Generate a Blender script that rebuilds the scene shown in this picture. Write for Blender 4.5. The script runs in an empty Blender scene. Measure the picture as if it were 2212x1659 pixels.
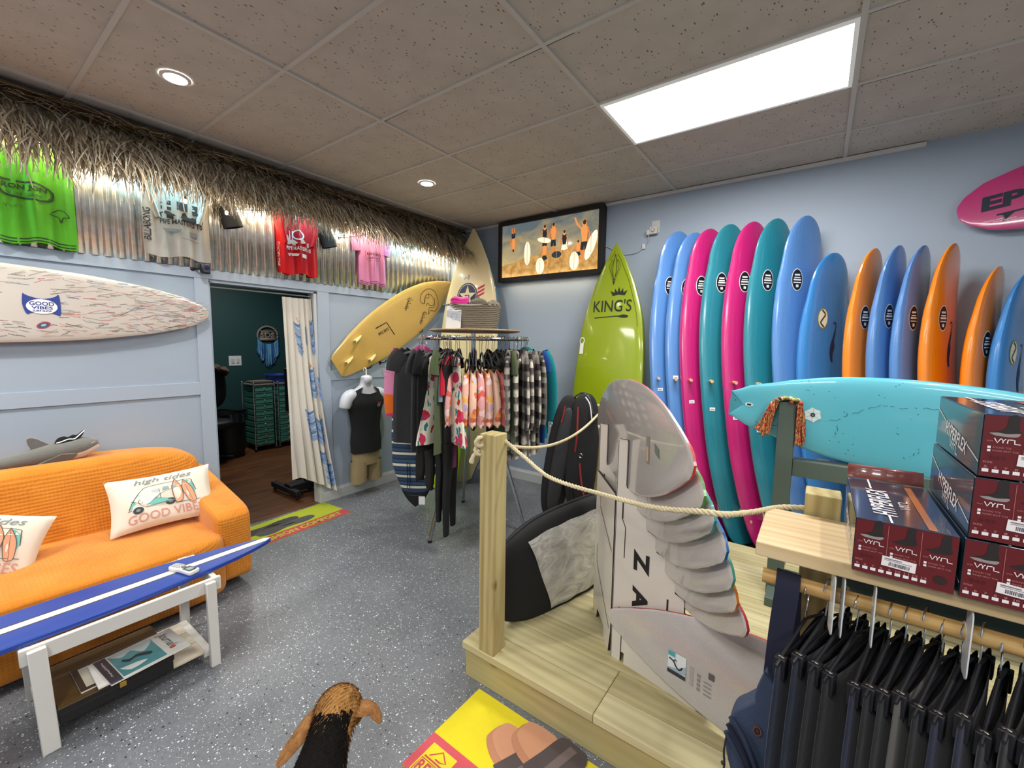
import bpy, math, random
from math import sin, cos, pi, radians, sqrt, atan2
from mathutils import Vector, Matrix, Euler
R = random.Random(7)
V = Vector
SC = bpy.context.scene
COL = SC.collection
# ------------------------------------------------------------------ camera
cam_d = bpy.data.cameras.new('camera'); cam = bpy.data.objects.new('camera', cam_d); COL.objects.link(cam)
_yaw, _pitch, _roll = -0.6243, -0.0955, 0.0136
_f = V((sin(_yaw)*cos(_pitch), cos(_yaw)*cos(_pitch), sin(_pitch)))
_r0 = V((cos(_yaw), -sin(_yaw), 0)); _u0 = _r0.cross(_f)
_r = cos(_roll)*_r0 + sin(_roll)*_u0; _u = -sin(_roll)*_r0 + cos(_roll)*_u0
cam.matrix_world = Matrix(((_r.x, _u.x, -_f.x, 3.986), (_r.y, _u.y, -_f.y, -4.128), (_r.z, _u.z, -_f.z, 1.633), (0, 0, 0, 1)))
cam_d.sensor_width = 36.0; cam_d.lens = 36.0*913.9/2212.0; cam_d.clip_start = 0.03
SC.camera = cam
SC.view_settings.view_transform = 'Standard'; SC.view_settings.look = 'None'
SC.view_settings.exposure = 0.36; SC.view_settings.gamma = 1.0; SC.view_settings.use_curve_mapping = False
w = bpy.data.worlds.new('world'); SC.world = w; w.use_nodes = True
w.node_tree.nodes['Background'].inputs[0].default_value = (0.9, 0.88, 0.85, 1); w.node_tree.nodes['Background'].inputs[1].default_value = 0.1
PANEL_E, CAN_E = 6.2, 26.0
def lamp(kind, loc, power, size=0.1, color=(1, 1, 1), rot=(0, 0, 0), **kw):
    d = bpy.data.lights.new(kind.lower()+'_light', kind); d.energy = power; d.color = color
    if kind == 'AREA':
        d.size = size
        if 'sy' in kw: d.shape = 'RECTANGLE'; d.size_y = kw['sy']
    else: d.shadow_soft_size = size
    if kind == 'SPOT': d.spot_size = kw.get('cone', 2.0); d.spot_blend = 0.6
    o = bpy.data.objects.new('lamp_glow', d); COL.objects.link(o); o.location = loc; o.rotation_euler = rot
    return o
# the lamps of the place: troffers along the ceiling (one in view, others behind the camera) and recessed cans
TROFFERS = [(2.83, -1.70), (2.83, -5.36), (5.27, -4.14), (0.39, -5.36), (5.27, -6.58)]
for tx, ty in TROFFERS:
    lamp('AREA', (tx+.61, ty+.305, 3.012), 42.0, 1.16, (1.0, 0.975, 0.93), sy=0.55)
CANS = [(1.05, -3.225), (1.05, -1.395), (4.9, -2.62), (1.05, -5.05)]
for tx, ty in CANS:
    lamp('SPOT', (tx, ty, 3.02), 46.0, 0.045, (1.0, 0.96, 0.9), cone=2.5)
# ------------------------------------------------------------------ materials
def lin(h):
    if isinstance(h, str):
        h = h.lstrip('#'); c = [int(h[i:i+2], 16)/255 for i in (0, 2, 4)]
    else: c = h
    return tuple(x/12.92 if x <= .04045 else ((x+.055)/1.055)**2.4 for x in c)+(1,)
MATS = {}
class NT:
    def __init__(s, name):
        s.m = bpy.data.materials.new(name); s.m.use_nodes = True; s.t = s.m.node_tree; s.b = s.t.nodes['Principled BSDF']
    def n(s, typ, **kw):
        nd = s.t.nodes.new('ShaderNode'+typ)
        for k, v in kw.items():
            if k.startswith('i_'):
                key = k[2:]; key = int(key) if key.isdigit() else key.replace('_', ' ')
                nd.inputs[key].default_value = v
            else: setattr(nd, k, v)
        return nd
    def l(s, a, b): s.t.links.new(a, b)
    def coord(s, kind='Object', scale=(1, 1, 1), rot=(0, 0, 0), loc=(0, 0, 0)):
        c = s.n('TexCoord'); mp = s.n('Mapping'); s.l(c.outputs[kind], mp.inputs[0])
        mp.inputs['Scale'].default_value = scale; mp.inputs['Rotation'].default_value = rot; mp.inputs['Location'].default_value = loc
        return mp.outputs[0]
    def ramp(s, fac, stops, interp='LINEAR'):
        r = s.n('ValToRGB'); r.color_ramp.interpolation = interp; e = r.color_ramp.elements
        while len(e) > 1: e.remove(e[-1])
        e[0].position = stops[0][0]; e[0].color = lin(stops[0][1])
        for p, c in stops[1:]:
            x = e.new(p); x.color = lin(c)
        s.l(fac, r.inputs[0]); return r.outputs[0]
    def mix(s, fac, a, b, mode='MIX'):
        m = s.n('Mix', data_type='RGBA', blend_type=mode)
        for i, x in ((0, fac), (6, a), (7, b)):
            if hasattr(x, 'links'): s.l(x, m.inputs[i])
            elif i == 0: m.inputs[0].default_value = x
            else: m.inputs[i].default_value = x if isinstance(x, tuple) else lin(x)
        return m.outputs[2]
    def math(s, op, a, b=0.0, c=None):
        m = s.n('Math', operation=op)
        for i, x in enumerate((a, b) if c is None else (a, b, c)):
            if hasattr(x, 'links'): s.l(x, m.inputs[i])
            else: m.inputs[i].default_value = x
        return m.outputs[0]
    def noise(s, vec, scale=5, detail=3, rough=.55, dist=0.0):
        n = s.n('TexNoise', i_Scale=scale, i_Detail=detail, i_Roughness=rough, i_Distortion=dist); s.l(vec, n.inputs['Vector']); return n.outputs['Fac']
    def bump(s, h, strength=.3, dist=.01):
        b = s.n('Bump', i_Strength=strength, i_Distance=dist); s.l(h, b.inputs['Height']); s.l(b.outputs[0], s.b.inputs['Normal'])
    def col(s, x):
        if hasattr(x, 'links'): s.l(x, s.b.inputs['Base Color'])
        else: s.b.inputs['Base Color'].default_value = lin(x)
    def done(s, rough=.5, metal=0, spec=.5, coat=0, sheen=0):
        s.b.inputs['Roughness'].default_value = rough; s.b.inputs['Metallic'].default_value = metal
        s.b.inputs['Specular IOR Level'].default_value = spec; s.b.inputs['Coat Weight'].default_value = coat
        s.b.inputs['Coat Roughness'].default_value = .06; s.b.inputs['Sheen Weight'].default_value = sheen
        return s.m
def mat(c, rough=.55, metal=0, spec=.5, coat=0, var=.06, nscale=14, bump=0.0, bscale=60, name=None, emit=0, sheen=0):
    """painted / plastic / cloth material: base colour with a little real tonal variation and optional bump"""
    key = ('m', c, rough, metal, spec, coat, var, nscale, bump, bscale, emit, sheen)
    if key in MATS: return MATS[key]
    t = NT(name or 'surface')
    v = t.coord()
    if var:
        a = t.noise(v, nscale, 3)
        k = t.n('HueSaturation'); k.inputs['Color'].default_value = lin(c)
        t.l(t.math('MULTIPLY_ADD', a, var*2, 1-var), k.inputs['Value']); t.col(k.outputs[0])
    else: t.col(c)
    if bump: t.bump(t.noise(v, bscale, 4, .6), bump, .004)
    if emit:
        t.b.inputs['Emission Color'].default_value = lin(c); t.b.inputs['Emission Strength'].default_value = emit
    MATS[key] = t.done(rough, metal, spec, coat, sheen); return MATS[key]
def cloth(c, var=.1, wr=.5): return mat(c, .9, 0, .15, 0, var, 9, wr, 26, 'cloth', 0, .15)
def wood(c1, c2, axis='x', scale=1.0, rough=.6, knots=False, name='wood', glossy=0):
    key = ('w', c1, c2, axis, scale, rough, knots)
    if key in MATS: return MATS[key]
    t = NT(name)
    sc = {'x': (1.2, 16, 16), 'y': (16, 1.2, 16), 'z': (16, 16, 1.2)}[axis]
    v = t.coord(scale=tuple(k*scale for k in sc))
    n1 = t.noise(v, 1.3, 4, .6, 1.4)
    wv = t.n('TexWave', i_Scale=.8, i_Distortion=7.0, i_Detail=2.0); wv.bands_direction = 'Y' if axis == 'x' else 'X'
    t.l(v, wv.inputs['Vector'])
    f = t.math('MULTIPLY_ADD', wv.outputs['Fac'], .22, t.math('MULTIPLY', n1, .78))
    c = t.ramp(f, [(.32, c1), (.68, c2)])
    if knots:
        vo = t.n('TexVoronoi', i_Scale=1.0); t.l(t.coord(scale=(3.2, 6.5, 6.5) if axis == 'x' else ((6.5, 3.2, 6.5) if axis == 'y' else (6.5, 6.5, 3.2))), vo.inputs['Vector'])
        k = t.ramp(vo.outputs['Distance'], [(.03, (1, 1, 1)), (.11, (0, 0, 0))])
        c = t.mix(k, c, '#7a5a2c')
    t.col(c); t.bump(f, .07, .001)
    MATS[key] = t.done(rough, 0, .4, glossy); return MATS[key]
# ------------------------------------------------------------------ mesh helpers
class MB:
    def __init__(s): s.v = []; s.f = []; s.mi = []; s.mats = []; s.M = None
    def m(s, mt):
        if mt not in s.mats: s.mats.append(mt)
        return s.mats.index(mt)
    def add(s, vs, fs, mt):
        o = len(s.v); i = s.m(mt)
        for p in vs:
            p = V(p); s.v.append(tuple(s.M @ p) if s.M else tuple(p))
        for f in fs: s.f.append(tuple(o+k for k in f)); s.mi.append(i)
        return s
    def box(s, x0, x1, y0, y1, z0, z1, mt, M=None):
        vs = [V((x, y, z)) for x in (x0, x1) for y in (y0, y1) for z in (z0, z1)]
        if M: vs = [M @ p for p in vs]
        return s.add(vs, [(0, 1, 3, 2), (4, 6, 7, 5), (0, 4, 5, 1), (2, 3, 7, 6), (0, 2, 6, 4), (1, 5, 7, 3)], mt)
    def beam(s, a, b, wd, th, mt, up=V((0, 0, 1))):
        a, b = V(a), V(b); z = (b-a).normalized()
        if abs(z.dot(up)) > .99: up = V((0, 1, 0))
        x = up.cross(z).normalized(); y = z.cross(x)
        vs = []
        for p in (a, b):
            for i, j in ((-1, -1), (1, -1), (1, 1), (-1, 1)): vs.append(p+x*i*wd/2+y*j*th/2)
        return s.add(vs, [(3, 2, 1, 0), (4, 5, 6, 7), (0, 1, 5, 4), (1, 2, 6, 5), (2, 3, 7, 6), (3, 0, 4, 7)], mt)
    def tube(s, pts, r, mt, n=10, cap=True, flat=1.0, flatx=1.0):
        pts = [V(p) for p in pts]; N = len(pts)
        rr = r if isinstance(r, (list, tuple)) else [r]*N
        ref = V((0, 0, 1)); vs = []; px = None
        for i in range(N):
            t = (pts[min(i+1, N-1)]-pts[max(i-1, 0)])
            t = t.normalized() if t.length > 1e-9 else V((0, 0, 1))
            if px is None:
                up = ref if abs(t.dot(ref)) < .95 else V((1, 0, 0)); px = up.cross(t).normalized()
            else:
                px = (px-t*px.dot(t)); px = px.normalized() if px.length > 1e-6 else V((1, 0, 0))
            py = t.cross(px)
            for k in range(n):
                a = 2*pi*k/n; vs.append(pts[i]+px*cos(a)*rr[i]*flatx+py*sin(a)*rr[i]*flat)
        fs = [(i*n+k, i*n+(k+1) % n, (i+1)*n+(k+1) % n, (i+1)*n+k) for i in range(N-1) for k in range(n)]
        if cap: fs += [tuple(range(n-1, -1, -1)), tuple((N-1)*n+k for k in range(n))]
        return s.add(vs, fs, mt)
    def grid(s, fn, nu, nv, mt, cu=False, cv=False, mfn=None):
        """fn(u,v) with u,v in 0..1; nu,nv = number of cells"""
        U = nu if cu else nu+1; W = nv if cv else nv+1
        vs = [fn(i/nu, j/nv) for i in range(U) for j in range(W)]
        fs = []
        for i in range(nu):
            for j in range(nv):
                fs.append((i*W+j, ((i+1) % U)*W+j, ((i+1) % U)*W+(j+1) % W, i*W+(j+1) % W))
        if mfn is None: return s.add(vs, fs, mt)
        o = len(s.v); s.add(vs, [], mt)
        for q, f in enumerate(fs):
            s.f.append(tuple(o+k for k in f)); s.mi.append(s.m(mfn((q//nv+.5)/nu, (q % nv+.5)/nv)))
        return s
    def lathe(s, prof, mt, c=(0, 0, 0), n=24):
        c = V(c); vs = [c+V((r*cos(2*pi*k/n), r*sin(2*pi*k/n), z)) for r, z in prof for k in range(n)]
        fs = [(i*n+k, i*n+(k+1) % n, (i+1)*n+(k+1) % n, (i+1)*n+k) for i in range(len(prof)-1) for k in range(n)]
        return s.add(vs, fs, mt)
    def ell(s, c, r, mt, M=None, nu=20, nv=12, pw=1.0):
        c = V(c); vs = []
        for j in range(nv+1):
            b = -pi/2+pi*j/nv
            for k in range(nu):
                a = 2*pi*k/nu
                g = lambda q: math.copysign(abs(q)**pw, q)
                p = V((g(cos(a))*g(cos(b))*r[0], g(sin(a))*g(cos(b))*r[1], g(sin(b))*r[2]))
                vs.append(c+(M @ p if M else p))
        fs = [(j*nu+k, j*nu+(k+1) % nu, (j+1)*nu+(k+1) % nu, (j+1)*nu+k) for j in range(nv) for k in range(nu)]
        return s.add(vs, fs, mt)
    def prism(s, poly, t0, t1, mt, fr, side=None):
        """poly: 2-D points; fr(u,v,w) -> 3-D; extruded from w=t0 to t1"""
        n = len(poly); vs = [fr(p[0], p[1], t0) for p in poly]+[fr(p[0], p[1], t1) for p in poly]
        s.add(vs, [tuple(range(n-1, -1, -1)), tuple(range(n, 2*n))], mt)
        if side: return s.add(vs, [(i, (i+1) % n, n+(i+1) % n, n+i) for i in range(n)], side)
        o = len(s.v)-2*n
        for i in range(n): s.f.append((o+i, o+(i+1) % n, o+n+(i+1) % n, o+n+i)); s.mi.append(s.m(mt))
        return s
    def flat(s, poly, mt, fr, w=.0012): return s.add([fr(p[0], p[1], w) for p in poly], [tuple(range(len(poly)))], mt)
    def rect(s, u0, v0, u1, v1, mt, fr, w=.0012): return s.flat([(u0, v0), (u1, v0), (u1, v1), (u0, v1)], mt, fr, w)
    def disc(s, cu, cv, ru, rv, mt, fr, w=.0012, n=24): return s.flat([(cu+ru*cos(2*pi*k/n), cv+rv*sin(2*pi*k/n)) for k in range(n)], mt, fr, w)
    def ring(s, cu, cv, ru, rv, th, mt, fr, w=.0012, n=28):
        return s.stroke([(cu+ru*cos(2*pi*k/n), cv+rv*sin(2*pi*k/n)) for k in range(n+1)], th, mt, fr, w)
    def stroke(s, pts, wd, mt, fr, w=.0012):
        n = len(pts); vs = []
        for i, p in enumerate(pts):
            a = pts[max(i-1, 0)]; b = pts[min(i+1, n-1)]
            dx, dy = b[0]-a[0], b[1]-a[1]; L = math.hypot(dx, dy) or 1
            q = wd(i/(n-1)) if callable(wd) else wd
            nx, ny = -dy/L*q/2, dx/L*q/2
            vs += [fr(p[0]+nx, p[1]+ny, w), fr(p[0]-nx, p[1]-ny, w)]
        return s.add(vs, [(2*i, 2*i+1, 2*i+3, 2*i+2) for i in range(n-1)], mt)
    def text(s, txt, u0, v0, W, H, mt, fr, w=.0014, bold=0.0, shear=0.0, rot=0.0):
        """lettering fitted into the W x H box at (u0,v0) (rot turns it about that corner)"""
        vs, fs = text_geo(txt, bold, shear); c, q = cos(rot), sin(rot)
        return s.add([fr(u0+x*W*c-y*H*q, v0+x*W*q+y*H*c, w) for x, y in vs], fs, mt)
    def build(s, name, parent=None, bevel=0, smooth=35, subsurf=0, loc=None, world=True, solid=0):
        me = bpy.data.meshes.new(name)
        L = V(loc) if loc else V((0, 0, 0))
        if parent is not None and world: L = V(parent.get('_o', (0, 0, 0)))
        me.from_pydata([tuple(V(p)-L) for p in s.v] if L.length else s.v, [], s.f)
        for m_ in s.mats: me.materials.append(m_)
        me.polygons.foreach_set('material_index', s.mi); me.update()
        if smooth:
            me.polygons.foreach_set('use_smooth', [True]*len(me.polygons))
            me.set_sharp_from_angle(angle=radians(smooth))
        o = bpy.data.objects.new(name, me); COL.objects.link(o)
        if parent is not None: o.parent = parent
        elif loc: o.location = L
        if subsurf:
            md = o.modifiers.new('subdivision', 'SUBSURF'); md.levels = subsurf; md.render_levels = subsurf
        if solid:
            md = o.modifiers.new('solidify', 'SOLIDIFY'); md.thickness = solid; md.offset = 0
        if bevel:
            md = o.modifiers.new('bevel', 'BEVEL'); md.width = bevel; md.segments = 2; md.limit_method = 'ANGLE'; md.angle_limit = radians(40)
        return o
TG = {}
def text_geo(txt, bold, shear):
    k = (txt, bold, shear)
    if k in TG: return TG[k]
    c = bpy.data.curves.new('t', 'FONT'); c.body = txt; c.offset = bold; c.shear = shear; c.resolution_u = 3
    o = bpy.data.objects.new('t', c); COL.objects.link(o)
    me = bpy.data.meshes.new_from_object(o.evaluated_get(bpy.context.evaluated_depsgraph_get()))
    vs = [(p.co.x, p.co.y) for p in me.vertices]; fs = [tuple(p.vertices) for p in me.polygons]
    bpy.data.objects.remove(o); bpy.data.curves.remove(c); bpy.data.meshes.remove(me)
    x0 = min(p[0] for p in vs); x1 = max(p[0] for p in vs); y0 = min(p[1] for p in vs); y1 = max(p[1] for p in vs)
    TG[k] = ([((x-x0)/(x1-x0), (y-y0)/(y1-y0)) for x, y in vs], fs); return TG[k]
def Fr(O, X, Y):
    O, X, Y = V(O), V(X), V(Y); N = X.cross(Y).normalized()
    return lambda u, v, w=0.0: O+X*u+Y*v+N*w
def thing(name, label, cat, loc=(0, 0, 0), group=None, rot=None, local=False):
    o = bpy.data.objects.new(name, None); COL.objects.link(o); o.location = loc; o.empty_display_size = .05
    if rot: o.rotation_euler = rot
    if not local: o['_o'] = list(loc)
    o['label'] = label; o['category'] = cat
    if group: o['group'] = group
    return o
def tag(o, label, cat, group=None, kind=None):
    o['label'] = label; o['category'] = cat
    if group: o['group'] = group
    if kind: o['kind'] = kind
    return o
def lab(o, label): o['label'] = label; return o
def struct(o): o['kind'] = 'structure'; return o
def dup(root, loc, rot=None, label=None, mats=None):
    """copy of a thing with copies of its parts and sub-parts; mats = {part name: material} swaps a part's first material"""
    r = root.copy(); COL.objects.link(r); r.location = loc
    if rot: r.rotation_euler = rot
    if label: r['label'] = label
    def rec(src, dst):
        for ch in list(src.children):
            c = ch.copy(); COL.objects.link(c); c.parent = dst
            k = ch.name.split('.')[0]
            if mats and k in mats:
                c.data = c.data.copy(); c.data.materials[0] = mats[k]
            rec(ch, c)
    rec(root, r); return r
def lerp(a, b, t): return a+(b-a)*t
def interp(tab, t):
    for (a, x), (b, y) in zip(tab, tab[1:]):
        if t <= b: return lerp(x, y, (t-a)/(b-a)) if b > a else y
    return tab[-1][1]
def sinterp(tab, t):
    """smooth interpolation through a table (Catmull-Rom)"""
    n = len(tab)
    for i in range(n-1):
        if t <= tab[i+1][0] or i == n-2:
            x0, x1 = tab[i][0], tab[i+1][0]; s = min(max((t-x0)/(x1-x0), 0), 1)
            p1, p2 = tab[i][1], tab[i+1][1]; p0 = tab[max(i-1, 0)][1]; p3 = tab[min(i+2, n-1)][1]
            return .5*((2*p1)+(-p0+p2)*s+(2*p0-5*p1+4*p2-p3)*s*s+(-p0+3*p1-3*p2+p3)*s**3)
def catmull(pts, k=6):
    pts = [V(p) for p in pts]; out = []
    for i in range(len(pts)-1):
        p0, p1, p2, p3 = pts[max(i-1, 0)], pts[i], pts[i+1], pts[min(i+2, len(pts)-1)]
        for j in range(k):
            s = j/k; out.append(.5*((2*p1)+(-p0+p2)*s+(2*p0-5*p1+4*p2-p3)*s*s+(-p0+3*p1-3*p2+p3)*s**3))
    return out+[pts[-1]]
def poly2(pts, k=6): return [(p.x, p.y) for p in catmull([(x, y, 0) for x, y in pts], k)]
def scribble(mb, u, v, W, H, mt, fr, rnd, th=.0025, rot=0, w=.0012):
    """one line of handwriting"""
    n = max(6, int(W/H*5)); pts = []
    for i in range(n):
        a = i/(n-1); x = a*W+rnd.uniform(-.2, .2)*H; y = H*(.5+.5*sin(i*2.3+rnd.random()*2)*rnd.uniform(.4, 1))
        pts.append((u+x*cos(rot)-y*sin(rot), v+x*sin(rot)+y*cos(rot)))
    mb.stroke(pts, th, mt, fr, w)
# ================================================================== THE ROOM
H = 3.0466
m_wall = mat('#a1afbf', .55, var=.02, nscale=2, bump=.08, bscale=160, name='blue wall paint')
m_trimw = mat('#c9cbcc', .45, var=.03, name='white trim paint')
m_batten = mat('#a7b4c4', .45, var=.02, nscale=3, name='blue gloss paint')
def floor_mat():
    t = NT('epoxy floor with paint flakes'); v = t.coord()
    big = t.noise(v, 3.0, 4, .6); mid = t.noise(v, 60, 3, .7)
    base = t.ramp(t.math('MULTIPLY_ADD', mid, .6, t.math('MULTIPLY', big, .4)), [(.3, '#5c5f63'), (.5, '#696c71'), (.7, '#777a7f')])
    def flakes(scale, thr, size):
        vo = t.n('TexVoronoi', i_Scale=scale); t.l(v, vo.inputs['Vector'])
        sep = t.n('SeparateColor'); t.l(vo.outputs['Color'], sep.inputs[0])
        on = t.math('GREATER_THAN', sep.outputs[0], thr)
        near = t.math('LESS_THAN', vo.outputs['Distance'], t.math('MULTIPLY_ADD', sep.outputs[1], size, size*.4))
        return t.math('MULTIPLY', on, near)
    c = t.mix(flakes(95, .82, .28), base, '#d4d9e0')
    c = t.mix(flakes(85, .90, .28), c, '#14161c')
    c = t.mix(flakes(150, .72, .26), c, '#c4ccd6')
    c = t.mix(flakes(170, .8, .25), c, '#3d434c')
    t.col(c); t.bump(mid, .06, .002)
    return t.done(.36, 0, .45)
def ceil_mat():
    t = NT('fissured acoustic tile'); v = t.coord()
    vo = t.n('TexVoronoi', i_Scale=1.0); t.l(t.coord(scale=(70, 34, 1), rot=(0, 0, .5)), vo.inputs['Vector'])
    n = t.noise(v, 7, 4); sep = t.n('SeparateColor'); t.l(vo.outputs['Color'], sep.inputs[0])
    hole = t.math('MULTIPLY', t.math('LESS_THAN', vo.outputs['Distance'], t.math('MULTIPLY_ADD', sep.outputs[1], .22, .06)), t.math('GREATER_THAN', sep.outputs[0], .45))
    fine = t.noise(v, 240, 2)
    c = t.mix(hole, t.ramp(n, [(.3, '#bfb9b1'), (.7, '#c9c3bb')]), '#7a7268')
    t.col(c); t.bump(t.math('SUBTRACT', t.math('MULTIPLY', fine, .25), hole), .5, .004)
    return t.done(.95, 0, .1)
def lvp_mat():
    t = NT('brown plank floor'); v = t.coord(scale=(1, 1, 1), rot=(0, 0, pi/2))
    br = t.n('TexBrick', offset=.37, i_Scale=1.0); t.l(v, br.inputs['Vector'])
    br.inputs['Color1'].default_value = lin('#6a4429'); br.inputs['Color2'].default_value = lin('#4e2f1b'); br.inputs['Mortar'].default_value = lin('#22140c')
    br.inputs['Mortar Size'].default_value = .003; br.inputs['Brick Width'].default_value = 1.1; br.inputs['Row Height'].default_value = .15
    g = t.noise(t.coord(scale=(40, 2.2, 1)), 1.0, 5, .65, .8)
    t.col(t.mix(.55, br.outputs['Color'], t.ramp(g, [(.35, '#2e1a0f'), (.65, '#8a5c38')]))); t.bump(g, .1, .002)
    return t.done(.42, 0, .4)
FLM = floor_mat()
mb = MB(); mb.box(0, 7.0, -7.6, 0, -.1, 0, FLM); struct(mb.build('floor', smooth=0))
mb = MB(); mb.box(-3.4, 0, -4.6, .6, -.1, 0, lvp_mat()); struct(mb.build('floor', smooth=0))
mb = MB(); mb.box(0, 7.0, -7.6, 0, H+.004, H+.08, ceil_mat()); struct(mb.build('ceiling', smooth=0))
# ceiling tiles: a grid of T bars; every tile sits slightly proud or slack
m_tbar = mat('#c9c6c1', .5, var=.03)
k = 0
mb = MB()
for i in range(-1, 5):
    x = .392+1.2192*i
    if 0 < x < 7: mb.box(x-.012, x+.012, -7.6, 0, H-.006, H+.006, m_tbar)
for j in range(-13, 3):
    y = -1.702+.6096*j
    if -7.6 < y < 0:
        for i in range(-1, 6):
            a, b = max(0, .392+1.2192*i+.012), min(7, .392+1.2192*(i+1)-.012)
            if b > a: mb.box(a, b, y-.011, y+.011, H-.005, H+.006, m_tbar)
struct(mb.build('trim_1', smooth=0))
# slack tile edges that show as thin dark gaps
m_gap = mat('#2b2622', .9, var=0)
mb = MB()
for x, y, L, ax in ((1.611, -2.921, .16, 'y'), (1.611, -2.311, .2, 'y'), (1.611, -1.702, .14, 'y'), (1.63, -2.311, .22, 'x'), (1.64, -1.702, .2, 'x'), (2.83, -2.311, .16, 'x'), (2.62, -2.311, .2, 'x'),
                 (2.75, -1.702, .3, 'x'), (4.07, -1.09, .3, 'x'), (4.0, -1.702, .12, 'x'), (3.95, -.483, .3, 'x'), (4.07, -1.702, .3, 'x'), (2.84, -.483, .25, 'x'), (2.2, -.483, .3, 'x'), (.8, -1.1, .6, 'x'), (1.3, -1.09, .5, 'x')):
    if ax == 'y': mb.box(x-.017, x-.012, y, y+L, H-.004, H+.004, m_gap)
    else: mb.box(x, x+L, y+.011, y+.016, H-.004, H+.004, m_gap)
struct(mb.build('trim_2', smooth=0))
# walls
mb = MB(); mb.box(-3.4, 7.1, 0, .1, 0, H+.05, m_wall); struct(mb.build('wall_back', smooth=0))
mb = MB(); mb.box(7.0, 7.1, -7.6, 0, 0, H+.05, m_wall); struct(mb.build('wall_right', smooth=0))
mb = MB(); mb.box(-.1, 7.1, -7.7, -7.6, 0, H+.05, m_wall); struct(mb.build('wall_front', smooth=0))
mb = MB(); D0, D1, DT = -2.765, -1.862, 2.100
mb.box(-.1, 0, -7.6, D0, 0, H, m_wall); mb.box(-.1, 0, D1, 0, 0, H, m_wall); mb.box(-.1, 0, D0, D1, DT, H, m_wall)
struct(mb.build('wall_left', smooth=0))
# applied boards forming the panelled wainscot on the left wall
def batten(y0, y1, z0, z1, d=.014): 
    b = MB(); b.box(0, d, y0, y1, z0, z1, m_batten); return struct(b.build('trim_3', bevel=.002, smooth=0))
batten(-7.6, -.02, 2.112, 2.185, .016)
batten(-7.6, -2.862, 1.192, 1.292); batten(-2.862, D0, 0, 2.112); batten(D1, -1.742, 0, 2.112)
batten(-1.742, -.10, 1.235, 1.335); batten(-.10, -.02, 0, 2.112)
batten(-5.4, -5.3, 0, 2.112)
mb = MB(); mb.box(-.1, .0, D1-.03, D1, 0, DT, m_trimw); mb.box(-.1, 0, D0, D0+.012, 0, DT, m_batten); mb.box(-.1, 0, D0, D1, DT-.012, DT, m_batten); struct(mb.build('door_1', smooth=0))
def baseboard(name, a, b, n, h=.125):
    a, b, n = V(a), V(b), V(n); d = (b-a)
    prof = [(0, 0), (.016, 0), (.016, h-.03), (.009, h-.012), (.007, h), (0, h)]
    mb = MB(); vs = [p+n*q[0]+V((0, 0, q[1])) for p in (a, b) for q in prof]; k = len(prof)
    mb.add(vs, [(i, (i+1) % k, k+(i+1) % k, k+i) for i in range(k)]+[tuple(range(k-1, -1, -1)), tuple(range(k, 2*k))], m_trimw)
    return struct(mb.build(name, smooth=0))
baseboard('baseboard_left', (0, D1-.02, 0), (0, 0, 0), (1, 0, 0)); baseboard('baseboard_left', (0, -7.6, 0), (0, D0, 0), (1, 0, 0))
baseboard('baseboard_back', (0, 0, 0), (7, 0, 0), (0, -1, 0))
mb = MB(); mb.box(.05, 4.49, -.028, 0, H-.03, H-.002, mat('#d6d4d0', .5)); struct(mb.build('trim_4', bevel=.003, smooth=0))
# back room
m_teal = mat('#1b4346', .6, var=.04, nscale=3)
mb = MB(); mb.box(-3.4, -3.3, -4.6, .6, 0, H, m_teal); struct(mb.build('wall_far', smooth=0))
mb = MB(); mb.box(-3.3, -.1, -.012, 0, 0, H, m_teal); struct(mb.build('wall_side', smooth=0))
mb = MB(); mb.box(-3.3, -.1, -4.7, -4.6, 0, H, m_teal); struct(mb.build('wall_near', smooth=0))
mb = MB(); mb.box(-3.4, -.1, -4.7, 0, 2.75, 2.85, mat('#8c8880', .9)); struct(mb.build('ceiling', smooth=0))
lamp('AREA', (-2.0, -1.6, 2.72), 20, .5, (1, .95, .88))
# ------------------------------------------------------------------ ceiling lamps
for i, (tx, ty) in enumerate(TROFFERS[:1]):
    t = thing('ceiling_light', 'bright flat rectangular light panel set in the ceiling grid', 'ceiling light', (tx+.61, ty+.305, H))
    mb = MB(); m_fr = mat('#d8d8d4', .4, emit=.25, var=0)
    for a in ((tx+.012, tx+1.207, ty+.011, ty+.03), (tx+.012, tx+1.207, ty+.58, ty+.599), (tx+.012, tx+.03, ty+.03, ty+.58), (tx+1.189, tx+1.207, ty+.03, ty+.58)):
        mb.box(*a, H-.012, H, m_fr)
    mb.build('frame', t, smooth=0)
    mb = MB(); mb.box(tx+.03, tx+1.189, ty+.03, ty+.58, H-.008, H, mat('#fffdf8', .5, emit=PANEL_E, var=0, name='glowing diffuser')); mb.build('diffuser', t, smooth=0)
for (tx, ty), lb in zip(CANS[:2], ('recessed round ceiling light nearer the camera, above the sofa', 'recessed round ceiling light farther away, above the clothes rack')):
    t = thing('recessed_light', lb, 'ceiling light', (tx, ty, H))
    mb = MB(); mb.lathe([(.052, H-.006), (.062, H-.007), (.07, H-.002), (.07, H+.002)], mat('#dcd8d2', .4), (tx, ty, 0), 28); mb.build('trim_ring', t)
    mb = MB(); mb.lathe([(.0, H-.0062), (.053, H-.0062)], mat('#ffffff', .5, emit=CAN_E, var=0, name='lamp lens'), (tx, ty, 0), 28); mb.build('lens', t)
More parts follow.
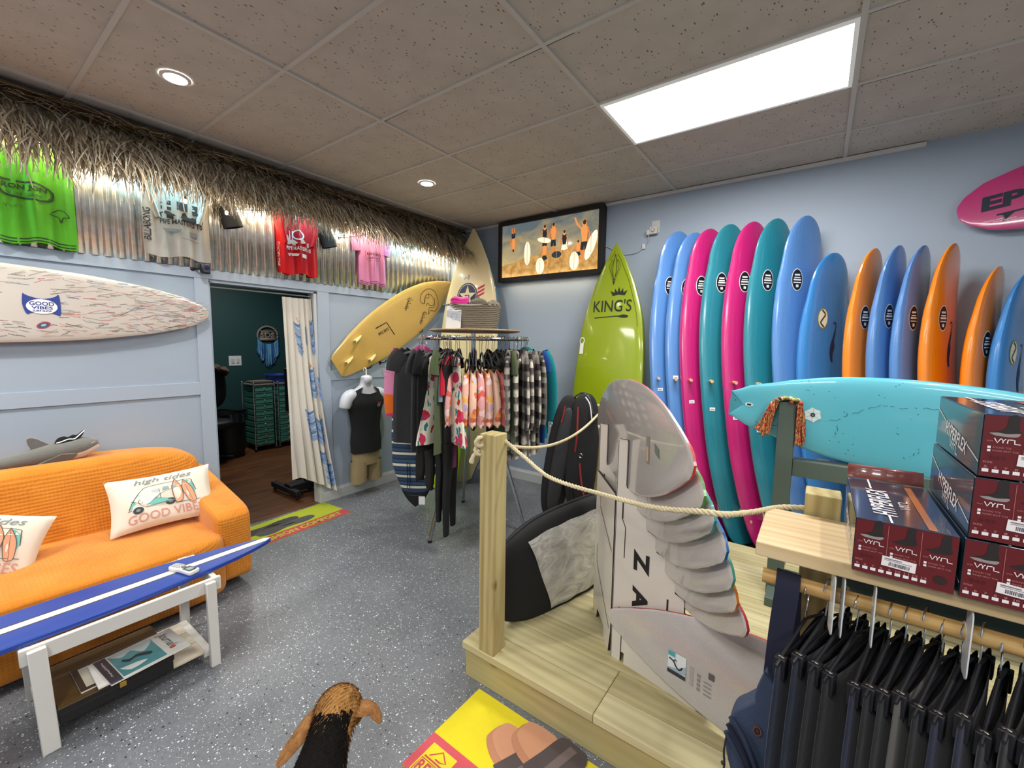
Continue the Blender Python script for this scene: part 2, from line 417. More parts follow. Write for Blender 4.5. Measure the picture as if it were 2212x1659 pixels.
# ================================================================== SURFBOARDS
BLK = mat('#14141a', .5, var=0); WHT = mat('#eeeeec', .5, var=0); PAPER = mat('#e9e7e2', .7, var=0)
class Board:
    """surfboard: local X across, deck towards -Y, Z from tail (0) to nose (L)"""
    def __init__(s, L, W, T, tab, rn=.12, rt=.05, pw=.8, rnd=0, notch=0):
        s.rnd, s.notch = rnd, notch
        s.L, s.W, s.T, s.tab, s.rn, s.rt, s.pw = L, W, T, tab, rn, rt, pw
    def hw(s, t):
        r = sinterp(s.tab, t)
        if s.rnd and t > 1-s.rnd: r = sinterp(s.tab, 1-s.rnd)*max(0, 1-((t-1+s.rnd)/s.rnd)**2.2)**.5
        return s.W/2*max(r, .001)
    def rk(s, t):
        a = max(0, (t-.45)/.55); b = max(0, (.4-t)/.4); return s.rn*a**2.4+s.rt*b**2.2
    def th(s, t): return s.T*(.22+.78*(1-abs(2*t-1)**3.0)**.6)*min(1, .25+s.hw(t)/(s.W/2)*.85)
    def pt(s, x, t, deck=1):
        h = s.hw(t); q = (1-min(1, abs(x/h))**(2/s.pw*1.0))**(s.pw/2*1.0) if h > 1e-6 else 0
        return V((x, -s.rk(t)-deck*s.th(t)/2*q, t*s.L))
    def fr(s, deck=1, x0=0.0, z0=0.0, rot=0.0):
        """decal frame: u across, v along the board, measured from (x0, z0)"""
        c, q = cos(rot), sin(rot)
        def f(u, v, w=0.0):
            x = x0+(u*c-v*q)*(1 if deck > 0 else -1); z = z0+u*q+v*c
            p = s.pt(x, min(max(z/s.L, 0), 1), deck); p.y -= deck*w; return p
        return f
    def mesh(s, mt, mfn=None, n=28, st=34, mb=None):
        mb = mb or MB(); ts = [.5-.5*cos(pi*(i/st)) for i in range(st+1)]
        pw = s.pw
        g = lambda q, e: math.copysign(abs(q)**e, q)
        def fn(u, v):
            t = ts[round(u*st)]; a = 2*pi*v; h, th = s.hw(t), s.th(t)
            xx = g(cos(a), pw); return V((h*xx, -s.rk(t)-th/2*g(sin(a), pw), t*s.L-s.notch*abs(xx)*max(0, 1-t/.1)))
        mb.grid(fn, st, n, mt, cv=True, mfn=mfn)
        o = len(mb.v)-(st+1)*n
        mb.f.append(tuple(o+k for k in range(n-1, -1, -1))); mb.mi.append(mb.m(mt)); mb.f.append(tuple(o+st*n+k for k in range(n))); mb.mi.append(mb.m(mt))
        return mb
LONG = [(0, .30), (.02, .50), (.06, .64), (.15, .80), (.3, .94), (.5, 1), (.68, .97), (.82, .84), (.91, .64), (.96, .44), (.985, .27), (1, .06)]
SHORT = [(0, .16), (.015, .34), (.06, .52), (.15, .72), (.3, .92), (.48, 1), (.65, .94), (.8, .72), (.9, .44), (.96, .2), (1, .01)]
def finset(mb, b, mt, z0=.25):
    for sx in (-.12, 0, .12):
        fr = lambda u, v, w: V((sx+w, s_y+v, z0+u+(0 if sx else -.1)))
        s_y = -b.rk(z0/b.L)+b.th(z0/b.L)/2-.004
        mb.prism([(0, 0), (.11, 0), (.07, .05), (.0, .11), (-.03, .115), (.0, .06)], -.004, .004, mt, fr)
def soft_mat(c):
    t = NT('glossy wrapped foam board'); v = t.coord()
    t.col(c); n = t.noise(t.coord(scale=(6, 6, 1.0)), 5, 4, .6, 1.5)
    t.bump(n, .35, .006); t.b.inputs['Coat Weight'].default_value = 1.0
    m = t.done(.34, 0, .5, 1.0); t.b.inputs['Coat Roughness'].default_value = .12; return m
SM = {'blue': soft_mat('#5486c6'), 'pink': soft_mat('#bf1d70'), 'teal': soft_mat('#237f90'), 'sky': soft_mat('#2f7fc6'), 'orange': soft_mat('#ee850c')}
def soft_board(L, colr, sticker, tagz, label, Wd=.52):
    t = thing('foam_surfboard', label, 'surfboard', group='foam surfboards standing in the wall rack', local=True)
    b = Board(L, Wd, .105, LONG, rn=.17, rt=.07, pw=.8, rnd=.13)
    b.mesh(SM[colr], st=36).build('board', t)
    mb = MB(); f = b.fr(1, -.085, L-.47)
    if sticker == 'oval':
        mb.disc(0, 0, .052, .082, WHT, f); mb.disc(0, 0, .047, .076, BLK, f, .002)
        for k, (w_, h_) in enumerate(((.05, .012), (.058, .008), (.07, .012), (.07, .007))): mb.rect(-w_/2, .030-k*.018, w_/2, .030-k*.018+h_, WHT, f, .0028)
        mb.rect(-.012, -.056, .012, -.036, WHT, f, .0028)
    else:
        mb.disc(0, 0, .05, .075, mat('#8c8a4c', .5, var=0), f); mb.disc(0, 0, .042, .066, mat('#e6e4cf', .5, var=0), f, .002)
        mb.stroke(poly2([(-.01, .06), (.02, .03), (0, 0), (-.02, -.03), (.01, -.06)]), .012, mat('#3d4430', .5, var=0), f, .0028)
    mb.build('logo_sticker', t)
    # swing tags inside the wrap and the darker printed figures
    mb = MB(); f = b.fr(1, .02, L*.5)
    mb.rect(-.05, -.12, .06, .06, BLK, f, .002); mb.rect(-.055, -.02, .045, .10, mat('#c2284f', .5, var=0), f, .003)
    mb.stroke([(-.04, .045), (-.03, .015), (-.02, .04), (-.01, .015), (0, .045), (.02, .02), (.03, .045)], .006, WHT, f, .004); mb.build('swing_tag', t)
    mb = MB(); f = b.fr(1, .02, L*.68); g = mat('#c9d2cc' if colr in ('pink', 'teal') else '#1d2a4a', .6, var=0)
    mb.flat(poly2([(0, .0), (.02, .05), (.015, .10), (.03, .16), (.02, .17), (0, .12), (-.02, .07), (-.03, .01), (-.02, -.05), (0, -.06)]), g, f, .002)
    mb.stroke(poly2([(.02, .17), (.03, .2), (.02, .23), (.0, .22)]), .008, g, f, .002); mb.build('printed_figure', t)
    mb = MB(); z = tagz*L; f = b.fr(1, -.20, z, R.uniform(-.1, .1)); mb.rect(-.022, -.012, .022, .014, WHT, f, .003); mb.rect(-.014, -.004, .014, .004, mat('#99a0aa', .6), f, .004); mb.build('price_tag', t)
    mb = MB(); finset(mb, b, mat('#dfe0de', .5)); mb.build('fins', t)
    return t
TH48 = radians(54)
names = {'blue': 'light blue', 'pink': 'hot pink', 'teal': 'dark teal', 'sky': 'bright blue', 'orange': 'orange'}
SB = [(2.901, 'blue', 2.60, 'oval', .47, 'light blue foam surfboard directly beside the lime green board, leftmost in the rack'),
      (3.042, 'blue', 2.57, 'oval', .52, 'light blue foam surfboard half covering the leftmost one, a hot pink board on its right'),
      (3.161, 'pink', 2.585, 'oval', .44, 'hot pink foam surfboard nearer the lime green board, left of a teal one'),
      (3.317, 'teal', 2.60, 'oval', .42, 'teal foam surfboard standing between the two hot pink boards'),
      (3.487, 'pink', 2.595, 'oval', .40, 'hot pink foam surfboard standing between the two teal boards'),
      (3.647, 'teal', 2.595, 'oval', .37, 'teal foam surfboard between a hot pink board and the tallest blue one'),
      (3.840, 'blue', 2.585, 'oval', .30, 'tallest blue foam surfboard with whole black oval sticker, at the step down to shorter boards'),
      (4.024, 'sky', 2.29, 'yin', .38, 'short bright blue foam surfboard with a round cream and green sticker'),
      (4.269, 'orange', 2.29, 'oval', .46, 'orange foam surfboard leaning left of two light blue ones, leftmost orange one'),
      (4.396, 'blue', 2.295, 'oval', .38, 'short light blue foam surfboard right beside the leftmost orange one'),
      (4.520, 'blue', 2.28, 'oval', .38, 'short light blue foam surfboard just left of the middle orange one'),
      (4.662, 'orange', 2.275, 'oval', .46, 'tallest tipped orange foam surfboard, the middle one of the three orange boards'),
      (4.873, 'orange', 2.11, 'oval', .46, 'shortest orange foam surfboard, under the pink wakeboard on the wall'),
      (4.990, 'sky', 2.06, 'yin', .36, 'blue foam surfboard cut by the right edge of the photo')]
for x, c, L, st, tz, lb in SB:
    t = soft_board(L*.99, c, st, tz, lb, .52 if x < 4.1 else .46)
    a = 0.165; yp = L*sin(a)*1.0-.17
    t.location = (x+.809*yp+(3.986-x)*.022+.015, -.215-.588*yp, .055); t.rotation_euler = (-a, 0, TH48 if x < 4.1 else TH48+.16)
# the rack: rails on the wall with wooden pegs between the boards
t = thing('surfboard_rack', 'wall rack with wooden pegs sticking out between the foam boards', 'rack', (4.2, 0, 0))
pine = wood('#d9b98a', '#c49a62', 'y', name='pine')
mb = MB(); 
for z in (.55, 1.33): mb.box(2.72, 5.6, -.045, -.001, z-.045, z+.045, pine)
mb.build('rail', t, bevel=.004)
for i, s_ in enumerate(SB):
    x = s_[0]-.03+.0
    for z in (.27, 1.335):
        mb = MB(); mb.tube([(x-.13, -.04, z), (x+.035, -.50 if z > 1 else -.5, z+.02)], .0125, pine); mb.build('peg', t)
mb = MB(); mb.box(2.75, 6.2, -.62, -.05, 0.0, .05, mat('#15171a', .8)); mb.build('base', t, bevel=.004)
# ------------------------------------------------------------------ lime green paddle board
SUPT = [(0, .35), (.02, .5), (.1, .72), (.25, .93), (.42, 1), (.6, .965), (.74, .83), (.86, .56), (.94, .29), (.985, .1), (1, .02)]
t = thing('paddle_board', 'lime green pointed paddle board leaning on the wall with crown and lettering', 'surfboard', local=True)
b = Board(2.60, .70, .10, SUPT, rn=.10, rt=.04, pw=.5)
m_lime = mat('#8a9c12', .3, var=.05, nscale=2, coat=.8, name='lime resin')
b.mesh(m_lime, st=44).build('board', t)
INK = mat('#18200c', .5, var=0)
mb = MB(); f = b.fr(1, -.19, 1.955)
mb.text("KING'S", 0, .0, .385, .115, INK, f, .002, .01)
mb.stroke([(.02, -.055), (.27, -.04)], .01, INK, f); mb.flat(poly2([(.25, -.045), (.3, -.028), (.345, -.032), (.36, -.045), (.345, -.058), (.3, -.058), (.25, -.045)]), INK, f)
f2 = b.fr(1, .06, 2.105)
mb.flat([(-.06, 0), (-.085, .05), (-.045, .03), (-.04, .07), (-.015, .035), (0, .085), (.015, .035), (.04, .07), (.045, .03), (.085, .05), (.06, 0), (0, .01)], INK, f2)
mb.build('lettering', t)
mb = MB()
f3 = b.fr(1, 0, 2.26)
for sx in (-1, 1):
    mb.stroke(poly2([(0, -.05), (sx*.03, .05), (sx*.055, .13), (sx*.02, .19), (sx*.035, .1), (0, .0)]), .004, INK, f3)
    mb.stroke(poly2([(0, .24), (sx*.02, .12), (sx*.008, .02), (0, -.04)]), .006, INK, f3)
    mb.stroke([(sx*(b.hw(q)-.045), q*2.6-2.26) for q in [.985-.0115*k*(1 if sx > 0 else .16) for k in range(26)] if b.hw(q) > .05], .004, INK, f3)
mb.build('pinstripe', t)
mb = MB(); f = b.fr(1, -.285, 1.62); mb.rect(-.022, -.07, .022, .03, PAPER, f, .006); mb.ring(0, .06, .025, .03, .01, WHT, f, .006); mb.build('price_tag', t)
t.location = (2.365, -.52, .0); t.rotation_euler = (-.150, 0, -.03)
# ------------------------------------------------------------------ cream board in the corner
t = thing('surfboard', 'cream surfboard with blue rails and a star roundel standing in the room corner', 'surfboard', local=True)
b = Board(3.0, .86, .11, SUPT, rn=.08, rt=.04, pw=.5)
m_cream = mat('#d8c89c', .3, coat=.7, var=.04, nscale=3); m_rail = mat('#2f6a8c', .35, coat=.6, var=.05)
b.mesh(m_cream, mfn=lambda u, v: m_cream if .045 < v < .455 else m_rail, st=44, n=32).build('board', t)
NAVY = mat('#20264a', .5, var=0); RED = mat('#b5283a', .5, var=0)
mb = MB(); f = b.fr(1, -.03, 2.19)
mb.disc(0, 0, .15, .165, NAVY, f); mb.ring(0, 0, .132, .146, .006, m_cream, f, .002)
mb.flat([(( .125 if k % 2 == 0 else .05)*sin(k*pi/5), (.135 if k % 2 == 0 else .055)*cos(k*pi/5)) for k in range(10)], m_cream, f, .002)
mb.text('T3', -.035, -.03, .07, .05, NAVY, f, .003, .02)
for k in range(3): mb.flat([(.145, -.02+k*.045), (.235, .02+k*.045), (.245, .05+k*.045), (.15, .01+k*.045)], RED, f)
mb.stroke(poly2([(-.06, .21), (-.03, .23), (.0, .22), (.0, .26), (.02, .24), (0, .2)]), .006, NAVY, f)
mb.build('star_roundel', t)
t.location = (.60, -.50, 0.0); t.rotation_euler = (-.125, 0, .10)
# ------------------------------------------------------------------ yellowed shortboard on the left wall
def wall_left_frame(obj, y, z, ang, x=.05):
    """board's Z axis along the wall at angle ang above +y, deck or bottom facing the room"""
    Zd = V((0, cos(ang), sin(ang))); Yd = V((-1, 0, 0)); Xd = Yd.cross(Zd)
    obj.matrix_world = Matrix(((Xd.x, Yd.x, Zd.x, x), (Xd.y, Yd.y, Zd.y, y), (Xd.z, Yd.z, Zd.z, z), (0, 0, 0, 1)))
t = thing('surfboard', 'old yellowed surfboard mounted slanting on the wall right of the doorway', 'surfboard', local=True)
b = Board(1.95, .54, .06, [(0, .38), (.015, .48), (.06, .58), (.15, .75), (.3, .93), (.46, 1), (.62, .96), (.77, .78), (.88, .5), (.95, .24), (1, .01)], rn=.03, rt=.015, pw=.55)
m_y = mat('#c9a455', .35, coat=.5, var=.12, nscale=4, name='yellowed resin'); m_yr = mat('#d2b93f', .35, coat=.5)
b.mesh(m_y, mfn=lambda u, v: m_y if .03 < v < .6 else m_yr, st=44).build('board', t)
f = b.fr(1, 0, 0); BR = mat('#3f2b16', .6, var=0)
mb = MB(); mb.stroke([(0, .02), (0, 1.9)], .003, mat('#8d6a30', .6), f); mb.build('stringer', t)
mb = MB()
mb.stroke(poly2([(.05, 1.60), (.13, 1.56), (.16, 1.48), (.12, 1.42), (.14, 1.36), (.08, 1.42), (.11, 1.48), (.06, 1.53), (-.04, 1.52), (-.07, 1.44), (.0, 1.37), (-.06, 1.33), (-.12, 1.40), (-.12, 1.52), (-.05, 1.60), (.05, 1.60)]), .007, BR, f)
mb.stroke(poly2([(.02, 1.56), (.08, 1.5), (.06, 1.44), (.02, 1.42), (.04, 1.38)]), .006, BR, f)
mb.stroke(poly2([(-.08, 1.5), (-.02, 1.47), (-.05, 1.42), (.0, 1.36)]), .006, BR, f)
mb.build('swirl_drawing', t)
mb = MB()
for (x, z) in ((.135, 1.27), (-.11, 1.16)):
    mb = MB(); ff = b.fr(1, x, z, -.6)
    for k in range(7): mb.stroke(poly2([(-.07+k*.022, .05-.014*k+.02*(k % 2)), (-.06+k*.02, .0-.01*k), (-.04+k*.02, -.03+.02*(k % 2))]), .006, BR, ff)
    mb.stroke([(-.08, .01), (.09, -.045)], .006, BR, ff); mb.build('airbrush_mark', t)
mb = MB(); ff = b.fr(1, -.02, .70, pi/2*0-.1)
mb.rect(-.025, -.1, .03, .06, m_y, ff); mb.text('CLARK FOAM', -.015, .055, .15, .035, BLK, ff, .002, .03, 0, -pi/2)
mb.stroke([(.10, .10), (-.07, .06), (-.07, -.10)], .012, BLK, ff); mb.build('foam_sticker', t)
for (x, z, nm) in ((.13, .34, 'fin'), (-.13, .30, 'fin'), (0, .10, 'fin')):
    mb = MB(); p = b.pt(x, z/1.95)
    mb.prism([(0, 0), (.12, 0), (.09, .035), (.02, .075), (-.02, .08), (.01, .04)], -.004, .004, mat('#d8c890', .4, coat=.4), lambda u, v, w: V((x+w, p.y-v, z+u)))
    mb.build(nm, t)
wall_left_frame(t, -1.72, 1.365, radians(32.3), .065)
# hooks holding it
t2 = thing('surfboard_hooks', 'small black hooks holding the slanting yellowed board on the wall', 'hook', (0.0, -1.2, 1.45))
for y, z in ((-1.335, 1.345), (-1.14, 1.40), (-.085, 2.40), (-.60, 1.75)):
    mb = MB(); mb.tube([(.008, y, z), (.06, y, z), (.10, y, z+.01), (.115, y, z+.035)], .006, BLK, 8); mb.box(.001, .007, y-.012, y+.012, z-.02, z+.02, BLK); mb.build('hook', t2)
# ------------------------------------------------------------------ white board covered in signatures
t = thing('surfboard', 'long white surfboard covered with handwritten signatures mounted on the wall above the sofa', 'surfboard', local=True)
b = Board(2.75, .475, .06, [(0, .28), (.03, .5), (.1, .7), (.25, .92), (.45, 1), (.6, 1), (.75, .9), (.87, .70), (.94, .50), (.975, .33), (.995, .15), (1, .02)], rn=.02, rt=.02, pw=.5)
b.mesh(mat('#cdc4ba', .22, coat=1.0, var=.03, nscale=2, name='white resin'), st=44).build('board', t)
rr = random.Random(3)
cs = [mat(c, .6, var=0) for c in ('#c4686c', '#7a7770', '#d08a7e', '#8f9490', '#56534f', '#6d93a0', '#d89c8a', '#5a6fa8', '#a39e92', '#b8708a')]
mb = MB(); f = b.fr(1, 0, 0)
for k in range(520):
    z = rr.uniform(1.3, 2.70); x = rr.uniform(-.95, .95)*b.hw(z/2.75)*.93
    wd = rr.uniform(.025, .085)
    if z-.02 < 1.85 < z+.2 and abs(x) < .1: continue
    # u axis must run along the wall (board +Z = wall right), so turn by 90 degrees
    ff = lambda u, v, w, x=x, z=z: f(x-v, z+u, w)
    scribble(mb, 0, 0, wd, rr.uniform(.005, .010), cs[rr.choice([0, 2, 1, 1, 3, 2, 3, 3, 4, 5, 6, 6, 7, 8, 8, 8, 9])], ff, rr, rr.uniform(.0012, .0026), rr.gauss(.05, .22))
mb.build('signatures', t)
mb = MB(); ff = lambda u, v, w: f(-v, 1.86+u, w); DB = mat('#2b3f8c', .5, var=0)
mb.flat(poly2([(-.075, .065), (-.055, .05), (0, .035), (.055, .05), (.075, .065), (.08, .0), (.075, -.065), (.04, -.05), (-.04, -.05), (-.065, -.06), (-.08, 0), (-.075, .065)], 3), DB, ff, .003)
mb.disc(0, -.012, .066, .045, WHT, ff, .004); mb.text('GOOD', -.052, -.006, .104, .024, DB, ff, .005, .02); mb.text('VIBES', -.045, -.028, .09, .018, DB, ff, .005, .02); mb.text('SURF SHOP', -.04, -.044, .08, .011, DB, ff, .005, .02)
mb.build('round_sticker', t)
for (u, v, a_, c1) in ((-.31, .045, .036, '#b05a66'), (.0, -.125, .030, '#b23a50')):
    mb = MB(); fe = lambda uu, vv, w: f(-(v+uu*sin(.3)+vv), 1.86+u+uu, w)
    mb.disc(0, 0, a_, a_*.65, mat(c1, .5), fe, .003); mb.disc(0, 0, a_*.75, a_*.45, mat('#35597a', .5), fe, .004); mb.disc(0, 0, a_*.4, a_*.25, mat('#8fbfc4', .5), fe, .005); mb.build('doodle', t)
Zd = V((0, 1, 0)); Yd = V((-1, 0, 0)); Xd = Yd.cross(Zd)
t.matrix_world = Matrix(((Xd.x, Yd.x, Zd.x, .055), (Xd.y, Yd.y, Zd.y, -5.545), (Xd.z, Yd.z, Zd.z, 1.832), (0, 0, 0, 1)))
t2 = thing('surfboard_brackets', 'flat brackets behind the signature board', 'bracket', (0, -3.6, 1.6))
for y in (-3.2, -4.9):
    mb = MB(); mb.box(.001, .03, y-.02, y+.02, 1.67, 1.99, WHT); mb.build('bracket', t2)
# ------------------------------------------------------------------ turquoise fish board lying on the green rail
t = thing('surfboard', 'turquoise fish surfboard with swallow tail lying on edge behind the dark green rack', 'surfboard', local=True)
b = Board(1.80, .49, .065, [(0, .30), (.04, .50), (.12, .72), (.25, .92), (.42, 1), (.6, .95), (.76, .76), (.88, .5), (.96, .25), (1, .02)], rn=.05, rt=.01, pw=.55, notch=.075)
m_t = NT('turquoise resin with paint specks'); v_ = m_t.coord(); vo = m_t.n('TexVoronoi', i_Scale=60.0); m_t.l(m_t.coord(scale=(1.5, 1, .6)), vo.inputs['Vector'])
nn_ = m_t.noise(v_, 5, 3); sp = m_t.math('MULTIPLY', m_t.math('LESS_THAN', vo.outputs['Distance'], .17), m_t.math('GREATER_THAN', nn_, .6))
m_t.col(m_t.mix(sp, '#5cb7ca', '#1d4f66')); m_t = m_t.done(.3, 0, .5, .6)
b.mesh(m_t, st=40, n=32, mb=(mb := MB()))
mb.build('board', t)
f = b.fr(1, 0, 0)
mb = MB(); mb.stroke([(0, .0), (0, 1.75)], .003, mat('#20485c', .5), f); mb.build('stringer', t)
mb = MB(); ff = b.fr(1, 0, .345); WB = mat('#cfe3e4', .5, var=0)
mb.flat([((.042 if k % 2 == 0 else .034)*cos(k*pi/6+.2), (.042 if k % 2 == 0 else .034)*sin(k*pi/6+.2)) for k in range(12)], WB, ff); mb.disc(0, 0, .014, .012, mat('#30363a', .5), ff, .002, 6)
for k in range(6): mb.stroke([(0, 0), (.036*cos(k*pi/3), .036*sin(k*pi/3))], .002, mat('#9fb4b6', .5), ff, .002)
mb.build('web_sticker', t)
mb = MB(); ff = b.fr(1, -.005, .03); mb.disc(0, 0, .012, .022, WB, ff); mb.rect(-.005, -.011, .005, .011, BLK, ff, .002); mb.build('small_sticker', t)
rx = random.Random(9); mb = MB(); cr = mat('#2a5f74', .6, var=0)
def crack(p0, p1, n=14):
    pts = [(lerp(p0[0], p1[0], i/n)+rx.gauss(0, .004), lerp(p0[1], p1[1], i/n)+rx.gauss(0, .005)) for i in range(n+1)]
    for i in range(n):
        if rx.random() < .7: mb.stroke([pts[i], pts[i+1]], rx.uniform(.0015, .003), cr, f)
crack((.06, .02), (.13, .16)); crack((.17, .10), (.05, .22)); crack((.03, .40), (-.10, .62), 20); crack((.10, .46), (.02, .46)); crack((-.1, .62), (-.12, .95), 26); crack((.16, .74), (.1, .80)); crack((-.06, .28), (-.02, .20)); crack((-.02, .9), (-.09, .98), 8)
mb.build('scratches', t)
# board +Z runs along +X of the room with the nose slightly down; the bottom or deck faces the room (-y)
a = radians(-4.0); Zd = V((cos(a), 0, sin(a))); Yd = V((0, 1, 0)); Xd = Yd.cross(Zd)
t.matrix_world = Matrix(((Xd.x, Yd.x, Zd.x, 3.64), (Xd.y, Yd.y, Zd.y, -1.235), (Xd.z, Yd.z, Zd.z, 1.285), (0, 0, 0, 1)))
# ------------------------------------------------------------------ pink wakeboard
t = thing('wakeboard', 'pink wakeboard with big black lettering hung on the wall above the foam boards', 'wakeboard', local=True)
b = Board(1.42, .44, .03, [(0, .12), (.006, .22), (.03, .42), (.1, .70), (.25, .92), (.45, 1), (.55, 1), (.75, .92), (.9, .70), (.97, .42), (.994, .22), (1, .12)], rn=.03, rt=.03, pw=.4)
m_p = mat('#c23478', .2, coat=1.0, var=.08, nscale=4, name='pink wakeboard lacquer'); m_pe = mat('#d9b3c0', .4)
b.mesh(m_p, mfn=lambda u, v: m_pe if (v < .02 or v > .5) else m_p, st=40, n=32).build('board', t)
f = b.fr(1, 0, 0); ff = lambda u, v, w: f(-v, u, w); DK = mat('#242a3c', .5, var=0)
mb = MB(); mb.text('EPIC', .105, -.03, .38, .092, DK, ff, .002, .045, .12); mb.stroke([(.17, -.068), (.62, -.068)], .010, DK, ff); mb.flat([(.17, -.063), (.26, -.063), (.19, -.12), (.20, -.08)], DK, ff)
mb.build('lettering', t)
mb = MB()
for k in range(9): scribble(mb, .30+rr.random()*.3, [-.17, -.13, .14, .17][k % 4], .12, .012, mat('#6a1a48', .6), ff, rr, .003)
for k in range(3): scribble(mb, .1+k*.05, -.10-.012*k, .10, .008, mat('#f0c8d8', .6), ff, rr, .004)
mb.build('signatures', t)
a = radians(11); Zd = V((cos(a), 0, sin(a))); Yd = V((0, 1, 0)); Xd = Yd.cross(Zd)
t.matrix_world = Matrix(((Xd.x, Yd.x, Zd.x, 4.665), (Xd.y, Yd.y, Zd.y, -.06), (Xd.z, Yd.z, Zd.z, 2.52), (0, 0, 0, 1)))
# ================================================================== LEFT WALL: corrugated metal, thatch, shirts, lights
def metal_mat():
    t = NT('corrugated galvanised metal'); v = t.coord()
    n = t.noise(v, 22, 4, .6)
    t.col(t.ramp(n, [(.3, '#d6d4ce'), (.7, '#f2f1ee')])); t.bump(n, .06, .003)
    return t.done(.3, .92, .5)
mm = metal_mat()
y0, y1 = -5.2, -.03; NP = int((y1-y0)/.0675)
mb = MB()
def cor(u, v):
    y = lerp(y0, y1, u); ph = (u*NP) % 1.0
    return V((.016+.010*max(-1, min(1, 1.7*sin(2*pi*u*NP))), y, lerp(2.186, H-.02, v)))
mb.grid(cor, NP*20, 1, mm)
t = thing('corrugated_metal_panel', 'band of shiny corrugated metal sheet above the blue panelling', 'metal sheet', (0, -2.6, 2.18))
mb.build('sheet', t, solid=.001)
for k in range(14):
    mb = MB(); y = y0+(y1-y0)*(k*5+3.75)/NP*1.07+.0
    if y > -.1: break
    mb.ell((.010, y, 2.205), (.007, .007, .007), mat('#7a776f', .4, .8), nu=8, nv=5); mb.build('screw', t)
# ---- thatch valance (palm raffia), uncountable strands
m_th = []
for c in ('#d3c3a8', '#bba88c', '#e2d5bc', '#96846b', '#c8b698', '#efe6d2'):
    t = NT('dried palm thatch'); n = t.noise(t.coord(scale=(30, 30, 3)), 1, 2); a = lin(c)
    t.col(t.ramp(n, [(.3, tuple(x*.75 for x in [int(c[i:i+2], 16)/255 for i in (1, 3, 5)])), (.7, c)])); m_th.append(t.done(.75, 0, .25))
mb = MB(); rt = random.Random(21)
def strand(p, q, bend, wd, mt, tw):
    """ribbon from root p to tip q"""
    p, q = V(p), V(q); d = q-p; side = V((cos(tw), sin(tw), rt.gauss(0, .2)))*wd/2
    vs = []
    for k in range(5):
        s = k/4; c = p+d*s+bend*(sin(pi*s*.9)); ww = side*(1-s*.75)
        vs += [c-ww, c+ww]
    mb.add(vs, [(2*i, 2*i+1, 2*i+3, 2*i+2) for i in range(4)], mt)
def edge_out(y): return .34+.04*sin(y*2.1)+.03*sin(y*7.3)
for k in range(8200):
    y = rt.uniform(-5.2, -.02); lay = rt.random()
    # the sheet hangs from a batten near the ceiling and flares out; layered from high/inside to low/outside
    rx = lerp(.05, edge_out(y), lay**.8); rz = H-.03-.24*lay**1.4+rt.gauss(0, .012)
    L = rt.uniform(.16, .33)*(1 if lay > .3 else 1.25); out = rt.uniform(.02, .15)*(.5+lay)
    tipz = rz-L*rt.uniform(.8, 1.0); tipz = max(tipz, 2.46+rt.gauss(0, .03))
    end = max(0, (y+.45)/.45); outx = out+end*rt.uniform(0, .10)
    dy = rt.gauss(0, .06)+end*rt.uniform(-.02, .03)
    yy = min(y+dy, -.015)
    strand((rx, y, rz), (rx+outx, yy, tipz), V((rt.uniform(.0, .05), rt.gauss(0, .01), rt.uniform(0, .03))), rt.uniform(.006, .017), m_th[rt.choices(range(6), (5, 5, 4, 3, 4, 2))[0]], rt.uniform(-1.9, -.9))
# shaggy flare at the far end, against the back wall
for k in range(900):
    a = rt.random(); rx = lerp(.1, .52, a); y = rt.uniform(-.40, -.04); rz = H-.03-.32*a**1.5
    L = rt.uniform(.15, .30); ang = lerp(-1.4, -.7, a)+rt.gauss(0, .15)
    strand((rx, y, rz), (rx+L*cos(ang)*.8, min(-.015, y+rt.gauss(0, .04)), rz+L*sin(ang)), V((.02, 0, .03)), rt.uniform(.006, .014), m_th[rt.randrange(6)], rt.uniform(-1.9, -.9))
# flat mat of strands lying up at the top edge against the ceiling
for k in range(2000):
    y = rt.uniform(-5.2, -.05); x = rt.uniform(.05, edge_out(y)-.02); z = H-.012-.55*max(0, x-.05)**1.3*.5
    strand((x, y, z), (x+rt.uniform(.03, .2), min(-.02, y+rt.gauss(0, .12)), z-rt.uniform(.0, .10)), V((0, 0, .012)), rt.uniform(.006, .014), m_th[rt.choice((1, 3, 3, 4, 0))], rt.uniform(-2, 2))
o = mb.build('thatch', smooth=0)
tag(o, 'dried palm thatch valance hanging from the ceiling along the metal band', 'thatch', kind='stuff')
# backing board the thatch is stapled to
mb = MB(); mb.box(.03, .30, -5.2, -.05, H-.045, H-.022, wood('#5b4529', '#3f2f1c', 'y')); tag(mb.build('thatch_batten', smooth=0), 'dark wooden batten carrying the thatch along the ceiling', 'batten')
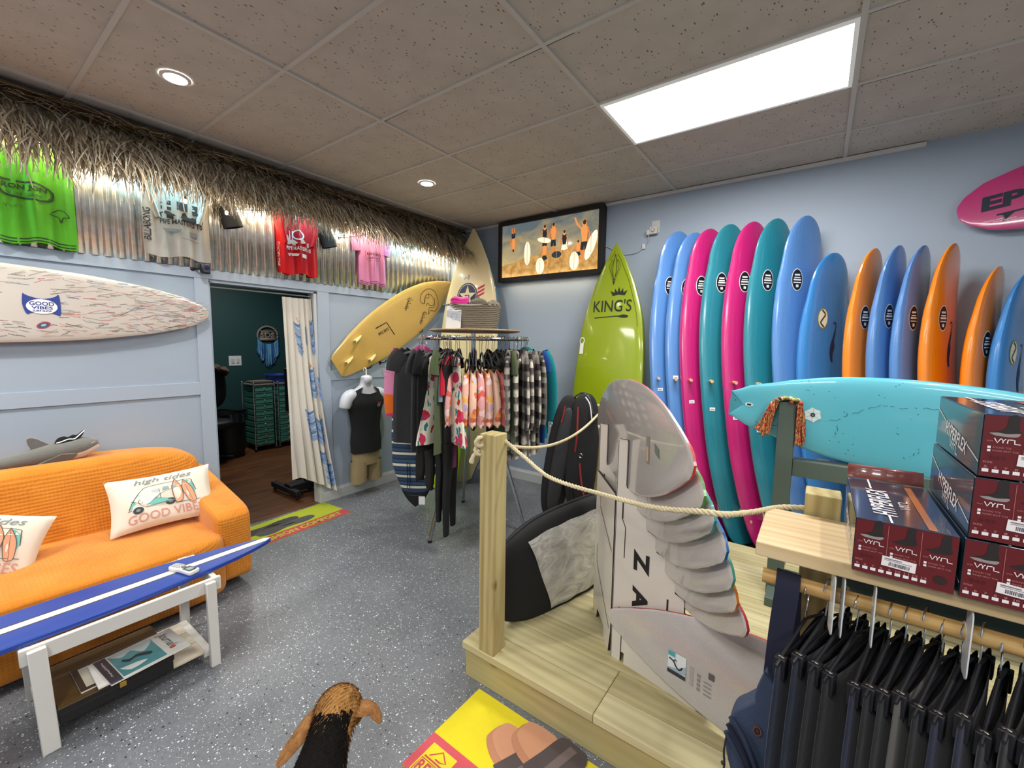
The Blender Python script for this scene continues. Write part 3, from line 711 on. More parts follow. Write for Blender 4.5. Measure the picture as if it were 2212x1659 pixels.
# ---- rope light hidden in the thatch: cool and warm diodes behind the fringe
t = thing('string_lights', 'string of small warm bulbs hanging out of the thatch fringe', 'string lights', (.2, -2.5, 2.6))
mb = MB(); pts = []
bulbs = [(-3.80, 2.76), (-2.96, 2.615), (-2.70, 2.60), (-1.76, 2.575), (-.99, 2.575), (-.545, 2.565), (-.10, 2.60)]
bulbs = [(.24, y, z) for y, z in bulbs]
mb.tube(catmull([(.22, -5.2, 2.80)]+[p for b_ in bulbs for p in ((b_[0], b_[1]-.14, 2.80), (b_[0], b_[1], b_[2]+.035))], 5), .003, mat('#20241c', .6), 6); mb.build('cord', t)
for p in bulbs:
    mb = MB(); mb.ell(p, (.011, .011, .015), mat('#ffe2b0', .5, emit=38, var=0), nu=12, nv=8); bb = mb.build('bulb', t)
    mb = MB(); mb.tube([(p[0], p[1], p[2]+.010), (p[0], p[1], p[2]+.035)], .006, mat('#20241c', .6), 8); o = mb.build('socket'); o.parent = bb; o.matrix_parent_inverse = Matrix.Translation(V(t.location)).inverted() @ Matrix.Identity(4)
    o.location = (0, 0, 0)
    lamp('POINT', (p[0]+.02, p[1], p[2]-.01), .45, .012, (1, .82, .55))
t = thing('led_rope_light', 'rope light glowing cyan and amber on the metal behind the thatch', 'rope light', (.1, -2.5, 2.8))
mb = MB(); mb.tube([(.10, -5.1, 2.83), (.10, -.12, 2.83)], .006, mat('#d9dcd8', .3), 8); mb.build('tube', t)
k = 0
for y in [-4.9+.155*i for i in range(31)]:
    cyan = (k % 3) != 2; k += 1
    mb = MB(); mb.box(.093, .107, y-.012, y+.012, 2.818, 2.824, mat('#18c8ff' if cyan else '#ffc060', .5, emit=14, var=0)); mb.build('diode', t, smooth=0)
for i in range(9):
    y = -4.6+i*.53
    lamp('AREA', (.13, y, 2.80), 5.0, .03, (.35, .8, 1.0) if i % 2 else (1, .85, .6), rot=(0, radians(14), 0), sy=.42)
# ---- jerseys hung on the metal
def shirt(name, label, y0, y1, zb, zt, mt, sleeve, tank=False, hemdark=None, lean=0.0, x=.05, group=None, cat='shirt', slm=None):
    """hanging jersey facing +x; spans y0..y1 at the body, hem zb, shoulders zt"""
    t = thing(name, label, cat, (x, (y0+y1)/2, zb), group)
    yc, hw_ = (y0+y1)/2, (y1-y0)/2
    slm = slm or mt
    def bodyf(side):
        def f(u, v):
            # v up, u across
            s = (u*2-1); wv = hw_*(1 if v < .72 else (lerp(1, .82, (v-.72)/.28) if not tank else lerp(1, .62, (v-.72)/.28)))
            z = lerp(zb, zt, v)-.05*abs(s)**2*(v if v > .8 else 0)+.012*sin(s*5+1)*(1-v)
            z -= (.09*(1-abs(s)*1.6)**1 if abs(s) < .6 and v > .93 else 0)*((v-.93)/.07)
            fold = .010*sin(s*9+v*3)*(1-v*.5)+.007*sin(s*17+2)
            return V((x+side*(.018+.016*(1-s*s))+fold+lean*(1-v), yc+s*wv, z))
        return f
    mb = MB(); mb.grid(bodyf(1), 28, 20, mt); mb.grid(bodyf(-1), 28, 20, mt)
    mb.build('body', t, smooth=80)
    if sleeve:
        for sg in (-1, 1):
            mb = MB(); a = V((x, yc+sg*hw_*.78, zt-.03)); b_ = V((x, yc+sg*(hw_*.86+sleeve[0]), zt-.03-sleeve[1]))
            mb.tube(catmull([a, (a+b_)/2+V((0, sg*.03, .02)), b_], 4), [.085-.003*i for i in range(9)], slm, 14, cap=False, flatx=.35); mb.build('sleeve', t, smooth=80)
    fr = lambda u, v, w: V((x+.036+lean*(1-v/(zt-zb))+w, y0+u, zb+v))
    def frs(u, v, w=0.0):
        s = (y0+u-yc)/hw_; vv = v/(zt-zb); p = bodyf(1)((s+1)/2, vv); p.x += w+.001; return p
    if hemdark:
        mb = MB(); 
        for hh in (.012, .03): mb.stroke([((.01+k*(2*hw_-.02)/16), hh) for k in range(17)], .006, hemdark, frs)
        mb.build('hem_stripe', t)
    return t, frs
LIMEC = cloth('#4d9622', .08); INKC = mat('#1b2a1a', .8, var=0)
t, f = shirt('jersey', 'lime green sleeveless surf jersey hung on the metal band at far left', -3.86, -3.50, 2.195, 2.83, LIMEC, None, tank=True, hemdark=INKC)
def jersey_green():
    mb = MB(); Wb, y_, h_ = .30, .235, .15
    poly = [(.03, .34), (.06, .36), (.15, .355), (.20, .36), (.265, .325), (.25, .27), (.20, .255), (.12, .265), (.06, .28), (.03, .34)]
    mb.stroke(poly2(poly, 3), .008, INKC, f); mb.stroke(poly2([(p[0]*.93+.0105, p[1]*.9+.031) for p in poly], 3), .003, INKC, f)
    mb.text('RON JON', .058, .308, .18, .036, INKC, f, .002, .03, 0, -.04); mb.text('SURF SHOP', .075, .277, .145, .02, mat('#2f6a22', .8, var=0), f, .002, .02, 0, -.04)
    scribble(mb, .06, .20, .08, .03, INKC, f, rr, .002); mb.stroke(poly2([(.25, .20), (.29, .235), (.33, .20), (.30, .19), (.29, .16), (.28, .19), (.24, .19)]), .004, INKC, f)
    mb.build('lettering', t)
    mb = MB(); mb.tube(catmull([(.06, -3.83, 2.80), (.07, -3.68, 2.86), (.06, -3.53, 2.80)], 5), .007, BLK, 8); mb.tube([(.06, -3.68, 2.86), (.06, -3.68, 2.93)], .004, BLK, 6); mb.build('hanger', t)
jersey_green()
GRY = cloth('#a19c96', .06)
t, f = shirt('jersey', 'pale grey short sleeved contest jersey hung above the doorway corner', -3.16, -2.76, 2.235, 2.83, GRY, (-.05, .30), group=None)
mb = MB(); K = mat('#26262a', .8, var=0)
mb.text('PIPE MASTERS 10', .09, .235, .255, .036, K, f, .002, .02)
mb.flat([(.09, .28), (.35, .275), (.35, .32), (.30, .31), (.24, .33), (.18, .30), (.13, .33), (.09, .31)], K, f); mb.rect(.10, .335, .16, .40, K, f); mb.rect(.19, .34, .26, .40, K, f); mb.rect(.29, .33, .35, .40, K, f)
mb.stroke([(.10, .365), (.36, .37)], .012, GRY, f, .003); mb.stroke([(.10, .39), (.36, .385)], .008, GRY, f, .003)
mb.flat([(.10, .205), (.21, .20), (.20, .18), (.12, .182)], mat('#6d6a66', .8), f); mb.rect(.265, .165, .315, .20, mat('#7d7a76', .8), f)
mb.text('BILLABONG', .035, .10, .22, .035, K, f, .003, .01, 0, pi/2); scribble(mb, .21, .13, .11, .012, K, f, rr, .0016)
mb.build('lettering', t)
REDC = cloth('#b3141c', .1); WT = mat('#e8dede', .8, var=0)
t, f = shirt('jersey', 'red short sleeved contest jersey hung above the doorway', -2.235, -1.885, 2.235, 2.80, REDC, (-.03, .27))
mb = MB(); mb.text('PIPE MASTERS II', .06, .215, .22, .034, WT, f, .002, .01)
mb.flat([(.07, .26), (.27, .26), (.27, .30), (.24, .29), (.21, .33), (.16, .28), (.12, .31), (.09, .30), (.08, .34), (.07, .34)], WT, f); mb.ring(.17, .35, .05, .04, .012, WT, f); mb.rect(.09, .30, .12, .38, WT, f)
mb.flat([(.07, .185), (.17, .18), (.16, .16), (.08, .162)], WT, f); mb.rect(.20, .15, .24, .185, WT, f)
mb.text('BILLABONG', -.0+.012, .05, .21, .025, WT, f, .003, .01, 0, pi/2); mb.build('lettering', t)
PNK = cloth('#c77aa0', .07)
t, f = shirt('jersey', 'light pink short sleeved surf jersey hung near the corner', -1.425, -1.095, 2.235, 2.80, PNK, (.02, .20), hemdark=mat('#4a2038', .8))
mb = MB(); mb.text('RON JON', .085, .30, .15, .035, mat('#3a2035', .8, var=0), f, .002, .02); mb.text('SURF SHOP', .095, .27, .13, .016, mat('#3a2035', .8, var=0), f, .002, .02)
mb.stroke(poly2([(.07, .345), (.24, .345), (.25, .30), (.22, .255), (.10, .255), (.07, .30), (.07, .345)], 3), .004, mat('#3a2035', .8, var=0), f); mb.build('lettering', t)
# dark shirt sleeves peeping out of the thatch
for y, lb in ((-2.63, 'black sleeve of a shirt tucked in the thatch beside the pale grey jersey'), (-1.80, 'black sleeve of a shirt tucked in the thatch beside the red jersey')):
    mb = MB(); mb.tube(catmull([(.06, y-.05, 2.72), (.08, y, 2.64), (.10, y+.03, 2.53)], 4), [.07]*9, mat('#17181c', .9), 12, cap=False, flatx=.4); tag(mb.build('shirt_sleeve', smooth=80), lb, 'shirt')
# security camera
t = thing('security_camera', 'small black camera fixed to the wall above the doorway corner', 'camera', (.02, -2.81, 2.17))
mb = MB(); mb.box(.05, .10, -2.835, -2.775, 2.14, 2.215, mat('#17161c', .3)); mb.build('camera_body', t, bevel=.01)
mb = MB(); mb.tube([(.10, -2.80, 2.185), (.106, -2.80, 2.185)], .016, mat('#101a5a', .1, coat=1), 16); mb.build('camera_lens', t)
mb = MB(); mb.tube([(.016, -2.86, 2.175), (.05, -2.84, 2.175), (.07, -2.82, 2.175)], .007, BLK, 8); mb.ell((.018, -2.87, 2.175), (.01, .016, .016), BLK, nu=10, nv=8); mb.build('mount', t)
# ------------------------------------------------------------------ doorway curtain
def curtain_mat():
    return mat('#cfcac0', .9, var=.05, nscale=6, bump=.3, bscale=90, name='curtain linen')
t = thing('curtain', 'cream curtain with blue wave print pulled to the right side of the doorway', 'curtain', (0, -2.0, 0))
mc = curtain_mat()
def cur(u, v):
    # v: 0 top .. 1 bottom
    yl = lerp(-2.175, -2.165, v)-.04*sin(v*pi)*0; yr = lerp(-1.895, -1.80, v**1.3)
    y = lerp(yl, yr, u+.02*sin(u*30)); zb = .27+.05*sin(u*5+1)-.14*max(0, u-.7)/.3*.8
    z = lerp(2.032, zb, v); amp = .016+.02*v
    return V((-.035+.05*v+amp*(.45+.55*u)*sin(2*pi*(4.2*u+1.3*u*u)+.7*sin(v*4))+.25*amp*sin(u*37+v*2)+.03*v*u+.10*v*v*(u if u > .5 else .5*u), y, z))
mb = MB(); mb.grid(cur, 120, 40, mc); mb.build('panel', t, smooth=80)
def cf(u, v, w=0.0):
    p = cur(u, v); q = cur(u+.001, v); r_ = cur(u, v+.001); n = (q-p).cross(r_-p); n = n.normalized() if n.length > 0 else V((1, 0, 0))
    if n.x < 0: n = -n
    return p+n*(w+.002)
WV = mat('#7f9cc4', .9, var=.05); WV2 = mat('#5577a8', .9); OR = mat('#c08a5a', .9)
mb = MB()
for (u, v, wd, ht, sl) in ((.36, .13, .18, .17, .06), (.66, .15, .07, .08, 0), (.86, .11, .09, .17, 0), (.66, .36, .20, .15, .04), (.92, .40, .08, .12, 0), (.44, .60, .22, .15, .05), (.76, .63, .16, .13, 0), (.80, .86, .18, .12, 0), (.74, .80, .12, .05, 0)):
    n = 9
    for k in range(n):
        vv = v+ht*k/n
        seg = [(u+sl*k/n+wd*j/8, vv+.026*sin(j/8*pi)*(1 if k % 2 else .8)-.006*j/8) for j in range(9)]
        mb.stroke(seg, lambda q: .009+.008*sin(q*pi), WV if k % 3 else WV2, cf)
    if wd > .15: mb.flat([(u+.05, v-.03), (u+.09, v+.0), (u+.13, v-.01), (u+.10, v-.02)], OR, cf)
    mb.build('wave_print', t); mb = MB()
mb = MB(); mb.tube([(-.05, -2.765, 2.058), (-.05, -1.862, 2.058)], .006, mat('#d8d4cc', .3, .6), 10); mb.build('rod', t)
# ------------------------------------------------------------------ back room contents
def cart(x, y, label):
    t = thing('drawer_cart', label, 'drawer cart', (x, y, 0), group=None)
    ch = mat('#b9bcc0', .25, .9); g = mat('#4f9c8a', .4, var=.04); gd = mat('#3f8272', .4)
    for sx in (-.19, .19):
        for sy in (-.145, .145):
            mb = MB(); mb.tube([(x+sx, y+sy, .04), (x+sx, y+sy, 1.0)], .008, ch, 8); mb.ell((x+sx, y+sy, 1.005), (.014, .014, .014), ch, nu=10, nv=6); mb.build('post', t)
            mb = MB(); mb.ell((x+sx, y+sy, .025), (.024, .024, .024), BLK, nu=10, nv=6); mb.build('caster', t)
    for k in range(10):
        z = .09+k*.088; mb = MB()
        mb.box(x-.18, x+.185, y-.125, y+.125, z, z+.074, g); d = mb.build('drawer', t, bevel=.008)
        mb = MB(); mb.ell((x+.19, y, z+.045), (.006, .008, .008), mat('#dfe6e2', .4), nu=8, nv=6); mb.build('knob', d, world=True) if 0 else mb.build('knob', t)
    mb = MB()
    for k in range(11): mb.box(x+.186, x+.194, y-.145, y+.145, .078+k*.088, .084+k*.088, ch)
    mb.box(x-.19, x+.19, y-.145, y+.145, .975, .99, mat('#8e8b84', .6)); mb.build('runners', t)
    return t
cart(-2.78, -1.24, 'mint green drawer cart with papers on top in the back room'); cart(-2.78, -.90, 'mint green drawer cart under the blue bin, partly behind the curtain')
mb = MB()
for k in range(5): mb.box(-2.93+.01*k, -2.66+.008*k, -1.36+.01*(k % 3), -1.12+.008*k, .99+k*.008, .997+k*.008, mat(('#8d8a84', '#6f6c68', '#a5a29a')[k % 3], .8))
tag(mb.build('paper_stack', smooth=0), 'stack of papers on the nearer mint drawer cart', 'paper')
t = thing('storage_bin', 'blue plastic bin standing on the mint drawer cart', 'bin', (-2.8, -.93, .99))
mb = MB(); nb = 16
mb.lathe([(0, .992), (.15, .992), (.18, 1.10), (.195, 1.10), (.195, 1.112), (.172, 1.112), (.142, 1.0), (0, 1.0)], mat('#1c3f9a', .4), (-2.8, -.93, 0), 24); mb.build('tub', t)
t = thing('trash_can', 'black round trash can with bag liner in the back room', 'trash can', (-2.62, -1.72, 0))
mb = MB(); mb.lathe([(0, 0), (.18, 0), (.215, .60), (.225, .62), (.21, .62), (.2, .1), (0, .05)], mat('#101113', .5), (-2.62, -1.72, 0), 28); mb.build('barrel', t)
mb = MB(); mb.grid(lambda u, v: V((-2.62+(.225+.012*sin(u*40)+.01*v)*cos(2*pi*u), -1.72+(.225+.012*sin(u*40))*sin(2*pi*u), .635-.13*v-.015*sin(u*22))), 72, 4, mat('#16171a', .25, coat=.4), cu=True); mb.build('liner', t, smooth=60)
t = thing('office_chair', 'black high backed chair with a dark furry throw in the back room', 'chair', (-2.55, -2.05, 0))
kk = mat('#0e0f12', .6)
mb = MB(); mb.ell((-2.55, -2.02, 1.0), (.10, .27, .30), kk, pw=.7); mb.build('backrest', t)
mb = MB(); mb.ell((-2.45, -2.02, .52), (.27, .27, .07), kk, pw=.6); mb.build('seat', t)
mb = MB(); mb.tube([(-2.5, -2.02, .1), (-2.5, -2.02, .5)], .03, kk); 
for k in range(5): mb.tube([(-2.5, -2.02, .1), (-2.5+.28*cos(k*1.257), -2.02+.28*sin(k*1.257), .04)], .018, kk, 8)
mb.build('pedestal', t)
mb = MB(); mb.grid(lambda u, v: V((-2.5+.13*cos(2*pi*v)*(1+.12*sin(u*40+v*9)), -2.27+.5*u, 1.27+.05*sin(2*pi*v)*(1+.3*sin(u*33)) - .25*(u-.5)**2)), 26, 12, mat('#4a3f38', .95, bump=.8, bscale=120), cv=True); mb.build('furry_throw', t)
t = thing('guitar_case', 'tall dark narrow case leaning by the left jamb inside the back room', 'case', (-2.6, -2.35, 0))
mb = MB(); mb.box(-2.9, -2.75, -2.42, -2.30, 0, 1.75, mat('#15100e', .6)); mb.build('shell', t, bevel=.02)
# light switch
t = thing('light_switch', 'white double light switch on the dark teal wall', 'light switch', (-3.3, -1.35, 1.38))
mb = MB(); mb.box(-3.3, -3.292, -1.42, -1.245, 1.235, 1.365+.02, mat('#dfe3e6', .4)); mb.build('plate', t, bevel=.003)
for k in (0, 1):
    mb = MB(); mb.box(-3.292, -3.284, -1.385+k*.07, -1.345+k*.07, 1.275, 1.345, mat('#c9cdd0', .4)); mb.build('rocker', t, bevel=.002)
# macrame sign
t = thing('macrame_sign', 'round wooden letter sign with blue yarn fringe on the teal wall', 'wall hanging', (-3.28, -.85, 1.6))
fr = lambda u, v, w=0.0: V((-3.285+w, -.85+u, 1.70+v))
WD = mat('#8b8276', .6)
mb = MB(); mb.ring(0, 0, .155, .155, .028, WD, fr, .012); mb.rect(-.15, -.075, .15, -.03, WD, fr, .012); mb.rect(-.11, .065, .11, .085, WD, fr, .012); mb.build('wooden_ring', t, solid=.012)
mb = MB(); mb.text('SDS', -.115, -.035, .23, .095, WD, fr, .014, .06); mb.build('letters', t, solid=.006)
mb = MB(); rb = random.Random(5)
for k in range(60):
    a = lerp(pi*1.02, pi*1.98, k/59); x, z = .16*cos(a), .13*sin(a)
    L = .34-.12*abs(cos(a))+rb.uniform(-.05, .05); mb.tube([fr(x, z, .015), fr(x+rb.gauss(0, .004), z-L*.5, .022), fr(x+rb.gauss(0, .008), z-L, .018)], .0065, mat(('#2d6fa8', '#4c93c8', '#1f4f86', '#6fb0d8')[rb.randrange(4)], .9), 5)
mb.build('yarn_fringe', t)['kind'] = 'stuff'
# dark stand behind the curtain
t = thing('display_stand', 'black wheeled stand whose base shows under the curtain', 'stand', (-.42, -1.93, 0))
mb = MB(); mb.tube([(-.42, -1.80, .06), (-.42, -1.80, 1.45)], .03, BLK); mb.build('pole', t)
for y in (-1.99, -1.72):
    mb = MB(); mb.box(-.75, -.22, y-.03, y+.03, .045, .10, BLK); mb.build('foot', t, bevel=.008)
mb = MB(); mb.box(-.50, -.36, -2.0, -1.70, .05, .13, BLK); mb.build('crossbar', t, bevel=.008)
for x in (-.72, -.26):
    for y in (-1.99, -1.72):
        mb = MB(); mb.ell((x, y, .024), (.024, .015, .024), BLK, nu=12, nv=8); mb.build('wheel', t)
mb = MB(); mb.box(-.46, -.38, -1.98, -1.70, .9, 1.35, mat('#101012', .5)); mb.build('panel', t, bevel=.01)
# ================================================================== SOFA
def sofa_mat():
    t = NT('orange waffle slipcover'); v = t.coord(); sp = t.n('SeparateXYZ'); t.l(v, sp.inputs[0])
    x, y, z = sp.outputs
    a = t.math('SINE', t.math('MULTIPLY', t.math('ADD', t.math('ADD', x, y), z), 190))
    b = t.math('SINE', t.math('MULTIPLY', t.math('SUBTRACT', t.math('SUBTRACT', y, z), x), 190))
    p = t.math('MULTIPLY', a, b); n = t.noise(v, 5, 3); cr = t.noise(t.coord(scale=(1, 1, 1)), 9, 2, .5, 1.2)
    t.col(t.ramp(n, [(.3, '#cc7a22'), (.7, '#d98a2e')]))
    t.bump(t.math('MULTIPLY_ADD', p, .5, t.math('MULTIPLY', cr, 2.2)), .55, .006)
    return t.done(.85, 0, .2, 0, .2)
ms = sofa_mat()
t = thing('sofa', 'orange sofa in a quilted slipcover against the blue panelled wall', 'sofa', (.55, -4.0, 0))
def rbox(mb, x0, x1, y0, y1, z0, z1, mt, pw=.22, nu=48, nv=28, fn=None):
    c = V(((x0+x1)/2, (y0+y1)/2, (z0+z1)/2)); r = ((x1-x0)/2, (y1-y0)/2, (z1-z0)/2)
    o = len(mb.v); mb.ell(c, r, mt, nu=nu, nv=nv, pw=pw)
    if fn:
        for k in range(o, len(mb.v)): mb.v[k] = tuple(fn(V(mb.v[k])))
    return mb
mb = MB()
def seatf(p):
    if p.z > .3: p.z += .012*sin(p.y*4)-.02*max(0, (p.x-.85))/.2
    p.x += .012*sin(p.y*6+p.z*8) if p.x > .8 else 0
    return p
rbox(mb, .34, 1.07, -5.35, -3.09, .02, .44, ms, .17, 72, 30, seatf); mb.build('seat', t, smooth=80)
mb = MB()
def backf(p):
    p.x += .16*(.8-p.z)*-1*(-1) if p.x > .2 else 0
    if p.z > .6: p.z += .014*sin(p.y*3.1+1)
    return p
rbox(mb, .03, .36, -5.45, -2.985, .08, .865, ms, .25, 64, 34, backf); mb.build('backrest', t, smooth=80)
for (ya, yb) in ((-3.135, -2.915), (-5.6, -5.38)):
    mb = MB()
    def armf(p):
        if p.z > .35: p.z += .17*(1-(p.x-.1)/.87)
        return p
    rbox(mb, .10, .985, ya, yb, .05, .525, ms, .2, 56, 30, armf); mb.build('arm', t, smooth=80)
# folds of loose cover at the inner arm corner
mb = MB()
for k in range(4): mb.tube(catmull([(.95+.02*k, -3.15-.02*k, .41), (1.03, -3.22-.05*k, .33), (1.065, -3.30-.07*k, .22)], 5), [.004+.006*sin(pi*i/10) for i in range(11)], ms, 8)
mb.build('cover_folds', t)
for y in (-3.25, -4.3, -5.2):
    for x in (.15, .75): mb = MB(); mb.lathe([(0, 0), (.03, 0), (.035, .07), (0, .07)], BLK, (x, y, 0), 12); mb.build('foot', t)
# ---- pillows
def pillow(name, label, O, X, Y, W, Hh, T=.07):
    """O centre, X right, Y up (unit vectors)"""
    O, X, Y = V(O), V(X).normalized(), V(Y); Y = (Y-X*Y.dot(X)).normalized(); N = X.cross(Y)
    t = thing(name, label, 'pillow', tuple(O))
    mp = mat('#dfd4c4', .9, var=.06, nscale=5, bump=.5, bscale=14, name='pillow cotton')
    def pf(sd):
        def f(u, v, w=0.0):
            a, b = 2*u-1, 2*v-1
            e = ((1-a*a)*(1-b*b))**.42
            px = a*W/2*(1-.07*(1-b*b)); py = b*Hh/2*(1-.09*(1-a*a))
            return O+X*px+Y*py+N*(sd*(T*e)+.006*sin(a*7+b*4)*e+w)
        return f
    mb = MB(); mb.grid(pf(1), 26, 22, mp); mb.grid(pf(-1), 26, 22, mp); mb.build('cover', t, smooth=80)
    f = lambda u, v, w=0.0: pf(1)(u, v, w+.0015)
    G = mat('#7f8a86', .9, var=0); TE = mat('#6fb3a8', .9, var=.05); DKG = mat('#3c4446', .9, var=0); PE = mat('#d99a78', .9, var=0); RO = mat('#cf8f80', .9, var=0); CR = mat('#e6dcc8', .9, var=0)
    def g(u, v, w=0.0): return f(u, v, w)
    mb = MB()
    mb.flat([(.17, .36), (.19, .46), (.24, .58), (.30, .68), (.36, .72), (.75, .73), (.80, .66), (.82, .50), (.81, .40), (.60, .385), (.40, .37)], TE, g)
    mb.flat([(.21, .50), (.26, .62), (.31, .70), (.38, .725), (.75, .735), (.79, .66), (.60, .62), (.47, .56), (.34, .40), (.24, .42)], CR, g, .0008)
    mb.flat([(.25, .56), (.29, .64), (.33, .645), (.30, .56)], mat('#b9c4c4', .9), g, .0016); mb.flat([(.32, .56), (.35, .65), (.46, .66), (.45, .58)], mat('#b9c4c4', .9), g, .0016)
    mb.flat([(.49, .60), (.50, .67), (.55, .67), (.56, .61)], mat('#8fa5a5', .9), g, .0016); mb.flat([(.58, .61), (.58, .67), (.63, .67), (.64, .62)], mat('#8fa5a5', .9), g, .0016)
    mb.stroke(poly2([(.16, .35), (.19, .46), (.24, .58), (.30, .69), (.37, .735), (.75, .745), (.80, .67), (.83, .50)], 4), .007, DKG, g, .002)
    mb.stroke(poly2([(.18, .50), (.24, .46), (.31, .36), (.38, .46), (.47, .55), (.60, .60)], 4), .005, DKG, g, .002)
    mb.ring(.275, .47, .022, .035, .006, DKG, g, .002); mb.ring(.40, .44, .018, .022, .006, DKG, g, .002)
    mb.stroke([(.46, .64), (.47, .37)], .004, DKG, g, .002); mb.stroke([(.15, .335), (.35, .35), (.60, .37)], .016, G, g, .002)
    for cu_ in (.245, .555): mb.disc(cu_, .315 if cu_ < .4 else .36, .05, .062, DKG, g, .0022, 16); mb.disc(cu_, .315 if cu_ < .4 else .36, .022, .028, G, g, .003, 12)
    mb.build('van_print', t)
    mb = MB()
    for (x0, top, sl) in ((.635, .80, -.0), (.72, .76, -.05)):
        mb.flat(poly2([(x0-.012, top), (x0-.05-sl*.4, top-.2), (x0-.03-sl, top-.46), (x0+.01-sl, top-.49), (x0+.045-sl, top-.44), (x0+.05-sl*.4, top-.2), (x0-.012, top)], 4), PE, g, .0035)
        mb.stroke(poly2([(x0-.012, top), (x0-.05-sl*.4, top-.2), (x0-.03-sl, top-.46), (x0+.01-sl, top-.49), (x0+.045-sl, top-.44), (x0+.05-sl*.4, top-.2), (x0-.012, top)], 4), .005, DKG, g, .004)
        mb.stroke([(x0-.01, top-.02), (x0+.01-sl, top-.48)], .003, DKG, g, .004)
    mb.stroke([(.60, .305), (.72, .30), (.86, .31)], .008, DKG, g, .004); mb.build('boards_print', t)
    mb = MB(); mb.text('high tides', .24, .78, .56, .13, G, g, .002, .004, .3); mb.text('GOOD VIBES', .15, .10, .72, .15, RO, g, .002, .0); mb.build('lettering', t)
    return t
pillow('throw_pillow', 'cream pillow with a retro van print leaning in the right corner of the sofa', (.60, -3.285, .60), (.16, 1, .03), (-.56, .02, .83), .54, .36)
pillow('throw_pillow', 'cream printed pillow at the left edge of the photo, mostly cut off', (.62, -4.06, .585), (.10, 1, -.42), (-.5, .32, .83), .52, .36)
# ---- plush shark with pirate hat
t = thing('plush_shark', 'grey plush shark wearing a little black pirate hat lying on the sofa back', 'plush toy', (.2, -3.75, .86))
gp = mat('#6c6a65', .95, var=.12, nscale=18, bump=1.0, bscale=120, sheen=.4, name='plush'); wp = mat('#d2c0b2', .95, var=.05, bump=.6, bscale=120, sheen=.4)
sp_ = catmull([(.22, -4.15, .90), (.21, -3.98, .895), (.20, -3.84, .905), (.20, -3.72, .922), (.20, -3.62, .935), (.205, -3.55, .950), (.21, -3.505, .962)], 5)
rad = [lerp(.022, .072, min(1, i/16))*(1 if i < 22 else lerp(1, .30, ((i-22)/8)**1.3)) for i in range(len(sp_))]
mb = MB(); mb.tube(sp_, rad, gp, 20, flat=.85); mb.build('body', t, smooth=80)
mb = MB(); mb.tube([(p.x+.004, p.y+.0, p.z-.018) for p in sp_[17:]], [r_*.88 for r_ in rad[17:]], wp, 18, flat=.85); mb.build('belly', t, smooth=80)
fin = lambda O, X, Y: (lambda u, v, w=0.0: V(O)+V(X)*u+V(Y)*v+V(X).cross(V(Y)).normalized()*w)
mb = MB(); mb.prism(poly2([(-.05, 0), (-.065, .05), (-.06, .075), (-.03, .07), (.03, .02), (.06, 0)], 4), -.012, .012, gp, fin((.2, -3.745, .955), (0, 1, 0), (0, 0, 1))); mb.build('dorsal_fin', t, bevel=.006)
mb = MB(); mb.prism(poly2([(-.02, .01), (-.10, -.03), (-.12, -.055), (-.05, -.06), (.03, -.03), (.05, .0)], 4), -.01, .01, gp, fin((.265, -3.66, .915), (0, 1, 0), (.35, 0, .94))); mb.build('side_fin', t, bevel=.006)
mb = MB(); mb.prism(poly2([(.0, -.01), (-.10, -.08), (-.10, -.03), (-.05, .0), (-.12, .08), (-.06, .06), (0, .02)], 4), -.01, .01, gp, fin((.22, -4.12, .90), (0, 1, 0), (0, 0, 1))); mb.build('tail_fin', t, bevel=.006)
for sx in (-.036, .040):
    mb = MB(); mb.ell((.205+sx, -3.575, .968), (.007, .007, .007), BLK, nu=10, nv=8); mb.build('eye', t)
mb = MB(); mb.stroke(poly2([(-.14, -.012), (-.08, .006), (-.02, .022), (.035, .045)], 4), .006, mat('#b59a8c', .9), fin((.262, -3.56, .925), (0, 1, 0), (-.2, 0, 1)), .0); mb.build('mouth_seam', t)
h = thing('pirate_hat', 'tiny black pirate hat with white piping on the plush shark', 'hat', (.2, -3.64, .985))
mb = MB(); mb.prism(poly2([(-.06, -.008), (-.045, .018), (-.02, .026), (.0, .02), (.02, .03), (.04, .028), (.075, .055), (.062, .018), (.035, -.003), (-.02, -.014), (-.06, -.008)], 4), -.018, .018, mat('#141416', .9), fin((.215, -3.64, .992), (0, 1, 0), (-.25, 0, .97))); mb.build('brim', h, bevel=.004)
mb = MB(); mb.stroke(poly2([(-.055, -.006), (-.03, .0), (.0, .010), (.025, .008), (.05, .03), (.074, .054)], 4), .006, WHT, fin((.235, -3.64, .992), (0, 1, 0), (-.25, 0, .97)), .003); mb.build('piping', h)
# ================================================================== SURFBOARD BENCH
wp2 = mat('#cfccc6', .45, var=.04, nscale=6, bump=.12, bscale=40, name='white painted wood')
t = thing('coffee_table', 'narrow white wooden table with a blue striped surfboard as its top', 'table', (1.42, -3.66, 0))
mb = MB()
blue = mat('#1d3f96', .35, var=.05, coat=.4, name='royal blue paint'); stw = mat('#dedbd2', .4, var=.02); std = mat('#3a3a44', .45, var=0)
def bhw(y):
    s = (y+3.0)/-.9                       # 0 at tip, 1 at y=-3.9
    return .147*min(1, max(0, 1-(1-min(1, max(0, s)))**2.1))**.72
def bcx(y): return 1.422-.012*max(0, (y+3.6))/.6
def bt(u, v):
    y = -3.0-1.85*(u**1.6); h = max(bhw(y), .002); s = 2*v-1
    return V((bcx(y)+h*s, y, .462-.0*s))
cols = [(-1, 'b'), (-.25, 'd'), (-.17, 'w'), (.17, 'd2'), (.25, 'b2'), (1, None)]
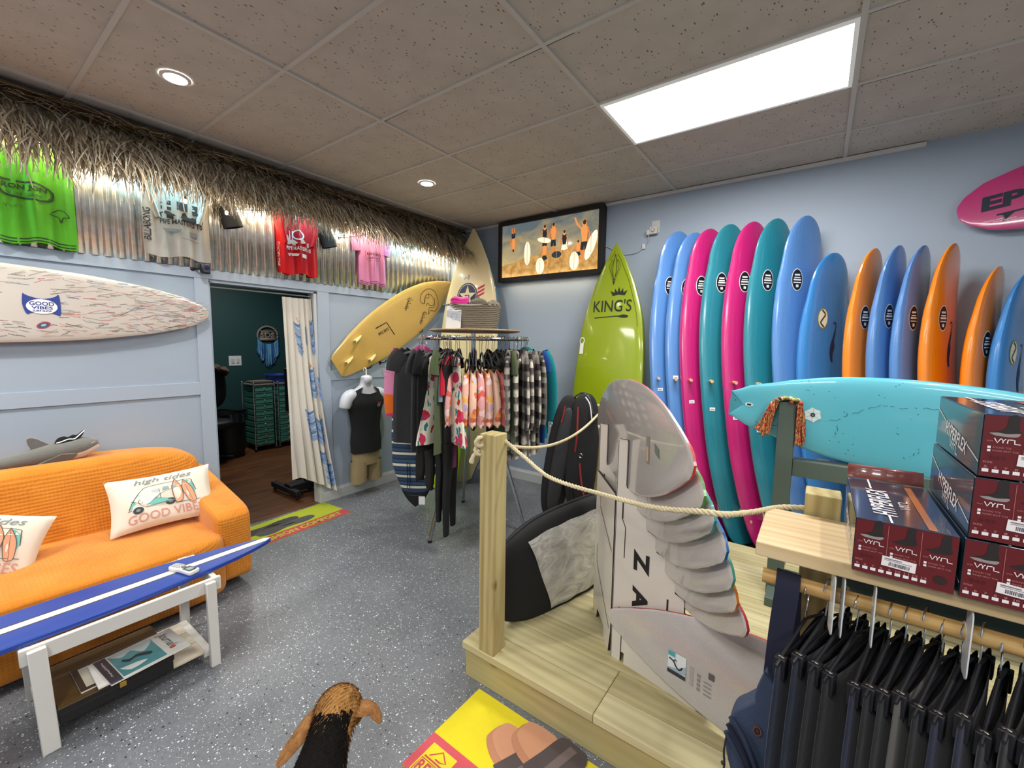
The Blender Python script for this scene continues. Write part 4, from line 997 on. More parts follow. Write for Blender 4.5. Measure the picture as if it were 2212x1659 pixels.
def xs(u, k):
    y = -3.0-1.85*(u**1.6); h = max(bhw(y), .002); a = {-1: -h, 0: -.031, 1: -.022, 2: .022, 3: .031, 4: h}[k]
    return y, max(-h, min(h, a))
NS = 60; ks = [-1, 0, 1, 2, 3, 4]; mts = [blue, std, stw, std, blue]
for j in range(5):
    def g(u, v, j=j):
        y, a = xs(u, ks[j]); _, b_ = xs(u, ks[j+1]); return V((bcx(y)+lerp(a, b_, v), y, .463))
    mb.grid(g, NS, 1, mts[j])
prof = [(0, .463), (.006, .459), (.008, .450), (.006, .441), (0, .438)]
for sg in (-1, 1):
    def e(u, v, sg=sg):
        y = -3.0-1.85*(u**1.6); h = max(bhw(y), .002); k = v*4; i = min(3, int(k)); p = prof[i]; q = prof[i+1]; f_ = k-i
        return V((bcx(y)+sg*(h+lerp(p[0], q[0], f_)), y, lerp(p[1], q[1], f_)))
    mb.grid(e, NS, 4, blue)
mb.grid(lambda u, v: V((bcx(-3.0-1.85*u**1.6)+max(bhw(-3.0-1.85*u**1.6), .002)*(2*v-1), -3.0-1.85*u**1.6, .438)), NS, 1, blue)
lab(mb.build('surfboard_top', t, smooth=40), 'blue surfboard shaped top with a white centre stripe')
for x in (1.588, 1.245):
    mb = MB(); mb.box(x-.010, x+.012, -4.0, -3.325, .372, .438, wp2); mb.build('apron', t, bevel=.003)
for y in (-3.985, -3.345):
    mb = MB(); mb.box(1.25, 1.585, y-.012, y+.012, .375, .436, wp2); mb.build('apron', t, bevel=.003)
for (yt, yb) in ((-3.955, -3.942), (-3.375, -3.378)):
    for (xt, xb) in ((1.612, 1.628), (1.222, 1.205)):
        mb = MB(); mb.beam((xt, yt, .43), (xb, yb, 0), .035 if yt < -3.5 else .032, .072 if yt < -3.5 else .045, wp2, up=V((0, 1, 0))) if 0 else mb.beam((xt, yt, .43), (xb, yb, 0), .052 if yt < -3.5 else .042, .026, wp2, up=V((1, 0, 0)))
        mb.build('leg', t, bevel=.003)
for y in (-3.935, -3.395):
    mb = MB(); mb.box(1.22, 1.60, y-.02, y+.02, .045, .072, wp2); mb.build('stretcher', t, bevel=.003)
for k in range(3):
    mb = MB(); x = 1.25+.122*k; mb.box(x, x+.112, -3.915, -3.415, .072, .086, wood('#d6cdbd', '#c6baa5', 'y', 1.5)); mb.build('shelf_slat', t, bevel=.002)
# phone
def rrect(w_, h_, r_, n=5):
    out = []
    for cx, cy, a0 in ((w_/2-r_, h_/2-r_, 0), (-w_/2+r_, h_/2-r_, pi/2), (-w_/2+r_, -h_/2+r_, pi), (w_/2-r_, -h_/2+r_, 3*pi/2)):
        out += [(cx+r_*cos(a0+pi/2*k/n), cy+r_*sin(a0+pi/2*k/n)) for k in range(n+1)]
    return out
a = V((1.38, -3.464, 0)); b_ = V((1.535, -3.412, 0)); d = (b_-a).normalized()
t = thing('cordless_phone', 'white cordless phone handset lying on the blue table top', 'phone', tuple((a+b_)/2+V((0, 0, .463))))
c = (a+b_)/2; fp = Fr((c.x, c.y, .464), d, V((0, 0, 1)).cross(d))
mb = MB(); pts = [(-.078, -.018), (-.07, -.024), (-.03, -.0245), (.0, -.021), (.04, -.025), (.072, -.027), (.082, -.020), (.083, .020), (.072, .027), (.04, .025), (0, .021), (-.03, .0245), (-.07, .024), (-.078, .018)]
mb.prism(pts, 0, .022, mat('#dcdcd8', .35), fp); mb.build('handset', t, bevel=.006)
mb = MB(); mb.flat([(.015, -.018), (.07, -.021), (.077, 0), (.07, .021), (.015, .018)], mat('#3c4550', .3), fp, .0226); mb.rect(.030, -.013, .060, .013, mat('#8fa39a', .25), fp, .0232); mb.build('screen', t)
mb = MB()
for i in range(4):
    for j in range(3): mb.rect(-.066+i*.016, -.016+j*.012, -.055+i*.016, -.008+j*.012, mat('#8b8f92', .5), fp, .0232)
mb.disc(.004, 0, .010, .012, mat('#5a6268', .4), fp, .0232); mb.build('keypad', t)
# wooden case and magazines on the lower shelf
t = thing('wooden_case', 'dark brown flat wooden case with a brass latch on the lower shelf of the table', 'case', (1.46, -3.735, .087))
wc = wood('#5a4424', '#463318', 'y', 1.6, .5)
mb = MB(); mb.box(1.285, 1.632, -3.915, -3.545, .087, .135, mat('#120f0d', .5)); mb.build('base', t, bevel=.004)
mb = MB(); mb.box(1.282, 1.635, -3.918, -3.542, .136, .158, mat('#15110e', .45)); mb.box(1.284, 1.633, -3.916, -3.544, .157, .1595, wc); mb.build('lid', t, bevel=.002)
mb = MB(); mb.box(1.634, 1.640, -3.735, -3.712, .128, .152, mat('#c9a24a', .3, .8)); mb.build('latch', t, bevel=.002)
def magazine(label, z, O, ang, cover, W=.205, Hh=.275, th=.006, dx=0):
    X = V((cos(ang), sin(ang), 0)); Y = V((-sin(ang), cos(ang), 0)); O = V(O)
    f = lambda u, v, w=0.0: V((O.x, O.y, z))+X*u+Y*v+V((0, 0, w+.016*max(0, (v-.22)/.06)*0+.012*((u/W)**2)*(v/Hh)*0))
    t = thing('magazine', label, 'magazine', (O.x, O.y, z))
    mb = MB(); mb.prism([(0, 0), (W, 0), (W, Hh), (0, Hh)], 0, th, mat('#dcd8cf', .6), f); mb.build('pages', t)
    mb = MB(); cover(mb, f, W, Hh, th); mb.build('cover', t); return t
def cov_a(mb, f, W, Hh, th):
    w = th+.0005; mb.rect(0, 0, W, Hh, mat('#bfc0ba', .4, coat=.3), f, w)
    mb.rect(.012, .045, W-.012, .20, mat('#3f7f86', .4, coat=.3, var=.25, nscale=25), f, w+.0004); mb.flat(poly2([(.012, .045), (.06, .08), (.04, .12), (.09, .15), (.05, .19), (.012, .2)], 4), mat('#a9b8b4', .4, var=.2, nscale=30), f, w+.0008)
    mb.flat(poly2([(.09, .07), (.12, .09), (.11, .12), (.14, .16), (.12, .17), (.09, .13), (.10, .10), (.08, .08)], 4), mat('#22343a', .5), f, w+.001); mb.flat(poly2([(.14, .05), (.185, .08), (.17, .14), (.15, .11)], 4), mat('#c4cfc9', .4), f, w+.001)
    mb.text('Journal', .02, .215, .14, .045, mat('#4e4f50', .5), f, w+.0008, .01, .3); mb.disc(.17, .235, .012, .012, mat('#a8523a', .5), f, w+.001)
    mb.rect(.0, .0, W, .04, mat('#33323c', .4), f, w+.0008); scribble(mb, .03, .014, .14, .012, mat('#c9c6c2', .5), f, rr, .002, 0, w+.0014)
def cov_b(mb, f, W, Hh, th): mb.rect(0, 0, W, Hh, mat('#3a3026', .5), f, th+.0005); mb.rect(.02, .02, W-.02, .12, mat('#c8c2b2', .5), f, th+.001)
magazine('brown covered magazine under the surf journal on the wooden case', .160, (1.475, -3.835, 0), -1.45+pi/2+pi-pi/2-1.6, cov_b) if 0 else magazine('brown covered magazine lowest of the pile on the wooden case', .160, (1.40, -3.85, 0), .02, cov_b, .20, .26)
magazine('thin white magazine in the middle of the pile on the wooden case', .167, (1.44, -3.80, 0), .0, lambda mb, f, W, Hh, th: mb.rect(0, 0, W, Hh, PAPER, f, th+.0005), .20, .265)
tt = magazine('grey and teal surf magazine on top of the pile under the table', .174, (1.448, -3.785, 0), .09, cov_a, .222, .285)
# spine runs toward the camera: turn the cover so its title points along +y
# ================================================================== MATS
m_red = mat('#b0404a', .9, var=.05, nscale=30, bump=.3, bscale=300); m_grn = mat('#a3ad24', .9, var=.05, nscale=30, bump=.3, bscale=300); m_yel = mat('#d9c91c', .9, var=.05, nscale=30, bump=.3, bscale=300)
t = thing('floor_mat', 'yellow green floor mat with dark sandals printed on it at the doorway threshold', 'floor mat', (.3, -2.3, 0), group=None)
fm = Fr((.09, -3.02, .0), (.99, .06, 0), (-.06, .99, 0))
# local frame: u across (+x), v along (+y)
mb = MB(); mb.prism([(0, 0), (.44, 0), (.44, 1.17), (0, 1.17)], 0.0, .004, m_grn, fm); mb.prism([(.31, .0), (.44, 0), (.44, 1.17), (.31, 1.17)], .0041, .0046, m_red, fm); mb.build('mat', t, smooth=0)
fx = lambda u, v, w=0.0: fm(.42-v, u, w)     # reading direction along +y, up toward the doorway
mb = MB(); mb.text('CUSHION COMFORT', .30, .012, .80, .072, mat('#a8a832', .9), fx, .0055, .035); mb.build('lettering', t, smooth=0)
SG = mat('#4b4a4c', .9, var=.1); SG2 = mat('#3a393b', .9)
def sole(L, W): return poly2([(0, 0), (.02*L, .32*W), (.2*L, .5*W), (.45*L, .36*W), (.7*L, .46*W), (.92*L, .36*W), (L, .05*W), (.95*L, -.3*W), (.75*L, -.46*W), (.45*L, -.3*W), (.2*L, -.48*W), (.03*L, -.3*W), (0, 0)], 4)
mb = MB()
for (u0, v0, an) in ((.40, .19, .02), (.30, .27, .05)):
    P_ = [(u0+x*cos(an)-y*sin(an), v0+x*sin(an)+y*cos(an)) for x, y in sole(.52, .13)]
    mb.flat(P_, SG if v0 < .25 else SG2, fx, .0056 if v0 < .25 else .0051)
    mb.stroke(poly2([(u0+.10, v0-.05), (u0+.20, v0+.015), (u0+.34, v0+.005), (u0+.20, v0+.03), (u0+.10, v0+.065)]), .016, mat('#5a4a44', .9), fx, .0062)
mb.build('sandal_print', t, smooth=0)
t = thing('floor_mat', 'yellow floor mat with brown sandals printed on it beside the wooden deck', 'floor mat', (3.3, -2.9, 0), group=None)
fm2 = Fr((2.782, -3.155, 0), (1, -.02, 0), (.02, 1, 0))
mb = MB(); mb.prism([(0, 0), (1.17, 0), (1.17, .455), (0, .455)], 0, .004, m_yel, fm2); mb.prism([(0, 0), (1.17, 0), (1.17, .17), (0, .17)], .0041, .0046, mat('#c4505a', .9, var=.05, nscale=30, bump=.3, bscale=300), fm2); mb.build('mat', t, smooth=0)
LR = mat('#b84a4e', .9); LY = mat('#dcc828', .9)
mb = MB(); mb.rect(.035, .008, .165, .138, LY, fm2, .0052)
mb.text('REEF', .047, .018, .106, .045, LR, fm2, .0058, .03); mb.stroke([(.042, .012), (.158, .012), (.158, .068), (.042, .068), (.042, .012)], .004, LR, fm2, .0058)
mb.stroke([(.045, .078), (.155, .078)], .007, LR, fm2, .0058); mb.stroke([(.06, .088), (.098, .128), (.138, .10), (.115, .09), (.09, .09)], .006, LR, fm2, .0058)
mb.build('logo', t, smooth=0)
TAN = mat('#b07a5c', .9, var=.05); TAN2 = mat('#bf8a6a', .9); ST = mat('#4a4040', .7, var=.15); ST2 = mat('#6a5c5a', .7)
def tr(P_, u0, v0, an): return [(u0+x*cos(an)-y*sin(an), v0+x*sin(an)+y*cos(an)) for x, y in P_]
mb = MB()
for (u0, v0, an) in ((.19, .345, -.30), (.27, .405, -.22)):
    dw = .003*(u0 > .2); mb.flat(tr(sole(.62, .17), u0, v0-.012, an), TAN, fm2, .0052+dw); mb.flat(tr(sole(.62, .15), u0+.01, v0+.008, an), TAN2, fm2, .0058+dw)
mb.build('sole_print', t, smooth=0)
mb = MB()
for (u0, v0, an) in ((.19, .345, -.30), (.27, .405, -.22)):
    mb.flat(tr(poly2([(.13, -.10), (.14, .0), (.15, .10), (.20, .12), (.28, .11), (.30, 0), (.28, -.10), (.2, -.115), (.13, -.10)], 4), u0, v0, an), ST, fm2, .0064+.003*(u0 > .2))
    mb.flat(tr([(.19, -.10), (.20, .10), (.235, .10), (.225, -.10)], u0, v0, an), ST2, fm2, .007+.003*(u0 > .2))
    mb.flat(tr(poly2([(.38, -.10), (.40, .0), (.38, .10), (.46, .10), (.47, 0), (.45, -.10), (.38, -.10)], 4), u0, v0, an), ST, fm2, .0064+.003*(u0 > .2))
mb.build('strap_print', t, smooth=0)
# ================================================================== ROUND CLOTHES RACK
RC = V((1.55, -1.33, 0)); RR = .465; RZ = 1.668
chrome = mat('#c9cccf', .12, 1.0, var=0, name='chrome')
t = thing('round_clothes_rack', 'round chrome clothes rack on tripod legs with a wooden disc on top', 'clothes rack', tuple(RC))
mb = MB(); mb.grid(lambda u, v: RC+V(((RR+.013*cos(2*pi*v))*cos(2*pi*u), (RR+.013*cos(2*pi*v))*sin(2*pi*u), RZ+.013*sin(2*pi*v))), 72, 10, chrome, cu=True, cv=True); mb.build('ring', t)
mb = MB()
for k in range(3):
    a = radians(-54+120*k+60); mb.tube([RC+V((0, 0, RZ+.0)), RC+V((RR*cos(a), RR*sin(a), RZ))], .009, chrome, 8)
mb.build('spokes', t)
mb = MB(); mb.tube([RC+V((0, 0, 1.45)), RC+V((0, 0, 1.722))], .02, chrome, 14); mb.build('hub', t)
for (x, y) in ((1.509, -1.812), (2.017, -1.166), (1.125, -.99)):
    top = V((RC.x, RC.y, 1.50)); top = top+(V((x, y, 1.5))-top)*.05
    mb = MB(); mb.beam(top, (x, y, .015), .025, .025, chrome) ; leg = mb.build('leg', t, bevel=.003)
    mb = MB(); mb.lathe([(0, 0), (.018, 0), (.018, .02), (0, .03)], BLK, (x, y, 0), 12); mb.build('foot_cap', t)
mb = MB(); mb.lathe([(0, 1.722), (.34, 1.722), (.385, 1.731), (.39, 1.738), (.385, 1.744), (0, 1.744)], wood('#b89a78', '#a5825e', 'x'), (RC.x+.02, RC.y, 0), 48); lab(mb.build('top_disc', t), 'thin round wooden disc')
# ---- basket, card and hats
t = thing('wicker_basket', 'grey brown wicker basket on the round wooden disc', 'basket', (1.60, -1.36, 1.744))
ax = V((cos(radians(28)), sin(radians(28)), 0)); ay = V((-ax.y, ax.x, 0)); BC = V((1.585, -1.36, 1.746))
wk = mat('#7c7464', .7, var=.18, nscale=40, bump=.4, bscale=200, name='wicker')
def rr2(a, hx, hy, p=.35):
    g = lambda q: math.copysign(abs(q)**p, q)
    return g(cos(a))*hx, g(sin(a))*hy
NR, NC = 13, 30
def bk(u, v, inner=0):
    k = v*NR; row = int(min(k, NR-.001)); fr_ = k-row; a = 2*pi*u
    wob = sin(pi*fr_)*.006*(.35+.65*abs(sin(a*NC/2+(row % 2)*pi/2)))
    hx = lerp(.185, .215, v)+wob-inner; hy = lerp(.125, .15, v)+wob-inner
    x, y = rr2(a, hx, hy); return BC+ax*x+ay*y+V((0, 0, v*.195))
mb = MB(); mb.grid(lambda u, v: bk(u, v), 180, NR*5, wk, cu=True); mb.grid(lambda u, v: bk(u, v, .012), 60, 8, wk, cu=True)
mb.add([BC+ax*rr2(2*pi*k/40, .175, .115)[0]+ay*rr2(2*pi*k/40, .175, .115)[1]+V((0, 0, .012)) for k in range(40)], [tuple(range(40))], wk); mb.build('body', t, smooth=60)
mb = MB(); mb.grid(lambda u, v: BC+ax*(rr2(2*pi*u, .212, .147)[0]*(1+.05*cos(2*pi*v)))+ay*(rr2(2*pi*u, .212, .147)[1]*(1+.06*cos(2*pi*v)))+V((0, 0, .198+.008*sin(2*pi*v+u*90))), 120, 8, wk, cu=True, cv=True); mb.build('rim', t)
t = thing('knit_hat', 'hot pink fleece hat rolled up in the wicker basket', 'hat', (1.47, -1.43, 1.95))
hp = mat('#e02a90', .95, var=.12, nscale=30, bump=.8, bscale=60, sheen=.5)
mb = MB(); mb.ell((1.475, -1.42, 1.965), (.085, .085, .055), hp); mb.build('crown', t)
mb = MB(); mb.grid(lambda u, v: V((1.475+(.05+.032*cos(2*pi*v))*cos(2*pi*u), -1.42+(.05+.032*cos(2*pi*v))*sin(2*pi*u), 1.995+.024*sin(2*pi*v)+.008*sin(6*pi*u))), 40, 12, hp, cu=True, cv=True); mb.build('rolled_brim', t)
for (x, y, z, r_, c, lb) in ((1.64, -1.37, 1.955, .085, '#6b6250', 'grey brown furry item heaped in the middle of the wicker basket'), (1.73, -1.29, 1.945, .07, '#857a66', 'lighter furry item at the right end of the wicker basket')):
    fm_ = mat(c, .95, var=.25, nscale=60, bump=1, bscale=150, sheen=.3); rf = random.Random(int(x*1000)); mb = MB(); mb.ell((x, y, z), (r_, r_*.85, r_*.62), fm_)
    for k in range(500):
        a = rf.uniform(0, 2*pi); b_ = rf.uniform(-.2, pi/2); p = V((cos(a)*cos(b_)*r_, sin(a)*cos(b_)*r_*.85, sin(b_)*r_*.62)); q = p*1.16+V((rf.gauss(0, .006), rf.gauss(0, .006), rf.gauss(0, .004)))
        s_ = V((-sin(a), cos(a), 0))*.0012; c_ = V((x, y, z)); mb.add([c_+p*.95-s_, c_+p*.95+s_, c_+q], [(0, 1, 2)], fm_)
    tag(mb.build('furry_hat'), lb, 'hat')
t = thing('sign_card', 'white handwritten sign card leaning on the front of the wicker basket', 'sign', (1.51, -1.545, 1.746))
cd = radians(28); fs = Fr((1.475, -1.590, 1.747), (cos(cd), sin(cd), 0), V((-.05*-sin(cd), .05*-cos(cd)*-1, 1)).normalized())
mb = MB(); mb.prism([(0, 0), (.125, 0), (.125, .19), (0, .19)], -.002, 0, WHT, fs); mb.build('card', t, smooth=0)
mb = MB(); mb.flat([(.002, .10), (.06, .085), (.123, .055), (.123, .14), (.002, .15)], mat('#b9bfc9', .7), fs); mb.ring(.068, .10, .024, .028, .002, mat('#5f6a78', .7), fs, .002)
for k, (u, v) in enumerate(((.02, .150), (.03, .165), (.06, .150), (.085, .155))): scribble(mb, u, v, .03, .014, BLK, fs, rr, .0016)
mb.build('lettering', t, smooth=0)
# ================================================================== GARMENTS
def pattern(name, base, spots, scale=14, seed=0, leaf=None):
    """flat floral print: several voronoi layers of coloured blobs"""
    t = NT(name); v = t.coord(loc=(seed*1.7, seed*.9, seed*2.3)); c = None
    wn = t.n('TexNoise', i_Scale=9.0); t.l(v, wn.inputs['Vector']); vv = t.n('Mix', data_type='VECTOR'); vv.inputs[0].default_value = .09; t.l(v, vv.inputs[4]); t.l(wn.outputs['Color'], vv.inputs[5]); v2 = vv.outputs[1]
    c = base
    for k, (col_, sc_, thr, size) in enumerate(spots):
        vo = t.n('TexVoronoi', i_Scale=float(sc_)); mp = t.n('Mapping'); mp.inputs['Location'].default_value = (k*3.1, k*1.3, k*2.2); t.l(v2, mp.inputs[0])
        if leaf and k % 2: mp.inputs['Scale'].default_value = (2.6, 2.6, .8); mp.inputs['Rotation'].default_value = (.6, .5*k, .4)
        t.l(mp.outputs[0], vo.inputs['Vector']); s_ = t.n('SeparateColor'); t.l(vo.outputs['Color'], s_.inputs[0])
        m_ = t.math('MULTIPLY', t.math('LESS_THAN', vo.outputs['Distance'], size), t.math('GREATER_THAN', s_.outputs[0], thr)); c = t.mix(m_, c, col_)
    t.col(c); t.bump(t.noise(t.coord(), 26, 3), .4, .005); return t.done(.85, 0, .2)
m_fl1 = pattern('tropical floral cloth', '#e6ddcb', [('#cf3a62', 9, .55, .42), ('#2f7d80', 11, .4, .34), ('#c62f2c', 15, .7, .34), ('#5fae9e', 13, .6, .3), ('#e6a25c', 12, .75, .4)], seed=1, leaf=True)
m_fl2 = pattern('peach floral cloth', '#e8b7a2', [('#e07a55', 14, .4, .45), ('#efb04a', 16, .6, .42), ('#f2d9d6', 18, .5, .4), ('#b9a6c4', 20, .75, .4)], seed=2)
m_fl3 = pattern('pink floral cloth', '#e3a7a4', [('#d9655c', 16, .4, .42), ('#f0cfc9', 18, .5, .45), ('#d98a3a', 20, .7, .4), ('#8fb8a0', 22, .8, .4)], seed=3)
m_fl4 = pattern('orange fruit cloth', '#efc6ac', [('#f0a03a', 12, .35, .45), ('#e2705e', 16, .6, .4), ('#c7cfe0', 18, .7, .4)], seed=4)
m_fl5 = pattern('coral cloth', '#dc8378', [('#c85f58', 18, .5, .42), ('#eab3a4', 16, .5, .42)], seed=5)
def plaid(name, c1, c2, c3, sc=9.0, seed=0):
    t = NT(name); sp = t.n('SeparateXYZ'); t.l(t.coord(loc=(seed, seed*2, seed*3)), sp.inputs[0])
    def band(o, ph, w_):
        return t.math('GREATER_THAN', t.math('SINE', t.math('MULTIPLY_ADD', o, sc*2*pi, ph)), w_)
    a = band(sp.outputs[0], 0, .05); b = band(sp.outputs[2], 0, .05); d = band(t.math('MULTIPLY', sp.outputs[2], 1.0), 1.6, .82); e = band(sp.outputs[0], 1.6, .82)
    s_ = t.math('MULTIPLY', t.math('ADD', a, b), .5)
    c = t.ramp(s_, [(0, c1), (.26, c2), (.76, c3)], 'CONSTANT'); c = t.mix(t.math('MULTIPLY', t.math('MAXIMUM', d, e), .5), c, '#8d8780')
    t.col(c); t.bump(t.noise(t.coord(), 24, 3), .5, .006); return t.done(.9, 0, .15)
m_pl1 = plaid('grey plaid flannel', '#d8d2c4', '#6d6765', '#33302f', 8.0, 0); m_pl2 = plaid('brown plaid flannel', '#cfc8b6', '#5d5752', '#2b2829', 9.5, .3); m_pl3 = plaid('dark plaid flannel', '#9a968c', '#45413f', '#1d1c1e', 12, .6)
def sleeve_pts(sg, kind):
    if kind == 'short': return [(.165*sg, -.125), (.212*sg, -.19), (.228*sg, -.27)], [.066, .068, .064]
    return [(.17*sg, -.125), (.235*sg, -.24), (.262*sg, -.42), (.268*sg, -.60), (.262*sg, -.69)], [.075, .07, .062, .052, .045]
def garment(kind, mt, seed=0, label='', cat='shirt', group=None, slm=None, thick=.022, length=None):
    """hung garment; local X = hanger direction, Y = thickness, Z down from the ring centre"""
    t = thing(kind, label, cat, (0, 0, 0), group, local=True)
    g = random.Random(seed); ph = g.uniform(0, 6); L = length or {'t_shirt': .86, 'hoodie': .84, 'flannel_shirt': .92, 'dress': .80, 'baby_dress': .66, 'tank_top': .7}[kind]
    small = kind == 'baby_dress'
    top = -.125 if not small else -.235
    if kind in ('t_shirt', 'hoodie', 'flannel_shirt'): tab = [(0, .055), (.03, .12), (.08, .185), (.25, .225), (1, .238)]
    elif kind == 'dress': tab = [(0, .11), (.10, .12), (.3, .13), (.45, .15), (1, .26)]
    elif small: tab = [(0, .055), (.05, .105), (.2, .12), (.6, .155), (1, .15)]
    else: tab = [(0, .10), (.1, .115), (.3, .17), (1, .20)]
    def f(u, v):
        a = 2*pi*u; h = sinterp(tab, v); z = lerp(top, -L, v)-(.05*abs(cos(a))**2*(1-v)*.6 if v < .12 else 0)
        th = thick*(.5+.6*min(1, v*4))*(1.5 if kind == 'dress' and v > .4 else 1)
        wv = .010*min(1, v*3)*sin(3*a+ph+v*3)+.006*v*sin(7*a+ph)
        if small and v > .9: z += .012*sin(a*6); h *= 1+.06*sin(v*60)
        return V((h*math.copysign(abs(cos(a))**.8, cos(a))+wv*.4, th*sin(a)+wv*(.7 if thick < .03 else 1)*(1.4 if kind == 'dress' else 1)*.7, z))
    mb = MB(); mb.grid(f, 40, 26, mt, cu=True); mb.build('body', t, smooth=80)
    if kind in ('t_shirt', 'hoodie', 'flannel_shirt'):
        for sg in (-1, 1):
            P_, r_ = sleeve_pts(sg, 'short' if kind == 't_shirt' else 'long')
            pts = catmull([(x, .004*sin(i*2+ph), z) for i, (x, z) in enumerate(P_)], 5); rs = [interp(list(zip([j/(len(r_)-1) for j in range(len(r_))], r_)), i/(len(pts)-1)) for i in range(len(pts))]
            mb = MB(); zs = [p.z for p in pts]
            if slm:
                n = 12; o0 = None
                # sleeve in coloured blocks
                for i in range(len(pts)-1): mb.tube(pts[i:i+2], rs[i:i+2], slm[min(len(slm)-1, int(i/(len(pts)-1)*len(slm)))], n, cap=False, flatx=.34)
            else: mb.tube(pts, rs, mt, 14, cap=False, flatx=.34)
            mb.build('sleeve', t, smooth=80)
    if kind in ('flannel_shirt',):
        mb = MB(); mb.grid(lambda u, v: V(((.058-.02*v)*cos(2*pi*u), (.026)*sin(2*pi*u), -.085-.04*v)), 16, 3, mt, cu=True); mb.build('collar', t, smooth=80)
    if kind == 'hoodie':
        mb = MB(); mb.ell((-.02, .02, -.16), (.10, .028, .10), mt); mb.build('hood', t)
    # hanger: black shoulders with a chrome hook over the ring
    mb = MB(); hs = .20 if not small else .12; zt = -.105 if not small else -.16
    mb.tube(catmull([(-hs, 0, zt-.045), (-hs*.5, 0, zt-.012), (0, 0, zt), (hs*.5, 0, zt-.012), (hs, 0, zt-.045)], 4), .008, BLK, 8, flat=.7)
    if small: mb.tube([(-hs*.9, 0, zt-.045), (-.05, 0, zt-.09), (.05, 0, zt-.09), (hs*.9, 0, zt-.045)], .006, BLK, 6)
    h = mb.build('hanger', t)
    mb = MB(); pts = [(0, 0, zt)]+[(.002, 0, -.055)]+[(.022*sin(a), 0, .022*cos(a)-.0) for a in [radians(150-38*k) for k in range(8)]]
    mb.tube(pts, .0022, chrome, 6); o = mb.build('hook'); o.parent = h
    return t
def at_ring(t, deg, rot=None):
    a = radians(deg); t.location = (RC.x+RR*cos(a), RC.y+RR*sin(a), RZ); t.rotation_euler = (0, 0, a if rot is None else radians(rot))
m_tee = cloth('#2c2c2e', .1); m_tee2 = cloth('#1c1c1e', .1); m_tee3 = cloth('#38383a', .1); m_olv = cloth('#4f5a3c', .1)
pk, mn, lp, og = cloth('#b83a78', .08), cloth('#7ab8a4', .08), cloth('#d88aae', .08), cloth('#dd6a26', .08)
hood = garment('hoodie', pk, 1, 'pink hooded top with mint, rose and orange sleeve blocks, leftmost on the round rack', 'sweatshirt', slm=[pk, mn, lp, lp, og, og, pk], thick=.035); at_ring(hood, -145, -146)
tee = garment('t_shirt', m_tee, 2, 'charcoal t-shirt shown flat, foremost of the dark shirts on the round rack', 'shirt', 'dark t-shirts on the round rack'); at_ring(tee, -107, -147)
def more(src, deg, label, mats=None, dz=0, rot=None):
    o = dup(src, (0, 0, 0), None, label, mats); at_ring(o, deg, rot); o.location.z += dz; return o
more(tee, -160, rot=-150, label= 'black t-shirt right behind the pink hooded top', mats={'body': m_tee2, 'sleeve': m_tee2})
more(tee, -118, rot=-158, label= 'charcoal t-shirt whose sleeve shows above the hoodie, behind other dark shirts')
more(tee, -112, rot=-141, label= 'dark t-shirt just behind the foremost charcoal one', mats={'body': m_tee3, 'sleeve': m_tee3})
more(tee, -92, rot=-87, label= 'grey charcoal t-shirt with a folded sleeve, next to the left tropical floral dress', mats={'body': m_tee3, 'sleeve': m_tee3})
more(tee, -88, rot=-80, label= 'black t-shirt squeezed behind the left tropical floral dress', mats={'body': m_tee2, 'sleeve': m_tee2})
for d_ in (50, 72, 98, 130, 160, -165): more(tee, d_, dict(zip((50, 72, 98, 130, 160, -165), ('dark t-shirt next to the teal top, on the far side of the rack', 'second dark t-shirt past the teal top on the far side', 'dark t-shirt on the far side straight behind the hub', 'dark t-shirt on the far side toward the corner board', 'dark t-shirt on the far left side near the yellowed board', 'dark t-shirt at the far left, just past the hooded top')))[d_], mats={'body': m_tee2, 'sleeve': m_tee2})
dr = garment('dress', m_fl1, 3, 'white dress with tropical flowers, left one of two on the round rack', 'dress', 'tropical floral dresses'); at_ring(dr, -84, -84)
more(dr, -66, rot=-30, label= 'white dress with tropical flowers, right one of two on the round rack')
ol = garment('t_shirt', m_olv, 4, 'olive green shirt hanging between the two tropical floral dresses', 'shirt', 'olive shirts'); at_ring(ol, -78, -62)
more(ol, -17, rot=-34, label= 'olive green shirt hanging between the baby dresses and plaid shirts')
tk = garment('tank_top', cloth('#c22438', .08), 5, 'bright red top peeping out beside the left floral dress', 'shirt', length=.42); at_ring(tk, -74, -60)
o = more(tk, -76, rot=-60, label= 'pale blue grey top hanging beside the red one', mats={'body': cloth('#7f8896', .08)}); o.location.z -= .05
bd = garment('baby_dress', m_fl3, 6, 'small pink flowered baby outfit directly left of the right tropical dress', 'baby clothes', 'small flowered baby outfits on black hangers', thick=.03); at_ring(bd, -71, -60)
for d_, m_, lb in ((-55, m_fl2, 'small peach flowered baby outfit just right of the right tropical dress'), (-49, m_fl4, 'small orange flowered baby outfit, second after the right tropical dress'), (-43, m_fl3, 'small pink ruffled baby outfit in the middle of the baby clothes'),
                  (-37, m_fl2, 'small peach baby outfit right of the middle of the baby clothes'), (-31, m_fl4, 'small yellow orange baby outfit, second from the olive shirt'), (-25, m_fl5, 'small coral baby outfit, last before the right olive shirt')):
    more(bd, d_, lb, {'body': m_})
